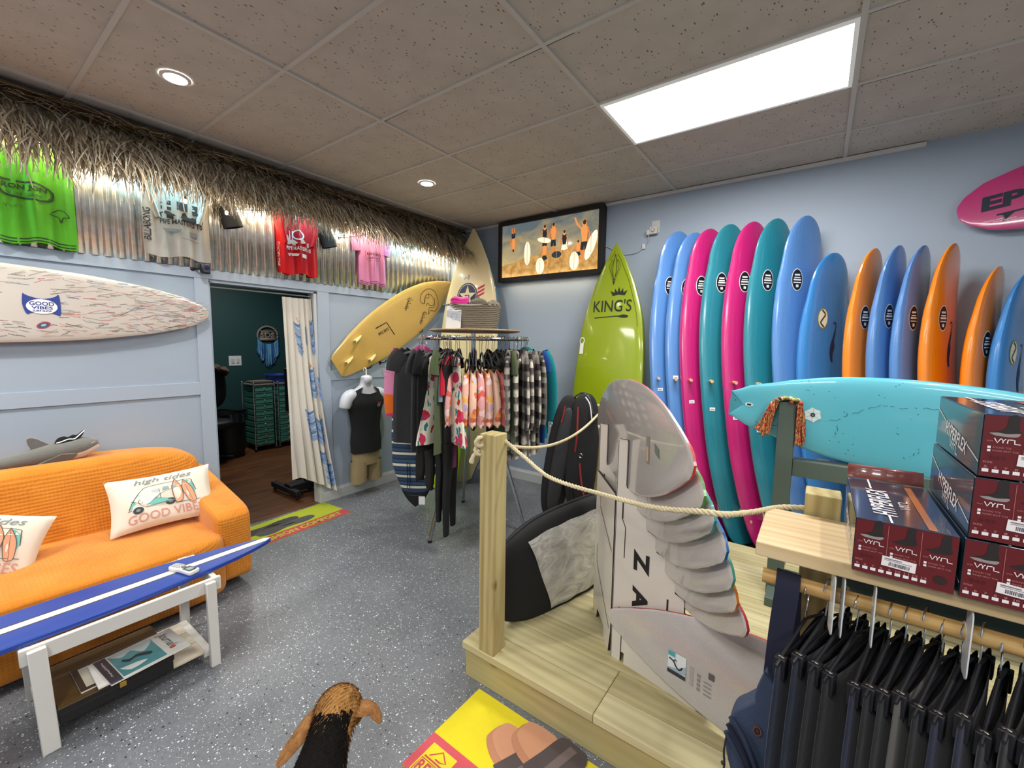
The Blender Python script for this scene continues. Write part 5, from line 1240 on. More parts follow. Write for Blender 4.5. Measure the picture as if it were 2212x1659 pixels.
# empty black hangers crowding above the baby clothes
eh = thing('clothes_hanger', 'empty black hanger squeezed among the baby clothes hangers', 'hanger', (0, 0, 0), 'empty black hangers', local=True)
mb = MB(); mb.tube(catmull([(-.12, 0, -.21), (-.06, 0, -.135), (0, 0, -.11), (.06, 0, -.135), (.12, 0, -.21)], 4), .007, BLK, 8); mb.tube([(-.11, 0, -.21), (.11, 0, -.21)], .006, BLK, 6); hb = mb.build('shoulders', eh)
mb = MB(); mb.tube([(0, 0, -.11), (.002, 0, -.055)]+[(.022*sin(a), 0, .022*cos(a)) for a in [radians(150-38*k) for k in range(8)]], .0022, chrome, 6); mb.build('hook', eh)
at_ring(eh, -64)
for d_ in (-62, -52, -47, -41, -35, -29, -23, -20): more(eh, d_, 'empty black hanger squeezed among the baby clothes hangers')
fl = garment('flannel_shirt', m_pl1, 7, 'grey and cream plaid flannel shirt, the most fully shown of the plaid ones', 'shirt', 'plaid flannel shirts on the round rack', thick=.03); at_ring(fl, 1, -38)
for d_, m_, lb in ((-11, m_pl3, 'dark fine plaid flannel shirt next to the right olive shirt'), (-5, m_pl2, 'brown grey plaid flannel shirt between the fine dark one and the widest one'), (8, m_pl2, 'brown grey plaid flannel shirt just right of the widest one'), (15, m_pl1, 'grey plaid flannel shirt second from the blue shirt'), (22, m_pl3, 'dark plaid flannel shirt next to the blue shirt')):
    more(fl, d_, rot=d_-45, label=lb, mats= {'body': m_, 'sleeve': m_, 'collar': m_})
bl = garment('t_shirt', cloth('#1d3f86', .08), 8, 'royal blue t-shirt at the right end of the round rack', 'shirt'); at_ring(bl, 29, -12)
tl = garment('hoodie', cloth('#0f7f86', .08), 9, 'teal long sleeved top behind the blue t-shirt', 'shirt', thick=.03); at_ring(tl, 38, -2)
# long black wetsuits hanging low
def wetsuit(deg, z0, lb, L=1.28, zt=-.2):
    t = thing('wetsuit', lb, 'wetsuit', (0, 0, 0), 'black wetsuits hung on the round rack', local=True); k = mat('#0b0b0d', .75, var=.03)
    mb = MB(); mb.grid(lambda u, v: V((lerp(.17, .15, v)*cos(2*pi*u), .03*sin(2*pi*u), lerp(zt, -.85, v))), 24, 10, k, cu=True); mb.build('torso', t, smooth=80)
    for sg in (-1, 1):
        mb = MB(); mb.tube(catmull([(sg*.08, 0, -.80), (sg*.085, .01, -1.0), (sg*.095, .0, -1.2), (sg*.10, 0, z0)], 4), [.078-.003*i for i in range(13)], k, 14, flatx=.5); mb.build('leg', t, smooth=80)
    mb = MB(); mb.tube([(-.17, 0, -.2), (0, 0, -.1), (.17, 0, -.2)], .009, BLK, 8); h = mb.build('hanger', t)
    mb = MB(); mb.tube([(0, 0, -.1), (.002, 0, -.055)]+[(.022*sin(a), 0, .022*cos(a)) for a in [radians(150-38*k) for k in range(8)]], .0022, chrome, 6); mb.build('hook', t)
    at_ring(t, deg, -54-(deg+78)*1.2)
wetsuit(-84, -1.42, 'black wetsuit whose legs hang just right of the front rack leg')
wetsuit(-72, -1.52, 'longest black wetsuit, its foot almost touching the floor under the rack')
wetsuit(-108, -.98, 'black wetsuit hidden behind the charcoal shirts above the striped board sock')
ms_ = thing('leggings', 'mauve pink garment hanging low under the right tropical dress', 'trousers', (0, 0, 0), local=True)
mb = MB(); 
for sg in (-1, 1): mb.tube([(sg*.04, 0, -.55), (sg*.045, 0, -1.02)], [.05, .035], cloth('#8a3f66', .1), 12, flatx=.5)
mb.build('legs', ms_, smooth=80); mb = MB(); mb.tube([(0, 0, -.02), (0, 0, -.55)], .003, chrome, 6); mb.build('hook', ms_); at_ring(ms_, -70)
# lime board standing in the corner behind the rack, only its tail showing
t = thing('bodyboard', 'lime green board standing behind the clothes rack, only its lower end visible', 'bodyboard', local=True)
b = Board(1.5, .46, .06, [(0, .5), (.04, .8), (.15, .95), (.5, 1), (.8, .8), (.95, .4), (1, .1)], rn=.03, rt=.02, pw=.5); b.mesh(mat('#a5c818', .5), st=30).build('board', t)
t.location = (.66, -.86, .012); t.rotation_euler = (-.16, 0, .3)
# striped surfboard sock hanging under the tees
t = thing('surfboard_sock', 'navy and cream striped surfboard sock with a black nose hanging under the dark shirts', 'board bag', (.86, -1.55, .1))
cdir = V((cos(radians(34)), sin(radians(34)), 0)); cn = V((sin(radians(34)), -cos(radians(34)), 0)); SO = V((.93, -1.45, 0))
t_m = NT('striped jersey knit'); s_ = t_m.n('SeparateXYZ'); t_m.l(t_m.coord(), s_.inputs[0])
fr_ = t_m.math('FRACT', t_m.math('MULTIPLY', s_.outputs[2], 1/.108)); cc = t_m.ramp(fr_, [(0, '#2b3f5c'), (.30, '#d2cdbb'), (.52, '#1f2e47'), (.62, '#33506e'), (.86, '#1f2e47')], 'CONSTANT'); t_m.col(cc); m_st = t_m.done(.9)
def sock(u, v):
    z = lerp(1.0, .17, v); hwid = .225*min(1, ((z-.05)/.42)**.5 if z < .47 else 1)
    a = 2*pi*u; return SO+cdir*(hwid*cos(a))+cn*(.035*sin(a)+.008*sin(z*20))+V((0, 0, z+.03*sin(a)*0-.03*cos(a)**2*0+.02*(cos(a))**2))
mb = MB(); mb.grid(sock, 40, 30, m_st, cu=True); mb.build('sleeve', t, smooth=80)
def sockb(u, v):
    z = lerp(.20, .055, v); hwid = .225*((z-.05)/.42)**.5*1.02 if z > .051 else .01
    a = 2*pi*u; return SO+cdir*(hwid*cos(a))+cn*(.036*sin(a)*(1-.6*v))+V((0, 0, z+.02*(cos(a))**2))
mb = MB(); mb.grid(lambda u, v: sockb(u, v), 40, 12, mat('#17181b', .8), cu=True); lab(mb.build('nose_cap', t, smooth=80), 'black neoprene nose cap')
mb = MB(); fsock = lambda u, v, w=0.0: SO+cdir*u+V((0, 0, v))+cn*(w+.045); mb.rect(.04, .09, .10, .17, WHT, fsock); mb.build('price_tag', t, smooth=0)
mb = MB(); 
for dx in (-.07, -.045): mb.tube([fsock(dx, .5, 0), fsock(dx+.004, .36, .004), fsock(dx, .24, 0)], .003, BLK, 6)
mb.tube([fsock(0, 1.0, -.03), (RC.x-.42, RC.y-.2, RZ)], .003, BLK, 6); mb.build('drawcord', t)
# ================================================================== MANNEQUIN
t = thing('mannequin', 'white hanging male torso form wearing a black tank top and khaki shorts', 'mannequin', (.13, -1.43, .5))
mw = mat('#c9cad2', .35, var=.02)
TB = [(.50, .150), (.58, .158), (.72, .148), (.85, .165), (.98, .192), (1.05, .205), (1.10, .19), (1.14, .13), (1.17, .075), (1.21, .058), (1.26, .056)]
TD = [(.50, .085), (.72, .078), (.98, .098), (1.08, .08), (1.14, .06), (1.17, .05), (1.26, .05)]
MC = V((.125, -1.43, 0))
def torso(u, v, off=0.0, z=None):
    z = lerp(.50, 1.26, v) if z is None else z; a = 2*pi*u
    hx, hy = sinterp(TB, z)+off, sinterp(TD, z)+off
    c = math.copysign(abs(cos(a))**.85, cos(a)); p = MC+V((hy*sin(a), hx*c, z))
    if sin(a) > 0 and .92 < z < 1.06: p.x += .014*abs(cos(a))**.5*sin((z-.92)/.14*pi)*(1 if abs(cos(a)) > .2 else .6)
    if z > 1.1: p.x += (z-1.1)*.18
    return p
mb = MB(); mb.grid(torso, 40, 36, mw, cu=True)
for sg in (-1, 1): mb.tube(catmull([(.125, MC.y+sg*.13, 1.085), (.13, MC.y+sg*.20, 1.06), (.135, MC.y+sg*.235, 1.0), (.135, MC.y+sg*.245, .955)], 4), [.06, .066, .068, .068, .067, .066, .064, .062, .06, .058, .056, .054, .05], mw, 16)
mb.ell((.155, MC.y, 1.255), (.055, .058, .028), mw); mb.ell((.17, MC.y, 1.235), (.05, .052, .05), mw)
mb.build('torso', t, smooth=80)
mb = MB(); mb.tube([(.155, MC.y, 1.27), (.155, MC.y, 1.33)], .007, WHT, 8); mb.tube([(.155, MC.y, 1.33)]+[(.155-.022*(1-cos(a)), MC.y, 1.335+.022*sin(a)) for a in [k*.5 for k in range(8)]], .005, WHT, 8); mb.build('hook', t)
tkm = mat('#0e0f12', .9, var=.05, bump=.4, bscale=20); tkt = mat('#55575c', .9)
def ztop(a):
    # garment upper edge by direction: 0 = +y side, pi/2 = front
    c = abs(cos(a)); f_ = sin(a)
    if c > .93: return .97
    if c > .82: return lerp(1.12, .97, ((c-.82)/.11)**.8)
    if c > .42: return lerp(1.10 if f_ > 0 else 1.13, 1.158, min(1, (c-.42)/.14)**.6)-(.03*max(0, (c-.62)/.2))
    return lerp(1.085, 1.10, c/.42) if f_ > 0 else 1.13
def tank(u, v, off=.010):
    a = 2*pi*u; z = lerp(.47, ztop(a), v)
    return torso(u, 0, off+.012*(1-v)*(1+.5*sin(a*5)), z)
tt = thing('tank_top', 'black tank top with a small shield emblem on the white mannequin', 'shirt', (.13, -1.43, .5))
mb = MB(); mb.grid(tank, 72, 24, tkm, cu=True); mb.build('body', tt, smooth=80)
mb = MB(); mb.tube([tank(k/72, 1.0) for k in range(73)], .0035, tkt, 6); mb.build('edge_binding', tt)
mb = MB(); fe = lambda u, v, w=0.0: (lambda p: p+V((w+.002, 0, 0)))(torso((atan2(sqrt(max(0, 1-((u)/.2)**2)), u/.2))/(2*pi), 0, .016, v))
mb.flat(poly2([(.052, 1.0), (.075, 1.005), (.098, 1.0), (.105, .965), (.075, .935), (.045, .965), (.052, 1.0)], 3), mat('#262a3a', .8), fe, .003); mb.rect(.052, .985, .098, .998, mat('#a03040', .8), fe, .004); mb.text('17', .057, .95, .036, .028, WHT, fe, .004, .02); mb.build('emblem', tt)
tt = thing('shorts', 'khaki shorts on the white mannequin below the black tank top', 'shorts', (.13, -1.43, .4)); kh = mat('#8f7f5c', .9, var=.08, bump=.4, bscale=20)
mb = MB(); mb.grid(lambda u, v: MC+V(((.088+.012*v)*sin(2*pi*u), (.150+.012*v)*cos(2*pi*u), lerp(.52, .34, v))), 40, 8, kh, cu=True); mb.build('waist', tt, smooth=80)
for sg in (-1, 1):
    mb = MB(); mb.grid(lambda u, v, sg=sg: MC+V(((.092-.008*v)*sin(2*pi*u)+.004*sin(8*pi*u+3), sg*(.083+.012*v)+(.083+.004*v)*cos(2*pi*u), lerp(.37, .155+.012*sin(4*pi*u), v))), 36, 12, kh, cu=True); mb.build('leg', tt, smooth=80)
# ================================================================== DECK
ptl = lambda ax, s=1.0: wood('#b3aa72', '#938854', ax, s, .7, True, 'pressure treated pine')
t = thing('wooden_deck', 'low platform of pale treated planks in front of the foam surfboards', 'deck', (2.66, -2.68, 0))
DX0, DX1, DZ = 2.665, 6.3, .18
y = -2.685; k = 0; rd = random.Random(4)
def plank(x0, x1, y0, y1, ix):
    mb = MB(); M = Matrix.Identity(4)
    mt = PLM[ix % len(PLM)]; mb.box(x0, x1, y0, y1, DZ-.036, DZ, mt); mb.build('plank', t, bevel=.004, smooth=0)
PLM = [wood('#c8bf95', '#b3a97c', 'x', .5, .7, True), wood('#c2b88c', '#ada276', 'x', .6, .7, True), wood('#cdc49c', '#b8ae84', 'x', .55, .7, True), wood('#bdb388', '#a79c72', 'x', .45, .7, True)]
W_ = .142
while y < -.70:
    xs_ = [DX0]+([3.36] if k in (0, 1) else [[4.6], [3.9], [5.2], [4.2]][k % 4])+[DX1]
    for a, b_ in zip(xs_, xs_[1:]): plank(a+.0008, b_-.0008, y, min(y+W_-.003, -.66), k+int(a*3)); 
    y += W_; k += 1
mb = MB(); mb.box(DX0+.012, DX1, -2.672, -2.634, .0, DZ-.036, wood('#b5a978', '#958958', 'x', .55, .7, True)); mb.build('front_fascia', t, bevel=.004, smooth=0)
mb = MB(); mb.box(DX0+.010, DX0+.048, -2.632, -.66, 0, DZ-.036, ptl('y')); mb.build('side_fascia', t, bevel=.004, smooth=0)
mb = MB(); mb.box(DX0+.012, DX1, -.70, -.662, 0, DZ-.036, ptl('x')); mb.build('back_fascia', t, bevel=.004, smooth=0)
def post(name, label, x, y, zt, cut=False):
    t = thing(name, label, 'post', (x, y, DZ))
    mb = MB(); h = .0445; n = 4; vs = []
    mb.box(x-h, x+h, y-h, y+h, DZ, zt, wood('#b9aa78', '#93804c', 'z', .6, .65, True, 'post pine')); mb.build('timber', t, bevel=.004, smooth=0); return t
P1 = post('rope_post', 'square wooden post with a knotted rope at the near left corner of the deck', 2.812, -2.636, 1.226)
P2 = post('rope_post', 'square wooden post behind the pine shelf, left of the boot boxes', 4.027, -2.558, 1.197)
P3 = post('rope_post', 'wooden post at the far left of the deck hidden by the black board bag', 2.74, -1.30, 1.2)
m_rope = mat('#cbbd9a', .9, var=.12, nscale=80, bump=.3, bscale=200, name='rope')
def rope(name, label, pts, r=.0085, pitch=.045):
    P_ = catmull(pts, 16); t = MB(); L = 0; strands = [[], [], []]
    for i, p in enumerate(P_):
        if i: L += (p-P_[i-1]).length
        d = (P_[min(i+1, len(P_)-1)]-P_[max(i-1, 0)]).normalized(); a = V((0, 0, 1)).cross(d).normalized(); b_ = d.cross(a)
        for k in range(3):
            an = 2*pi*(L/pitch+k/3); strands[k].append(p+(a*cos(an)+b_*sin(an))*r*.55)
    for s_ in strands: t.tube(s_, r*.58, m_rope, 7)
    return tag(t.build(name, smooth=80), label, 'rope')
def dense(a, b_, sag, n=14):
    a, b_ = V(a), V(b_); return [a.lerp(b_, k/n)-V((0, 0, sag*4*(k/n)*(1-k/n))) for k in range(n+1)]
rope('rope', 'twisted cream rope sagging from the near post across to the post behind the pine shelf', [(2.850, -2.60, 1.19), (2.98, -2.63, 1.14), (3.16, -2.70, 1.10), (3.40, -2.755, 1.105), (3.60, -2.83, 1.130), (3.755, -2.885, 1.172), (3.81, -2.86, 1.170), (3.865, -2.70, 1.14), (3.92, -2.585, 1.13), (3.985, -2.555, 1.135)], .0085)
rope('rope', 'twisted cream rope running back along the deck edge to the black board bag', dense((2.83, -2.592, 1.168), (2.752, -1.345, 1.15), .10), .008)
mb = MB()
for c_ in (((2.765, -2.66, 1.175), .022), ((2.760, -2.68, 1.145), .018), ((2.775, -2.690, 1.19), .02)):
    p, r_ = V(c_[0]), c_[1]; a0 = rd.random()*3
    mb.tube([p+V((.008*cos(k*.9), r_*cos(k*.62+a0), r_*sin(k*.62+a0))) for k in range(12)], .0085, m_rope, 8)
mb.tube(catmull([(2.765, -2.68, 1.15), (2.745, -2.70, 1.12), (2.735, -2.70, 1.09)], 4), [.009]*6+[.012]*3, m_rope, 8); tag(mb.build('rope_knot'), 'knotted frayed rope end on the near wooden post', 'rope')
# ================================================================== BOARD BAGS
m_bk = mat('#141416', .85, var=.12, nscale=10, bump=.5, bscale=18, name='black padded fabric')
def silver():
    t = NT('crinkled silver fabric'); v = t.coord(scale=(1, 1, .6)); n = t.noise(v, 9, 5, .6, 1.5)
    t.col(t.ramp(n, [(.35, '#a9a9a6'), (.65, '#e4e3df')])); t.bump(n, .9, .02); return t.done(.42, .3, .5)
t = thing('board_bag', 'black and silver padded board bag lying on edge on the deck behind the skimboard stand', 'board bag', local=True)
BT = [(0, .30), (.03, .52), (.09, .74), (.2, .93), (.35, 1), (.6, .97), (.8, .8), (.92, .5), (.98, .25), (1, .1)]
b = Board(1.45, .58, .15, BT, rn=-.02, rt=.0, pw=.6, rnd=0)
m_sv = silver()
mb = b.mesh(m_bk, st=50, n=40)
mb.build('shell', t, smooth=80)
mb = MB()
def sv(u, v):
    tt_ = lerp(.16+.10*v, .93, u); h = b.hw(tt_)*.80; x = lerp(-h, h, v); p = b.pt(x, tt_, 1); p.y -= .004+.004*sin(u*40+v*9); return p
mb.grid(sv, 40, 16, m_sv); lab(mb.build('silver_panel', t, smooth=80), 'crinkled silver heat panel')
mb = MB(); mb.tube([V((b.hw(q)*1.005, -b.rk(q), q*1.45)) for q in [k/50 for k in range(51)]], .006, BLK, 6); mb.tube([V((-b.hw(q)*1.005, -b.rk(q), q*1.45)) for q in [k/50 for k in range(51)]], .006, BLK, 6); mb.build('zip_piping', t)
az = V((.26, .93, .05)).normalized(); ny = V((-.93, .30, .0)); ny = (ny-az*ny.dot(az)).normalized(); ax_ = ny.cross(az)
# local -Y (the face with the silver panel) looks toward -x/-y (the camera side)
face = V((.93, -.36, 0)); face = (face-az*face.dot(az)).normalized(); yv = -face; xv = yv.cross(az)
t.matrix_world = Matrix(((xv.x, yv.x, az.x, 2.735), (xv.y, yv.y, az.y, -2.585), (xv.z, yv.z, az.z, .408), (0, 0, 0, 1)))
t = thing('board_bag', 'black padded board bag with red and white trim draped over the hidden far post', 'board bag', (2.62, -1.42, .4))
def lobe(c, ax1, L, Wd, T, mt, nm):
    mb = MB(); z_ = V(ax1).normalized(); f_ = V((.58, -.81, 0)); f_ = (f_-z_*f_.dot(z_)).normalized(); x_ = z_.cross(f_); M = Matrix((x_, f_, z_)).transposed()
    mb.ell(c, (Wd/2, T/2, L/2), mt, M=M, nu=28, nv=18, pw=.75); mb.build(nm, t, smooth=80); return x_, f_, z_
lobe((2.505, -1.46, .81), (.13, .07, 1), .93, .21, .10, m_bk, 'bag_half')
lobe((2.66, -1.42, .86), (.03, .05, 1), .86, .23, .10, m_bk, 'bag_half')
gp_ = mat('#2a2a2d', .8, var=.1, bump=.3, bscale=20)
lobe((2.53, -1.505, .80), (.13, .07, 1), .78, .11, .07, gp_, 'side_pocket')
mb = MB(); rdm = mat('#8f1f24', .7)
mb.tube(catmull([(2.655, -1.49, 1.20), (2.66, -1.505, 1.0), (2.645, -1.50, .88)], 5), .006, rdm, 6); mb.tube(catmull([(2.57, -1.52, 1.20), (2.55, -1.53, 1.08)], 5), .005, rdm, 6); mb.tube(catmull([(2.68, -1.49, .80), (2.695, -1.49, .68), (2.72, -1.48, .55)], 5), .006, rdm, 6); mb.build('red_piping', t)
mb = MB(); mb.tube(catmull([(2.58, -1.42, 1.25), (2.64, -1.40, 1.29), (2.70, -1.40, 1.26), (2.745, -1.42, 1.15)], 6), .016, BLK, 8, flat=.4); mb.build('strap', t); mb = MB(); mb.tube(catmull([(2.63, -1.50, .62), (2.64, -1.51, .52), (2.68, -1.49, .47)], 6), .018, BLK, 8, flat=.4); mb.build('strap', t)
mb = MB(); mb.tube(catmull([(2.70, -1.47, 1.27), (2.735, -1.47, 1.22), (2.75, -1.46, 1.10)], 6), .004, WHT, 6); mb.build('white_piping', t)
for p in ((2.47, -1.54, 1.06), (2.69, -1.50, .86)):
    mb = MB(); mb.tube([V(p)+V((.012*cos(k*.8), .004, .016*sin(k*.8))) for k in range(9)], .003, chrome, 6); mb.build('buckle', t)
# ================================================================== SKIMBOARD STAND
m_ply = mat('#d3cdc3', .38, var=.03, nscale=3, coat=.3, name='white laminated ply'); m_ed = mat('#2a211c', .7, var=0)
dX = V((.9777, -.210, 0)); up = V((0, 0, 1)); dB = V((.604, -.797, 0)); nB = V((-.797, -.604, 0)); nF = V((-.21, -.978, 0))
t = thing('skimboard_stand', 'white laser cut display stand with big black letters holding a cascade of skimboards', 'display stand', (3.3, -2.3, DZ))
O1 = V((3.288, -2.338, DZ)); O2 = V((3.071, -2.05, DZ))
steps = [(.058, .823), (.108, .737), (.161, .662), (.206, .584), (.252, .513), (.294, .443), (.336, .375), (.38, .30)]
poly = [(0, 0), (0, 1.03), (.004, 1.036), (.048, 1.036), (.052, 1.03), (.052, .823)]
for (s0, z0), (s1, z1) in zip(steps, steps[1:]): poly += [(s1-.004, z0-.01), (s1, z0-.02), (s1, z1)]
poly += [(.45, .29), (.45, .02), (.40, .0), (.07, 0), (.07, .05), (.05, .05), (.05, 0)]
for O, nm in ((O1, 'front_plate'), (O2, 'rear_plate')):
    fr = lambda u, v, w=0.0, O=O: O+dX*u+up*v+nF*w
    mb = MB(); mb.prism(poly, -.012, 0, m_ply, fr, side=m_ed); mb.build(nm, t, smooth=0)
L12 = (O1-O2).length; d12 = (O1-O2).normalized(); n12 = V((d12.y, -d12.x, 0))
fr = lambda u, v, w=0.0: O2+d12*u+up*v+n12*w
mb = MB(); mb.prism([(.0, 0.0), (.0, .78), (L12, .78), (L12, .12), (L12-.03, .0), (.25, .0), (.23, .06), (.1, .06), (.08, 0)], -.006, .006, m_ply, fr, side=m_ed); mb.build('side_plate', t, smooth=0)
mb = MB()
for fr_, dxs in ((lambda u, v, w=0.0: O1+dX*u+up*v+nF*w, 0), (lambda u, v, w=0.0: O2+dX*u+up*v+nF*w, 0)):
    mb.rect(.034, .678, .041, .77, m_ed, fr_); mb.stroke([(.036, .678), (.054, .641), (.053, .50)], .004, m_ed, fr_); mb.rect(.034, .16, .041, .26, m_ed, fr_); mb.stroke([(.036, .17), (.054, .13), (.053, .03)], .004, m_ed, fr_); mb.rect(.262, .33, .270, .405, m_ed, fr_)
    mb.stroke([(.003, .0), (.003, 1.03), (.05, 1.033), (.05, .83)], .0025, m_ed, fr_, .0008)
frn = lambda u, v, w=0.0: O2+d12*u+up*v+n12*(w+.007)
mb.stroke([(.10, .70), (.10, .62), (.34, .50)], .006, m_ed, frn); mb.stroke([(.06, .40), (.06, .30), (.34, .12)], .006, m_ed, frn)
mb.build('slots', t, smooth=0)
mb = MB(); f1 = lambda u, v, w=0.0: O1+dX*u+up*v+nF*w
for ch, zt, h_ in (('Z', .563, .100), ('A', .395, .10), ('P', .235, .10)): mb.text(ch, .102, zt, h_, .075, BLK, f1, .0016, .045, 0, -pi/2)
mb.build('lettering', t, smooth=0)
# ---- skimboards
def sk_outline(L, Wd, n=30):
    tab = [(0, .0), (.012, .16), (.04, .42), (.10, .66), (.22, .90), (.40, 1), (.56, .965), (.70, .83), (.82, .62), (.92, .37), (.975, .20), (.992, .11), (1, .0)]
    ts = [.5-.5*cos(pi*k/n) for k in range(n+1)]
    up_ = [((q-.5)*L, Wd/2*max(0, sinterp(tab, q))) for q in ts]; lo = [(x, -y_) for x, y_ in reversed(up_[1:-1])]
    return up_+lo
m_sk = NT('skimboard underside'); m_sk.col(m_sk.ramp(m_sk.noise(m_sk.coord(), 400, 2), [(.3, '#b3afac'), (.7, '#c6c2bf')])); m_sk = m_sk.done(.22, 0, .5, .9)
rims = ['#c2342c', '#4f8a3a', '#1f8d8a', '#2467a8', '#4fa08a', '#e07a1c', '#c03a48', '#5cae92']
tipl = [.605, .578, .55, .535, .49, .43, .405, .375]; tipz = [1.283, 1.195, 1.122, 1.040, .948, .858, .778, .70]
words = ['with a red orange rim, highest and most fully shown', 'with a green rim, second from the top', 'with a teal rim, third from the top', 'with a blue rim, fourth from the top, in the middle', 'with a mint rim, fifth from the top', 'with an orange rim, sixth from the top', 'with a rose rim, lowest of those on the stand', 'with a pale green rim, lowest on the stand']
def skim(label, O, X, Y, N, L, Wd, rim, sticker=True):
    """N looks from the board toward the viewer side"""
    t = thing('skimboard', label, 'skimboard', tuple(O), 'skimboards on the white stand')
    f = lambda u, v, w=0.0: O+X*u+Y*v+N*(w)
    mb = MB(); P_ = sk_outline(L, Wd); mr = mat(rim, .4, coat=.4)
    n = len(P_); inn = [(x*.985, y_*.965) for x, y_ in P_]
    # domed section: face ring -> rim -> back
    rings = [(inn, .0), (P_, -.004), (P_, -.012), (inn, -.015)]
    vs = [f(x, y_, w_) for ring, w_ in rings for x, y_ in ring]
    mb.add(vs, [], m_sk); o = 0
    mb.f.append(tuple(range(n))); mb.mi.append(mb.m(m_sk)); mb.f.append(tuple(3*n+k for k in range(n-1, -1, -1))); mb.mi.append(mb.m(mr))
    for r_ in range(3):
        for k in range(n): mb.f.append((r_*n+k, (r_+1)*n+k, (r_+1)*n+(k+1) % n, r_*n+(k+1) % n)); mb.mi.append(mb.m(m_sk if r_ == 0 else mr))
    mb.build('board', t, smooth=30)
    return t, f
p1 = O1+dX*.058
for k in range(7):
    L = 1.25-.045*k; tip = p1+dX*(.047*k)+dB*tipl[k]; tilt = radians(4.0)
    X = (dB*cos(tilt)+up*sin(tilt)); Y = (up*cos(tilt)-dB*sin(tilt)); tip.z = tipz[k]
    O = tip-X*(L/2)
    st_, f = skim('pale grey bottomed skimboard '+words[k], O, X, Y, nB, L, [.49, .485, .48, .47, .455, .42, .36][k], rims[k])
    if k == 0:
        mb = MB(); mb.rect(.225, -.075, .262, .03, mat('#8c8880', .3), f); mb.rect(.233, -.065, .255, -.01, mat('#c9a58c', .4), f, .002); mb.flat([(.32, -.02), (.365, -.035), (.36, .0), (.315, .015)], mat('#6f7672', .3), f); mb.build('sticker', st_, smooth=0)
f0 = O1+nF*.030
L, Wd = 1.38, .435; O = f0+dX*(L/2-.01); O.z = .405; tl_ = radians(1.0); X = dX*cos(tl_)+up*sin(tl_); Y = up*cos(tl_)-dX*sin(tl_)
Y = (Y+nF*-.05).normalized()
st_, f = skim('large pale skimboard with a red rim standing on its edge in front of the stand', O, -X, Y, nF, L, Wd, '#b3302e')
mb = MB(); ff = lambda u, v, w=0.0: f0+nF*(w+.003)+dX*u+V((0, 0, v))-nF*.0+V((0, 0, 0))
def ff(u, v, w=0.0):
    p = f0+dX*u; q = p-O; uu, vv = q.dot(-X), (v-O.z); return f(uu, vv, w+.0012)
mb.rect(.300, .318, .375, .405, mat('#dfe8ea', .4), ff, .001); mb.rect(.30, .385, .33, .405, mat('#4fa8b0', .4), ff, .002); mb.flat([(.30, .335), (.34, .345), (.375, .37), (.375, .335), (.30, .32)], mat('#9db7c4', .4), ff, .002); mb.rect(.300, .314, .375, .330, mat('#2f3138', .4), ff, .003)
mb.stroke(poly2([(.305, .375), (.325, .368), (.335, .352), (.350, .345), (.362, .36)], 4), .006, mat('#22262c', .5), ff, .003); mb.stroke([(.325, .37), (.332, .380), (.336, .372)], .004, mat('#22262c', .5), ff, .003)
mb.build('photo_sticker', st_, smooth=0)
mb = MB(); gq = mat('#8d8b88', .5)
for k in range(5): mb.rect(.39, .375-.016*k, .405, .385-.016*k, mat('#a8a5a1', .5), ff)
for k in range(4): mb.rect(.42, .36-.018*k, .432, .372-.018*k, gq, ff); mb.rect(.445, .352-.016*k, .475, .357-.016*k, gq, ff)
mb.rect(.462, .375, .484, .40, mat('#5d5b58', .5), ff); mb.build('small_print', st_, smooth=0)
# ================================================================== DARK GREEN RACK WITH THE TURQUOISE BOARD
m_dg = mat('#52625a', .5, var=.05, nscale=8, bump=.15, bscale=50, name='dark green paint')
t = thing('board_stand', 'dark green painted wooden stand carrying the turquoise surfboard on its rail', 'stand', (4.5, -1.26, DZ))
for x in (3.866, 5.30):
    mb = MB(); mb.box(x-.042, x+.042, -1.30, -1.225, DZ, 1.325, m_dg); mb.build('upright', t, bevel=.004, smooth=0)
    mb = MB(); mb.box(x-.035, x+.035, -1.45, -1.05, DZ, DZ+.05, m_dg); mb.build('foot', t, bevel=.004, smooth=0)
mb = MB(); mb.box(3.909, 5.257, -1.29, -1.20, .905, 1.0, m_dg); mb.build('rail', t, bevel=.004, smooth=0)
mb = MB(); mb.box(3.909, 5.257, -1.28, -1.24, .25, .33, m_dg); mb.build('rail', t, bevel=.004, smooth=0)
for x in (4.05, 4.95):
    mb = MB(); mb.box(x-.03, x+.03, -1.20, -1.10, .93, .985, m_dg); mb.build('cleat', t, bevel=.004, smooth=0)
# woven cloth over the post
def woven():
    t = NT('woven striped cloth'); v = t.coord(); w1 = t.n('TexWave', i_Scale=22.0, i_Distortion=1.5); w1.bands_direction = 'X'; t.l(v, w1.inputs['Vector'])
    vo = t.n('TexVoronoi', i_Scale=90.0); t.l(v, vo.inputs['Vector']); s_ = t.n('SeparateColor'); t.l(vo.outputs['Color'], s_.inputs[0])
    c = t.ramp(t.math('MULTIPLY_ADD', s_.outputs[0], .6, t.math('MULTIPLY', w1.outputs['Fac'], .4)), [(0, '#7a2418'), (.3, '#b54a2a'), (.5, '#c9a86a'), (.62, '#9a3322'), (.8, '#5b6b4a'), (.9, '#caa070')], 'CONSTANT')
    t.col(c); t.bump(t.noise(v, 150, 3), .6, .004); return t.done(.95)
mwv = woven()
t = thing('woven_strap', 'orange red woven cloth strap draped over the dark green post', 'cloth', (3.866, -1.27, 1.33))
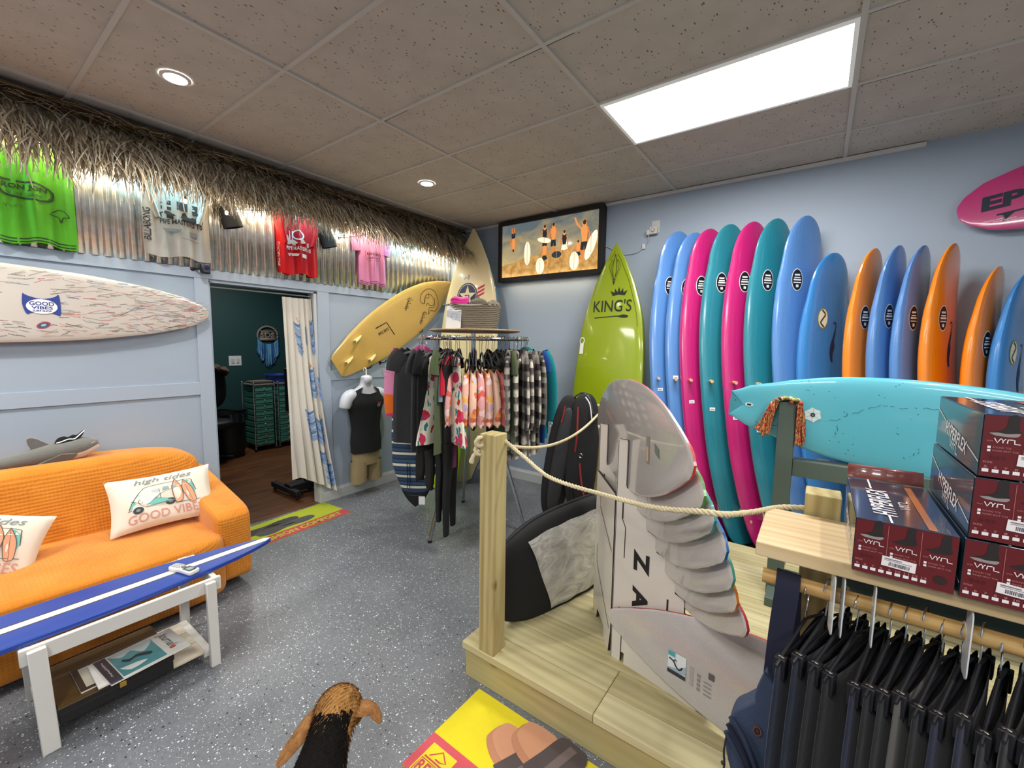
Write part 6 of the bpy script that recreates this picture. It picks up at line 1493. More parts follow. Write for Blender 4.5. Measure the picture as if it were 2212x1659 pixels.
def drape(u, v):
    # u along the strap: left tail -> over the top -> right tail ; v across
    a = (u-.5)*2; x0 = 3.866
    if abs(a) < .25: x = x0+a/.25*.055; z = 1.345-.012*(abs(a)/.25)**3
    else:
        q = (abs(a)-.25)/.75; sg = 1 if a > 0 else -1; x = x0+sg*(.055+.02*sin(q*2.5)+(.045 if sg < 0 else .012)*q); z = 1.333-(.215 if sg < 0 else .245)*q
    y = -1.262+(v-.5)*.085+(.03*(abs(a)-.25)*(-1 if a < 0 else .2) if abs(a) > .25 else 0)
    y += 0; x += .006*sin(v*9+u*20)
    return V((x, y-.01, z))
mb = MB(); mb.grid(drape, 60, 8, mwv); mb.build('strap', t, smooth=80, solid=.008)
rw = random.Random(2); mb = MB()
for k in range(16):
    a = k/15; x = 3.866-.06+.12*a; mb.ell((x+rw.gauss(0, .004), -1.315+rw.gauss(0, .006), 1.335+.014*sin(a*pi)+rw.gauss(0, .005)), (.013, .012, .010), mat(('#b5523a', '#c8a24e', '#7d8a5a', '#2a2024', '#d8c39a')[k % 5], .9), nu=8, nv=6)
mb.build('knotted_edge', t)['kind'] = 'stuff'
mb = MB(); fw = lambda sg: None
for sg in (-1, 1):
    mb.grid(lambda u, v, sg=sg: V((3.866+sg*(.040+(.045 if sg < 0 else .01)*v+(.035+.035*v if sg < 0 else .028)*u+.004*sin(u*14+v*5)), -1.312-.006*sin(v*6), 1.325-(.20 if sg < 0 else .24)*v+(.03*u*v if sg < 0 else 0))), 8, 20, mwv)
mb.build('hanging_tails', t, smooth=80, solid=.006)
# ================================================================== PINE SHELF AND CLOTHES RAIL
t = thing('retail_shelf', 'pale pine shelf on a dark green board with a round wooden clothes rail below', 'shelf', (4.6, -2.76, 1.13))
SH = 1.134
mb = MB(); mb.box(3.888, 5.75, -2.905, -2.612, SH-.037, SH, wood('#cfb78e', '#bc9f72', 'x', .7, .55, False, 'pine board')); mb.build('shelf_board', t, bevel=.003, smooth=0)
mb = MB(); mb.box(4.072, 5.75, -2.640, -2.605, .93, SH-.038, m_dg); mb.build('green_rail', t, bevel=.003, smooth=0)
mb = MB(); mb.tube([(3.905, -2.85, 1.025), (5.75, -2.85, 1.025)], .0185, wood('#c9a468', '#a98148', 'x', 1.6, .5, False, 'dowel'), 24); mb.build('hanging_rail', t)
for x in (4.86, 5.70):
    mb = MB(); mb.box(x-.018, x+.018, -2.875, -2.64, .985, 1.065, m_dg); mb.build('bracket', t, bevel=.003, smooth=0)
for x in (5.05, 5.72):
    mb = MB(); mb.box(x-.04, x+.04, -2.604, -2.53, DZ, SH-.038, m_dg); mb.build('upright', t, bevel=.004, smooth=0)
# ---- boot boxes
m_rd = mat('#5f0d10', .35, var=.05, nscale=6, coat=.35, name='dark red printed card'); m_nv = mat('#1d2638', .3, var=.25, nscale=4, coat=.9, name='glossy navy printed card'); m_tl = mat('#2c4450', .3, var=.2, nscale=6, coat=.9, name='glossy teal grey card')
WP = mat('#e4dcdc', .5, var=0); PKL = mat('#a86a68', .5, var=0); BT_ = mat('#231b1a', .5, var=.3, nscale=90); BT2 = mat('#8f8583', .5, var=0)
def vyrl(mb, f, u, v, W, Hh, mt, w=.0016, th=None):
    th = th or Hh*.2
    for pts in ([(0, 1), (.12, 0), (.24, 1)], [(.26, 1), (.34, .5), (.44, 1)], [(.34, .5), (.33, 0)], [(.50, 0), (.52, .85), (.72, .9)], [(.76, .9), (.78, .0), (1, -.05)]): mb.stroke([(u+a*W, v+b_*Hh) for a, b_ in pts], th, mt, f, w)
def boot(mb, f, u, v, s, mt, sole):
    mb.flat(poly2([(u, v+.10*s), (u+.3*s, v+.22*s), (u+.55*s, v+.42*s), (u+.62*s, v+.95*s), (u+.92*s, v+1.0*s), (u+.95*s, v+.45*s), (u+1.0*s, v+.12*s), (u+.5*s, v), (u+.2*s, v+.03*s), (u, v+.10*s)], 3), mt, f, .001)
    if sole: mb.flat(poly2([(u, v+.10*s), (u+.3*s, v+.14*s), (u+.6*s, v+.10*s), (u+1.0*s, v+.16*s), (u+.9*s, v-.02*s), (u+.5*s, v-.03*s), (u+.2*s, v+.0*s), (u, v+.10*s)], 3), BT2, f, .0014)
def boot_box(label, x0, z0, yf=-2.932, D=.365, lid=0.0):
    W, Hh = .163, .125
    t = thing('shoe_box', label, 'shoe box', (x0+W/2, yf+D/2, z0), 'neoprene boot boxes on the pine shelf')
    mb = MB(); mb.box(x0, x0+W, yf, yf+D, z0, z0+Hh-.002, m_nv)
    mb.v = mb.v; mb.build('carton', t, bevel=.0012, smooth=0)
    mb = MB(); f = lambda u, v, w=0.0: V((x0+u, yf-w-.0004, z0+v))
    mb.rect(.001, .001, W-.001, Hh-.004, m_rd, f, .0003); mb.build('end_panel', t, smooth=0)
    mb = MB()
    for k in range(3):
        u0 = .004+.053*k; vv = .083-.002*k; boot(mb, f, u0+.004, vv, .040, BT_, k == 0)
        mb.text('3MM', u0+.002, .070-.002*k, .008, .003, PKL, f, .0014); vyrl(mb, f, u0+.012, .069-.002*k, .034, .0085, WP)
        for q, wd_ in ((0, 'ROUND TOE'), (1, 'INNER SPLIT TOE')):
            mb.rect(u0+.004, .057-.0065*q-.002*k, u0+.0085, .0615-.0065*q-.002*k, WP, f); mb.text(wd_, u0+.011, .058-.0065*q-.002*k, .024 if q == 0 else .034, .0034, PKL, f, .0014, .01)
        if k: mb.rect(u0-.0022, .045, u0-.0014, .118, PKL, f)
    mb.text('SIZE', .004, .028, .013, .0035, PKL, f, .0014, .02)
    for k in range(9):
        u0 = .004+.0135*k; mb.rect(u0, .010, u0+.009, .0165, WP, f); mb.text(str(5+k), u0+(.002 if k < 5 else .001), .018, .0045 if k < 5 else .008, .0048, PKL, f, .0014, .02)
    mb.disc(.141, .024, .0105, .009, mat('#2a1412', .6), f)
    mb.text('$65', .012, .036, .022, .007, mat('#4a0c10', .6), f, .0014); mb.build('end_print', t, smooth=0)
    mb = MB(); fl = lambda u, v, w=0.0: f(.048+u*cos(-.05)-v*sin(-.05), .028+u*sin(-.05)+v*cos(-.05), w)
    mb.rect(0, 0, .055, .022, WP, fl, .002); rq = random.Random(int(x0*99+z0*77)); u = .012
    while u < .045: w_ = rq.choice((.0006, .0011, .0016)); mb.rect(u, .003, u+w_, .011, mat('#55505a', .6), fl, .0024); u += w_+rq.choice((.0006, .001))
    mb.rect(.004, .0165, .032, .0185, mat('#6a666c', .6), fl, .0024); mb.rect(.004, .0135, .048, .0148, mat('#8a868c', .6), fl, .0024); mb.build('price_label', t, smooth=0)
    # left side print; top print with an orange reflection painted on
    fs_ = lambda u, v, w=0.0: V((x0-w-.0004, yf+D-u, z0+v))
    mb = MB(); mb.rect(.001, .001, D-.001, Hh-.004, m_tl, fs_, .0003); mb.stroke([(.0, .093), (.09, .070)], .0028, WP, fs_); mb.stroke([(.28, .046), (D, .028)], .0028, WP, fs_)
    fk = lambda u, v, w=0.0: fs_(.085+u, .045+v-.12*u, w)
    mb.text('HYPERFLEX', .01, 0, .185, .030, WP, fk, .0014, .012, .15); vyrl(mb, lambda u, v, w=0.0: fs_(.145+u, .018+v-.12*u, w), 0, 0, .07, .017, WP, .0014, .003); mb.build('side_print', t, smooth=0)
    ft = lambda u, v, w=0.0: V((x0+u, yf+v, z0+Hh-.002+w+.0004))
    mb = MB(); mb.stroke([(.060, 0), (.060, .05)], .004, WP, ft); mb.stroke([(.045, .27), (.045, D)], .004, WP, ft)
    mb.text('HYPERFLEX', .075, .05, .215, .042, WP, ft, .0014, .012, .15, pi/2); vyrl(mb, lambda u, v, w=0.0: ft(.105-v, .12+u, w), 0, 0, .07, .018, WP, .0014, .003)
    mb.rect(.118, .002, .132, D-.03, mat('#a8622c', .4, coat=.8), ft, .0006); mb.build('top_print_reflection', t, smooth=0)  # orange strip is a painted reflection of the surfboards in the glossy top
    if lid:
        mb = MB(); mb.grid(lambda u, v: V((x0+W*u, yf+D-.0+.02*v, z0+Hh+.035*v*v*1.0)), 2, 6, mat('#7c3f3c', .35, coat=.7)); mb.build('lid_flap', t, solid=.001)
    return t
boot_box('red and navy boot box standing alone left of the stack on the pine shelf', 4.080, SH, lid=1)
for k, lb in enumerate(('boot box at the bottom of the right hand stack on the pine shelf', 'boot box in the middle of the right hand stack on the pine shelf', 'boot box topmost on the right hand stack on the pine shelf')):
    boot_box(lb, 4.250+.003*k, SH+.1265*k)
# ---- plastic size dividers on the rail
for k, (x, an) in enumerate(((4.052, .10), (4.072, .04), (4.130, -.03), (4.283, -.06))):
    t = thing('size_divider', ('white plastic size divider on the rail, nearest the sling bag', 'white plastic size divider on the rail, second from the sling bag', 'clear white size divider in the middle of the hanger hooks', 'white size divider farthest right on the rail, under the boot boxes')[k], 'size divider', (x, -2.85, 1.025), 'size dividers on the clothes rail')
    fd = lambda u, v, w=0.0, x=x, an=an: V((x+w+(u)*sin(an), -2.868-u*cos(an), 1.0+v))
    mb = MB(); P_ = [(px_*1.0, py_) for px_, py_ in [(a*.024, -.058+b_*.0) for a, b_ in ((1, 0),)]]
    pl_ = [( .012*1.0+x_, y_+.018) for x_, y_ in rrect(.052, .150, .014)]
    mb.prism(pl_, -.0012, .0012, mat('#c9ccce', .3, var=.05), fd)
    mb.tube([(x, -2.85+.020*cos(a), 1.025+.020*sin(a)) for a in [k_*.45 for k_ in range(15)]], .0018, mat('#c9ccce', .3, var=.05), 6); mb.build('plate', t, smooth=30)
# ---- dark trousers on clip hangers
def trousers(mt, lb, seed, kind='long'):
    """local X along the rail, Y toward the room, Z up from the rail centre"""
    t = thing('trousers', lb, 'trousers', (0, 0, 0), 'dark trousers on the clothes rail', local=True); g = random.Random(seed); ph = g.uniform(0, 6)
    def f(u, v):
        a = 2*pi*u; h = lerp(.165, .20, min(1, v*2)); z = lerp(-.135, -.80, v)+.012*sin(ph)*cos(a)
        return V((.014*(.75+1.0*v)*sin(a)+.009*v*sin(3*a+ph+4*v), h*cos(a)*(1+.02*sin(9*v+ph)), z+(.02*abs(cos(a)) if v < .06 else 0)))
    mb = MB(); mb.grid(f, 36, 24, mt, cu=True); mb.build('body', t, smooth=80)
    mb = MB(); mb.tube([(.0, -.17, -.125), (0, 0, -.075), (0, .17, -.125), (0, -.17, -.125)], .004, BLK, 8); h = mb.build('hanger', t)
    for y in (-.14, .14):
        mb = MB(); mb.box(-.012, .012, y-.012, y+.012, -.165, -.115, BLK); mb.tube([(0, y-.004, -.125), (0, y+.004, -.125)], .013, mat('#8f8a80', .3, .9), 8); o = mb.build('clip', t, bevel=.002)
    mb = MB(); mb.tube([(0, 0, -.075), (.001, 0, -.045)]+[(0, .0235*sin(a), .0235*cos(a)) for a in [radians(160-36*k_) for k_ in range(8)]], .0018, chrome, 6); o = mb.build('hook'); o.parent = h
    return t
def put(t, x, rz, dz=0): t.location = (x, -2.85, 1.025+dz); t.rotation_euler = (0, 0, rz)
nvm = cloth('#141c2e', .12); bkm = cloth('#131316', .15); gym = cloth('#55524f', .12); chm = cloth('#1a1b1f', .15); dnv = cloth('#161b34', .12)
T0 = trousers(nvm, 'navy trousers hanging first on the rail beside the sling bag', 1); put(T0, 4.005, -.30, -.01)
mb = MB(); fl = lambda u, v, w=0.0: V((-.022-w, .04-u, -.33+v)); mb.rect(0, 0, .05, .085, mat('#33302f', .6), fl, .004)
for k in range(7): mb.rect(.006+k*.006, .035+.003*k, .009+k*.006, .075+.001*k, mat('#cfc8b8', .5), fl, .006)
o = mb.build('barcode_tag', smooth=0); o.parent = T0
mb = MB(); mb.tube([(-.03, -.02, -.32), (-.034, -.03, -.38), (-.034, -.02, -.43)], .003, mat('#b9bcc4', .5), 6); o = mb.build('drawstring'); o.parent = T0
rp = random.Random(8); xs2 = [4.045, 4.078, 4.105, 4.135, 4.165, 4.192, 4.222, 4.252, 4.282, 4.31, 4.34, 4.37, 4.40, 4.43, 4.46, 4.50, 4.54, 4.58]
ms2 = [nvm, chm, bkm, dnv, bkm, chm, gym, bkm, dnv, dnv, chm, bkm, chm, bkm, nvm, bkm, chm, bkm]
lbs = {0: 'second navy trousers on the rail, just behind the first pair', 3: 'dark blue trousers among the black ones near the first size dividers', 6: 'grey trousers, the only light pair on the rail', 8: 'dark blue trousers right of the light grey pair', 9: 'second dark blue trousers right of the light grey pair'}
for k, (x, m_) in enumerate(zip(xs2, ms2)):
    o = dup(T0, (0, 0, 0), None, lbs.get(k, 'black trousers hanging in the dark row on the wooden rail'), {'body': m_})
    for c_ in list(o.children):
        if c_.name.split('.')[0] in ('barcode_tag', 'drawstring'): bpy.data.objects.remove(c_)
    put(o, x, -.32+rp.uniform(-.06, .06), rp.uniform(-.012, .012))
# ---- sling bag
t = thing('sling_bag', 'slate blue sling bag with a copper ring badge hanging from the end of the rail', 'bag', (3.95, -2.9, .7))
m_sl = mat('#35435c', .8, var=.08, nscale=8, bump=.35, bscale=160, name='slate fabric'); m_sd = mat('#10152c', .85, var=.05); cp = mat('#8a5a4c', .4, .6)
def ribbon(mb, pts, wdv, mt, th=.003):
    P_ = catmull(pts, 6); wv = V(wdv)/2; n = len(P_); vs = []
    for i, p in enumerate(P_):
        d = (P_[min(i+1, n-1)]-P_[max(i-1, 0)]).normalized(); nn = d.cross(wv).normalized()*th/2
        vs += [p-wv-nn, p+wv-nn, p+wv+nn, p-wv+nn]
    fs = [(4*i+k, 4*i+(k+1) % 4, 4*(i+1)+(k+1) % 4, 4*(i+1)+k) for i in range(n-1) for k in range(4)]+[(3, 2, 1, 0), tuple(4*(n-1)+k for k in range(4))]
    mb.add(vs, fs, mt)
mb = MB(); ribbon(mb, [(3.975, -2.84, .72), (3.970, -2.826, .9), (3.965, -2.826, 1.02), (3.962, -2.85, 1.048), (3.962, -2.877, 1.02), (3.955, -2.885, .90), (3.952, -2.90, .80), (3.950, -2.905, .75)], (.052, -.008, 0), m_sd); mb.build('strap', t, smooth=60)
def slab(pts, yc, th, mt, name, bev=.012, lean=0.0):
    mb = MB(); c = V((3.95, yc, .62)); f = lambda u, v, w=0.0: V((3.95+u, yc-w+lean*v, .70+v)); mb.prism(pts, -th/2, th/2, mt, f); o = mb.build(name, t, bevel=bev); return o
slab(poly2([(-.018, .105), (.012, .075), (.026, .03), (.028, -.05), (.045, -.12), (.06, -.20), (.05, -.30), (.0, -.32), (-.05, -.26), (-.088, -.17), (-.095, -.10), (-.082, -.03), (-.055, .005), (-.035, .03)], 4), -2.915, .060, m_sl, 'body', .018)
slab(poly2([(-.02, .125), (-.036, .06), (-.03, .02), (.0, -.03), (.022, -.06), (.030, -.02), (.028, .04), (.014, .085), (-.02, .125)], 4), -2.951, .010, m_sl, 'flap', .004)
for k in range(3):
    mb = MB(); o_ = .012*k; mb.tube(catmull([(3.862-.004*k, -2.955-.002*k, .665-.022*k), (3.90-o_*.3, -2.962, .625-.03*k), (3.94-o_*.3, -2.962, .53-.03*k), (3.965-o_*.5, -2.955, .42)], 5), .006, m_sd if k == 1 else mat('#27324a', .85), 8); mb.build('zip_edge', t)
mb = MB(); fc = lambda u, v, w=0.0: V((3.924+u, -2.947-w, .655+v)); mb.ring(0, 0, .0085, .012, .003, cp, fc, .002); mb.disc(0, 0, .007, .0105, mat('#2a1d22', .5), fc, .001); mb.disc(0, 0, .002, .003, cp, fc, .002); lab(mb.build('badge', t, solid=.002, smooth=0), 'copper ring badge')
mb = MB(); mb.tube(catmull([(3.857, -2.95, .61), (3.853, -2.955, .56), (3.856, -2.955, .52), (3.850, -2.955, .46)], 4), .0028, mat('#2c2a26', .8), 6); mb.ell((3.853, -2.955, .525), (.006, .005, .006), mat('#2c2a26', .8), nu=8, nv=6); mb.build('zip_cord', t)
# ================================================================== LIGHTBOX PICTURE, OUTLET
t = thing('lightbox_picture', 'black framed backlit photo of surfers on a sand dune on the back wall', 'picture', (1.51, -.05, 2.69))
fx0, fx1, fz0, fz1, fd = .853, 2.165, 2.352, 3.032, .095; m_f = mat('#1f1a17', .6, var=.15, nscale=12)
for nm, bxx in (('frame_side', (fx0, fx0+.045, fz0, fz1)), ('frame_side', (fx1-.045, fx1, fz0, fz1)), ('frame_top', (fx0+.045, fx1-.045, fz1-.045, fz1)), ('frame_bottom', (fx0+.045, fx1-.045, fz0, fz0+.045))):
    mb = MB(); mb.box(bxx[0], bxx[1], -fd, -.0, bxx[2], bxx[3], m_f); mb.build(nm, t, bevel=.003, smooth=0)
def pic_mat():
    m = NT('backlit photograph'); v = m.coord(); sp = m.n('SeparateXYZ'); m.l(v, sp.inputs[0]); z = m.math('MULTIPLY_ADD', sp.outputs[2], 1/.60, .5)   # 0 bottom .. 1 top
    n = m.noise(m.coord(scale=(1, 1, 1.8)), 3.2, 5, .6, .6); x = m.math('MULTIPLY_ADD', sp.outputs[0], 1/1.22, .5)
    sky = m.ramp(m.math('MULTIPLY_ADD', n, .9, m.math('MULTIPLY', z, .5)), [(.45, '#d9c58c'), (.62, '#cbb483'), (.8, '#a29a80'), (.95, '#6d7c80')])
    n2 = m.noise(m.coord(scale=(1, 1, 1)), 14, 4); sand = m.ramp(n2, [(.35, '#b98a45'), (.55, '#e0ab62'), (.75, '#f0c27c')])
    hill = m.math('ADD', m.math('MULTIPLY_ADD', x, .28, .20), m.math('MULTIPLY', n, .12)); c = m.mix(m.math('LESS_THAN', z, hill), sky, sand)
    m.col('#0a0a0a'); m.l(c, m.b.inputs['Emission Color'])
    g = m.ramp(z, [(0, (1, 1, 1)), (.10, (.80, .80, .80)), (1, (.70, .70, .70))]); sc = m.math('MULTIPLY', g, 1.25); m.l(sc, m.b.inputs['Emission Strength']); return m.done(.12, 0, .5, .6)
px0, pz0, pw, ph_ = fx0+.045, fz0+.045, fx1-fx0-.09, fz1-fz0-.09
mb = MB(); cx_, cz_ = px0+pw/2, pz0+ph_/2
mb.add([(-pw/2, 0, -ph_/2), (pw/2, 0, -ph_/2), (pw/2, 0, ph_/2), (-pw/2, 0, ph_/2)], [(0, 1, 2, 3)], pic_mat()); o = mb.build('backlit_print', smooth=0); o.parent = t; o.location = (cx_-1.51, -.072+.05, cz_-2.69)
fp_ = lambda u, v, w=0.0: V((px0+u*pw, -.0722-w, pz0+v*ph_))
em = lambda c: mat(c, .5, var=0, emit=.8)
SK, SK2, BKc, WHc, HR = em('#d98a4a'), em('#c07238'), em('#20242a'), em('#efe2c4'), em('#3a2416')
def figure(label_, u, v, h, shirt=None, short=BKc, arm=None, flip=1, sit=False):
    """small printed man: head at (u, v+h), feet at v"""
    mb = MB(); A = pw/ph_
    P = lambda x, y: (u+x*h/A, (v+y*h) if flip > 0 else (v+h-y*h))
    s_ = shirt or SK
    mb.flat([P(a, b_) for a, b_ in [(-.05, .42), (-.10, .70), (-.11, .84), (-.04, .87), (.04, .87), (.11, .84), (.10, .70), (.06, .42)]], s_, fp_, .0006)
    if not sit:
        mb.flat([P(a, b_) for a, b_ in [(-.09, .46), (-.11, .24), (-.01, .24), (0, .36), (.01, .24), (.11, .24), (.09, .46)]], short, fp_, .0009)
        for sx in (-.06, .05): mb.stroke([P(sx, .25), P(sx*1.2, .0)], .016*h/.5, SK2, fp_, .0005)
    else:
        mb.flat([P(a, b_) for a, b_ in [(-.09, .48), (-.14, .30), (.0, .26), (.16, .32), (.09, .48)]], short, fp_, .0009)
        for sx in (-.10, .12): mb.stroke([P(sx, .34), P(sx*1.5, .20), P(sx*1.1, .0)], .016*h/.5, SK, fp_, .0005)
    mb.disc(*P(0, .94), .028*h/.45/A*1.1, .05*h/.45*1.0, SK, fp_, .0008, 12); mb.disc(*P(0, .975), .024*h/.45/A, .03*h/.45, HR, fp_, .001, 10)
    for sx in (-1, 1):
        if arm == sx: mb.stroke([P(sx*.10, .82), P(sx*.22, .95), P(sx*.30, 1.14)], .013*h/.5, SK, fp_, .0007)
        else: mb.stroke([P(sx*.10, .82), P(sx*.16, .64), P(sx*.14, .48)], .013*h/.5, SK2, fp_, .0007)
    mb.build('printed_figure', t, smooth=0)
figure('', .13, .50, .44, None, BKc, flip=-1); figure('', .475, .40, .48, BKc, BKc); figure('', .565, .36, .53, None, BKc); figure('', .675, .27, .46, BKc, WHc, sit=True); figure('', .865, .20, .64, None, BKc, arm=-1); figure('', .475, .14, .42, None, BKc, sit=True); figure('', .81, .16, .36, None, BKc, sit=True)
for (u, v, a_, b_, an) in ((.43, .16, .045, .15, .0), (.775, .18, .045, .16, 0), (.29, .42, .035, .22, 0), (.47, .62, .08, .05, .5), (.93, .42, .04, .26, .35), (.60, .33, .05, .06, 0)):
    mb = MB(); mb.flat([(u+(a_*cos(q)*cos(an)+b_*sin(q)*sin(an)*.5), v+(b_*sin(q)*cos(an)-a_*cos(q)*sin(an))) for q in [2*pi*k/20 for k in range(20)]], WHc if b_ != .06 else em('#27313c'), fp_, .0014); mb.stroke([(u, v-b_*.9), (u, v+b_*.9)], .004, em('#a08858'), fp_, .0018); mb.build('printed_board', t, smooth=0)
lamp('AREA', (1.51, -.10, 2.34), 1.2, 1.1, (1, .8, .5), sy=.03)
t = thing('wall_outlet', 'white wall outlet with a round timer plug on the back wall', 'outlet', (2.66, 0, 2.74)); wpl = mat('#d3d1cc', .4, var=.02)
mb = MB(); mb.box(2.625, 2.70, -.006, 0, 2.69, 2.805, wpl); mb.build('plate', t, bevel=.002)
mb = MB(); mb.tube([(2.662, -.006, 2.772), (2.662, -.010, 2.772)], .017, wpl, 18); mb.build('socket', t)
tm = thing('plug_timer', 'white dial timer plugged into the outlet beside the light blue boards', 'timer', (2.65, -.04, 2.71))
mb = MB(); mb.box(2.62, 2.69, -.055, -.010, 2.675, 2.74, wpl); mb.box(2.590, 2.622, -.05, -.012, 2.672, 2.72, wpl); mb.build('housing', tm, bevel=.004)
mb = MB(); mb.tube([(2.655, -.055, 2.708), (2.655, -.061, 2.708)], .026, wpl, 24); mb.tube([(2.655, -.061, 2.708), (2.655, -.063, 2.708)], .020, mat('#8c8a86', .4), 24); mb.tube([(2.655, -.062, 2.708), (2.655, -.068, 2.708)], .013, wpl, 20); mb.build('dial', tm)
mb = MB(); mb.tube(catmull([(2.607, -.03, 2.672), (2.60, -.02, 2.62), (2.52, -.012, 2.54), (2.42, -.012, 2.52), (2.30, -.012, 2.54), (2.22, -.012, 2.60), (2.16, -.012, 2.63)], 6), .0035, mat('#b9bcc0', .4), 6); tag(mb.build('power_cord'), 'thin pale cord looping from the timer behind the lime board to the picture', 'cord')
mb = MB(); mb.box(2.545, 2.575, -.02, -.006, 2.555, 2.60, mat('#d8dce0', .15, coat=.8), Matrix.Identity(4)); tag(mb.build('cord_tag', bevel=.001), 'small clear tag fixed to the cord near the outlet', 'tag')
# ================================================================== DOG
t = thing('dog', 'beagle with black back and tan head walking away at the bottom of the photo', 'dog', (3.0, -3.65, 0))
m_dog = NT('tricolour coat'); v_ = m_dog.coord(); m_tan = None
def fur(c1, c2, nm):
    m = NT(nm); n = m.noise(m.coord(scale=(1, 1, 1)), 38, 5, .7, .5); m.col(m.ramp(n, [(.3, c1), (.7, c2)])); m.bump(m.noise(m.coord(), 260, 3, .7), .6, .004); return m.done(.9, 0, .12, 0, 0)
f_bk, f_tn, f_wh, f_br = fur('#060505', '#14110f', 'black fur'), fur('#7d5428', '#b98c54', 'tan fur'), fur('#cfc6b8', '#e6dfd4', 'white fur'), fur('#6b4628', '#a07448', 'brown fur')
Bd = V((.69, -.725, 0)); Hd = V((2.80, -3.455, 0))
spine = [Hd+Bd*s_+V((0, 0, z)) for s_, z in ((-.245, .290), (-.20, .305), (-.145, .345), (-.085, .368), (.0, .372), (.08, .365), (.16, .352), (.26, .345), (.36, .345), (.46, .345), (.53, .335), (.57, .32))]
rw_ = [.020, .034, .042, .058, .062, .060, .068, .082, .084, .080, .072, .062, .035]
P_ = catmull(spine, 5); n_ = len(P_)
radt = [(0, .022), (.045, .035), (.10, .042), (.17, .066), (.25, .076), (.33, .066), (.43, .070), (.56, .086), (.7, .086), (.85, .080), (.95, .060), (1, .02)]
mb = MB(); K = 28
vs = []; 
for i, p in enumerate(P_):
    d = (P_[min(i+1, n_-1)]-P_[max(i-1, 0)]).normalized(); sx_ = V((0, 0, 1)).cross(d).normalized(); sz_ = d.cross(sx_); r_ = sinterp(radt, i/(n_-1)); dp = 1.0+.35*max(0, min(1, (i/(n_-1)-.4)/.15))
    for k in range(K): a = 2*pi*k/K; vs.append(p+sx_*cos(a)*r_+sz_*sin(a)*r_*dp-(sz_*r_*(dp-1)*.6))
mb.add(vs, [], f_bk)
for i in range(n_-1):
    for k in range(K):
        a = sin(2*pi*(k+.5)/K); q = i/(n_-1)+.05*(1-abs(cos(2*pi*(k+.5)/K)))*-1+.03; top_ = a
        mt_ = f_tn if q < .325 else (f_bk if top_ > (.35 if q < .40 else (.0 if q < .85 else .2)) else (f_tn if top_ > -.45 else f_wh))
        if q < .10: mt_ = f_wh if abs(cos(2*pi*(k+.5)/K)) > .5 else f_tn
        mb.f.append((i*K+k, i*K+(k+1) % K, (i+1)*K+(k+1) % K, (i+1)*K+k)); mb.mi.append(mb.m(mt_))
mb.f.append(tuple(range(K-1, -1, -1))); mb.mi.append(mb.m(mat('#120f0e', .4))); mb.f.append(tuple((n_-1)*K+k for k in range(K))); mb.mi.append(mb.m(f_bk))
side = V((0, 0, 1)).cross(Bd).normalized()
def leg(s_, sg, hind, step):
    o = Hd+Bd*s_+side*sg*.055
    if hind: pts = [(0, .28, .0), (-.03, .20, .0), (.035, .115, .0), (.015, .05, 0), (.0, .018, 0), (-.035, .014, 0)]; rs = [.060, .048, .026, .018, .022, .016]
    else: pts = [(0, .27, 0), (.012, .18, 0), (0, .10, 0), (.0, .045, 0), (-.005, .018, 0), (-.04, .014, 0)]; rs = [.046, .034, .022, .018, .022, .016]
    C_ = catmull([o+Bd*(a+step*(1-z/.28))+V((0, 0, z)) for a, z, _ in pts], 4); m_ = len(C_)
    mb.tube(C_, [interp(list(zip([j/5 for j in range(6)], rs)), i/(m_-1)) for i in range(m_)], f_wh if not hind else f_tn, 12)
for s_, sg, hd, stp in ((.17, 1, 0, -.04), (.17, -1, 0, .03), (.50, 1, 1, .03), (.50, -1, 1, -.03)): leg(s_, sg, hd, stp)
mb.tube(catmull([Hd+Bd*.56+V((0, 0, .33)), Hd+Bd*.64+V((0, 0, .38)), Hd+Bd*.70+V((0, 0, .46)), Hd+Bd*.72+V((0, 0, .53))], 4), [.02-.0009*i for i in range(13)], f_bk, 10)
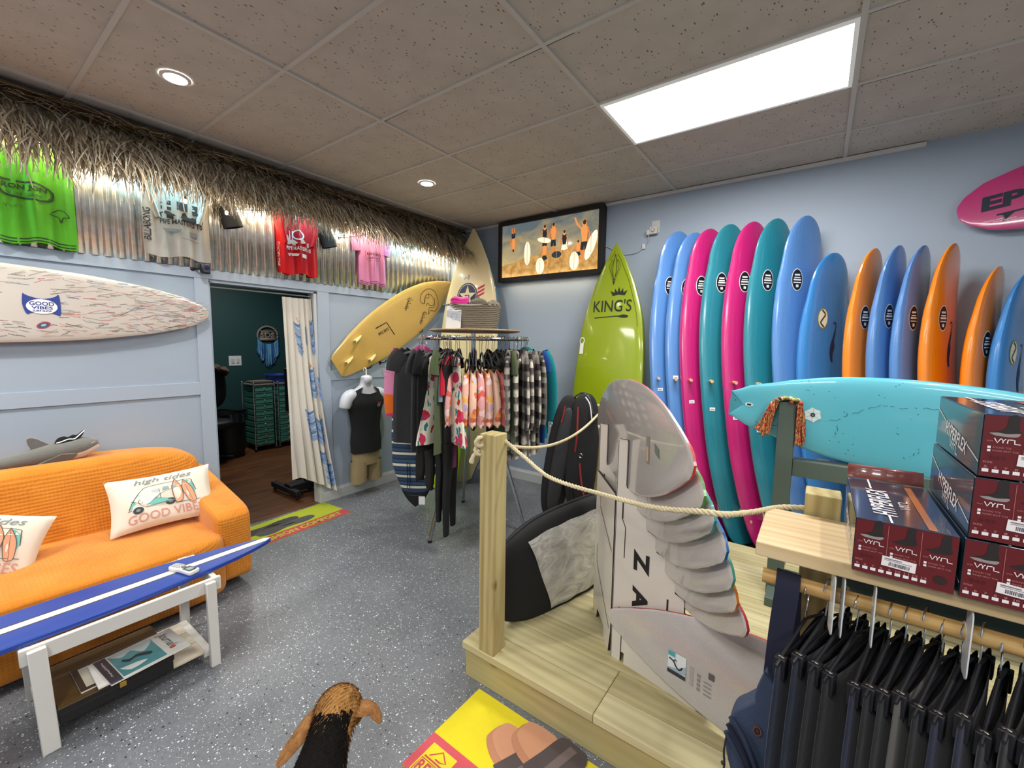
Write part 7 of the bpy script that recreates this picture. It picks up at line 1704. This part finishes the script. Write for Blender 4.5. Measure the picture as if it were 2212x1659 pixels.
for sg in (-1, 1): mb.ell(Hd+Bd*-.11+side*sg*.045+V((0, 0, .345)), (.038, .036, .038), f_tn, nu=14, nv=10)
mb.build('body', t, smooth=80)
# short coat: strands lying along the body
rh = random.Random(31); mb = MB(); NB = n_*K
base = [V(p) for p in vs]
for q_ in range(16000):
    i = rh.randrange(1, n_-2); k = rh.randrange(K); a_ = 2*pi*k/K
    if sin(a_) < -.5: continue
    p = base[i*K+k].lerp(base[(i+1)*K+(k+1) % K], rh.random()); nrm = (p-P_[i]).normalized(); d_ = (P_[min(i+1, n_-1)]-P_[i-1]).normalized()
    L_ = rh.uniform(.008, .018)*(1.4 if i/(n_-1) < .36 else 1); tip_ = p+nrm*L_*.35+d_*L_+V((rh.gauss(0, .002), rh.gauss(0, .002), 0)); s_ = d_.cross(nrm)*.0011
    q = i/(n_-1)+rh.gauss(0, .022)-.05*(1-abs(cos(a_)))+.03; top_ = sin(a_)+rh.gauss(0, .16)
    mt_ = f_tn if q < .325 else (f_bk if top_ > (.35 if q < .40 else .05) else f_tn)
    mb.add([p-s_, p+s_, tip_], [(0, 1, 2)], mt_)
mb.build('coat', t, smooth=0)['kind'] = 'stuff'
def ear(pts, w_, nm):
    P2 = catmull(pts, 5); n = len(P2); mb = MB()
    mb.tube(P2, [w_*(.45+.55*sin(pi*min(1, .25+.75*i/(n-1))))*(1 if i < n-2 else .7) for i in range(n)], f_br, 14, flat=.22); mb.build(nm, t, smooth=80)
e0 = Hd+Bd*-.085+V((0, 0, .385))
ear([e0-side*.035, e0-side*.07+V((0, 0, -.008))+Bd*.02, e0-side*.115+V((0, 0, -.045))+Bd*.06, e0-side*.155+V((0, 0, -.08))+Bd*.10], .040, 'ear')
ear([e0+side*.035, e0+side*.07+V((0, 0, -.004))-Bd*.005, e0+side*.115+V((0, 0, -.018))-Bd*.01, e0+side*.145+V((0, 0, -.045))+Bd*.02], .038, 'ear')
for sg in (-1, 1):
    mb = MB(); mb.ell(Hd+Bd*-.175+side*sg*.035+V((0, 0, .345)), (.007, .007, .007), BLK, nu=10, nv=8); mb.build('eye', t)
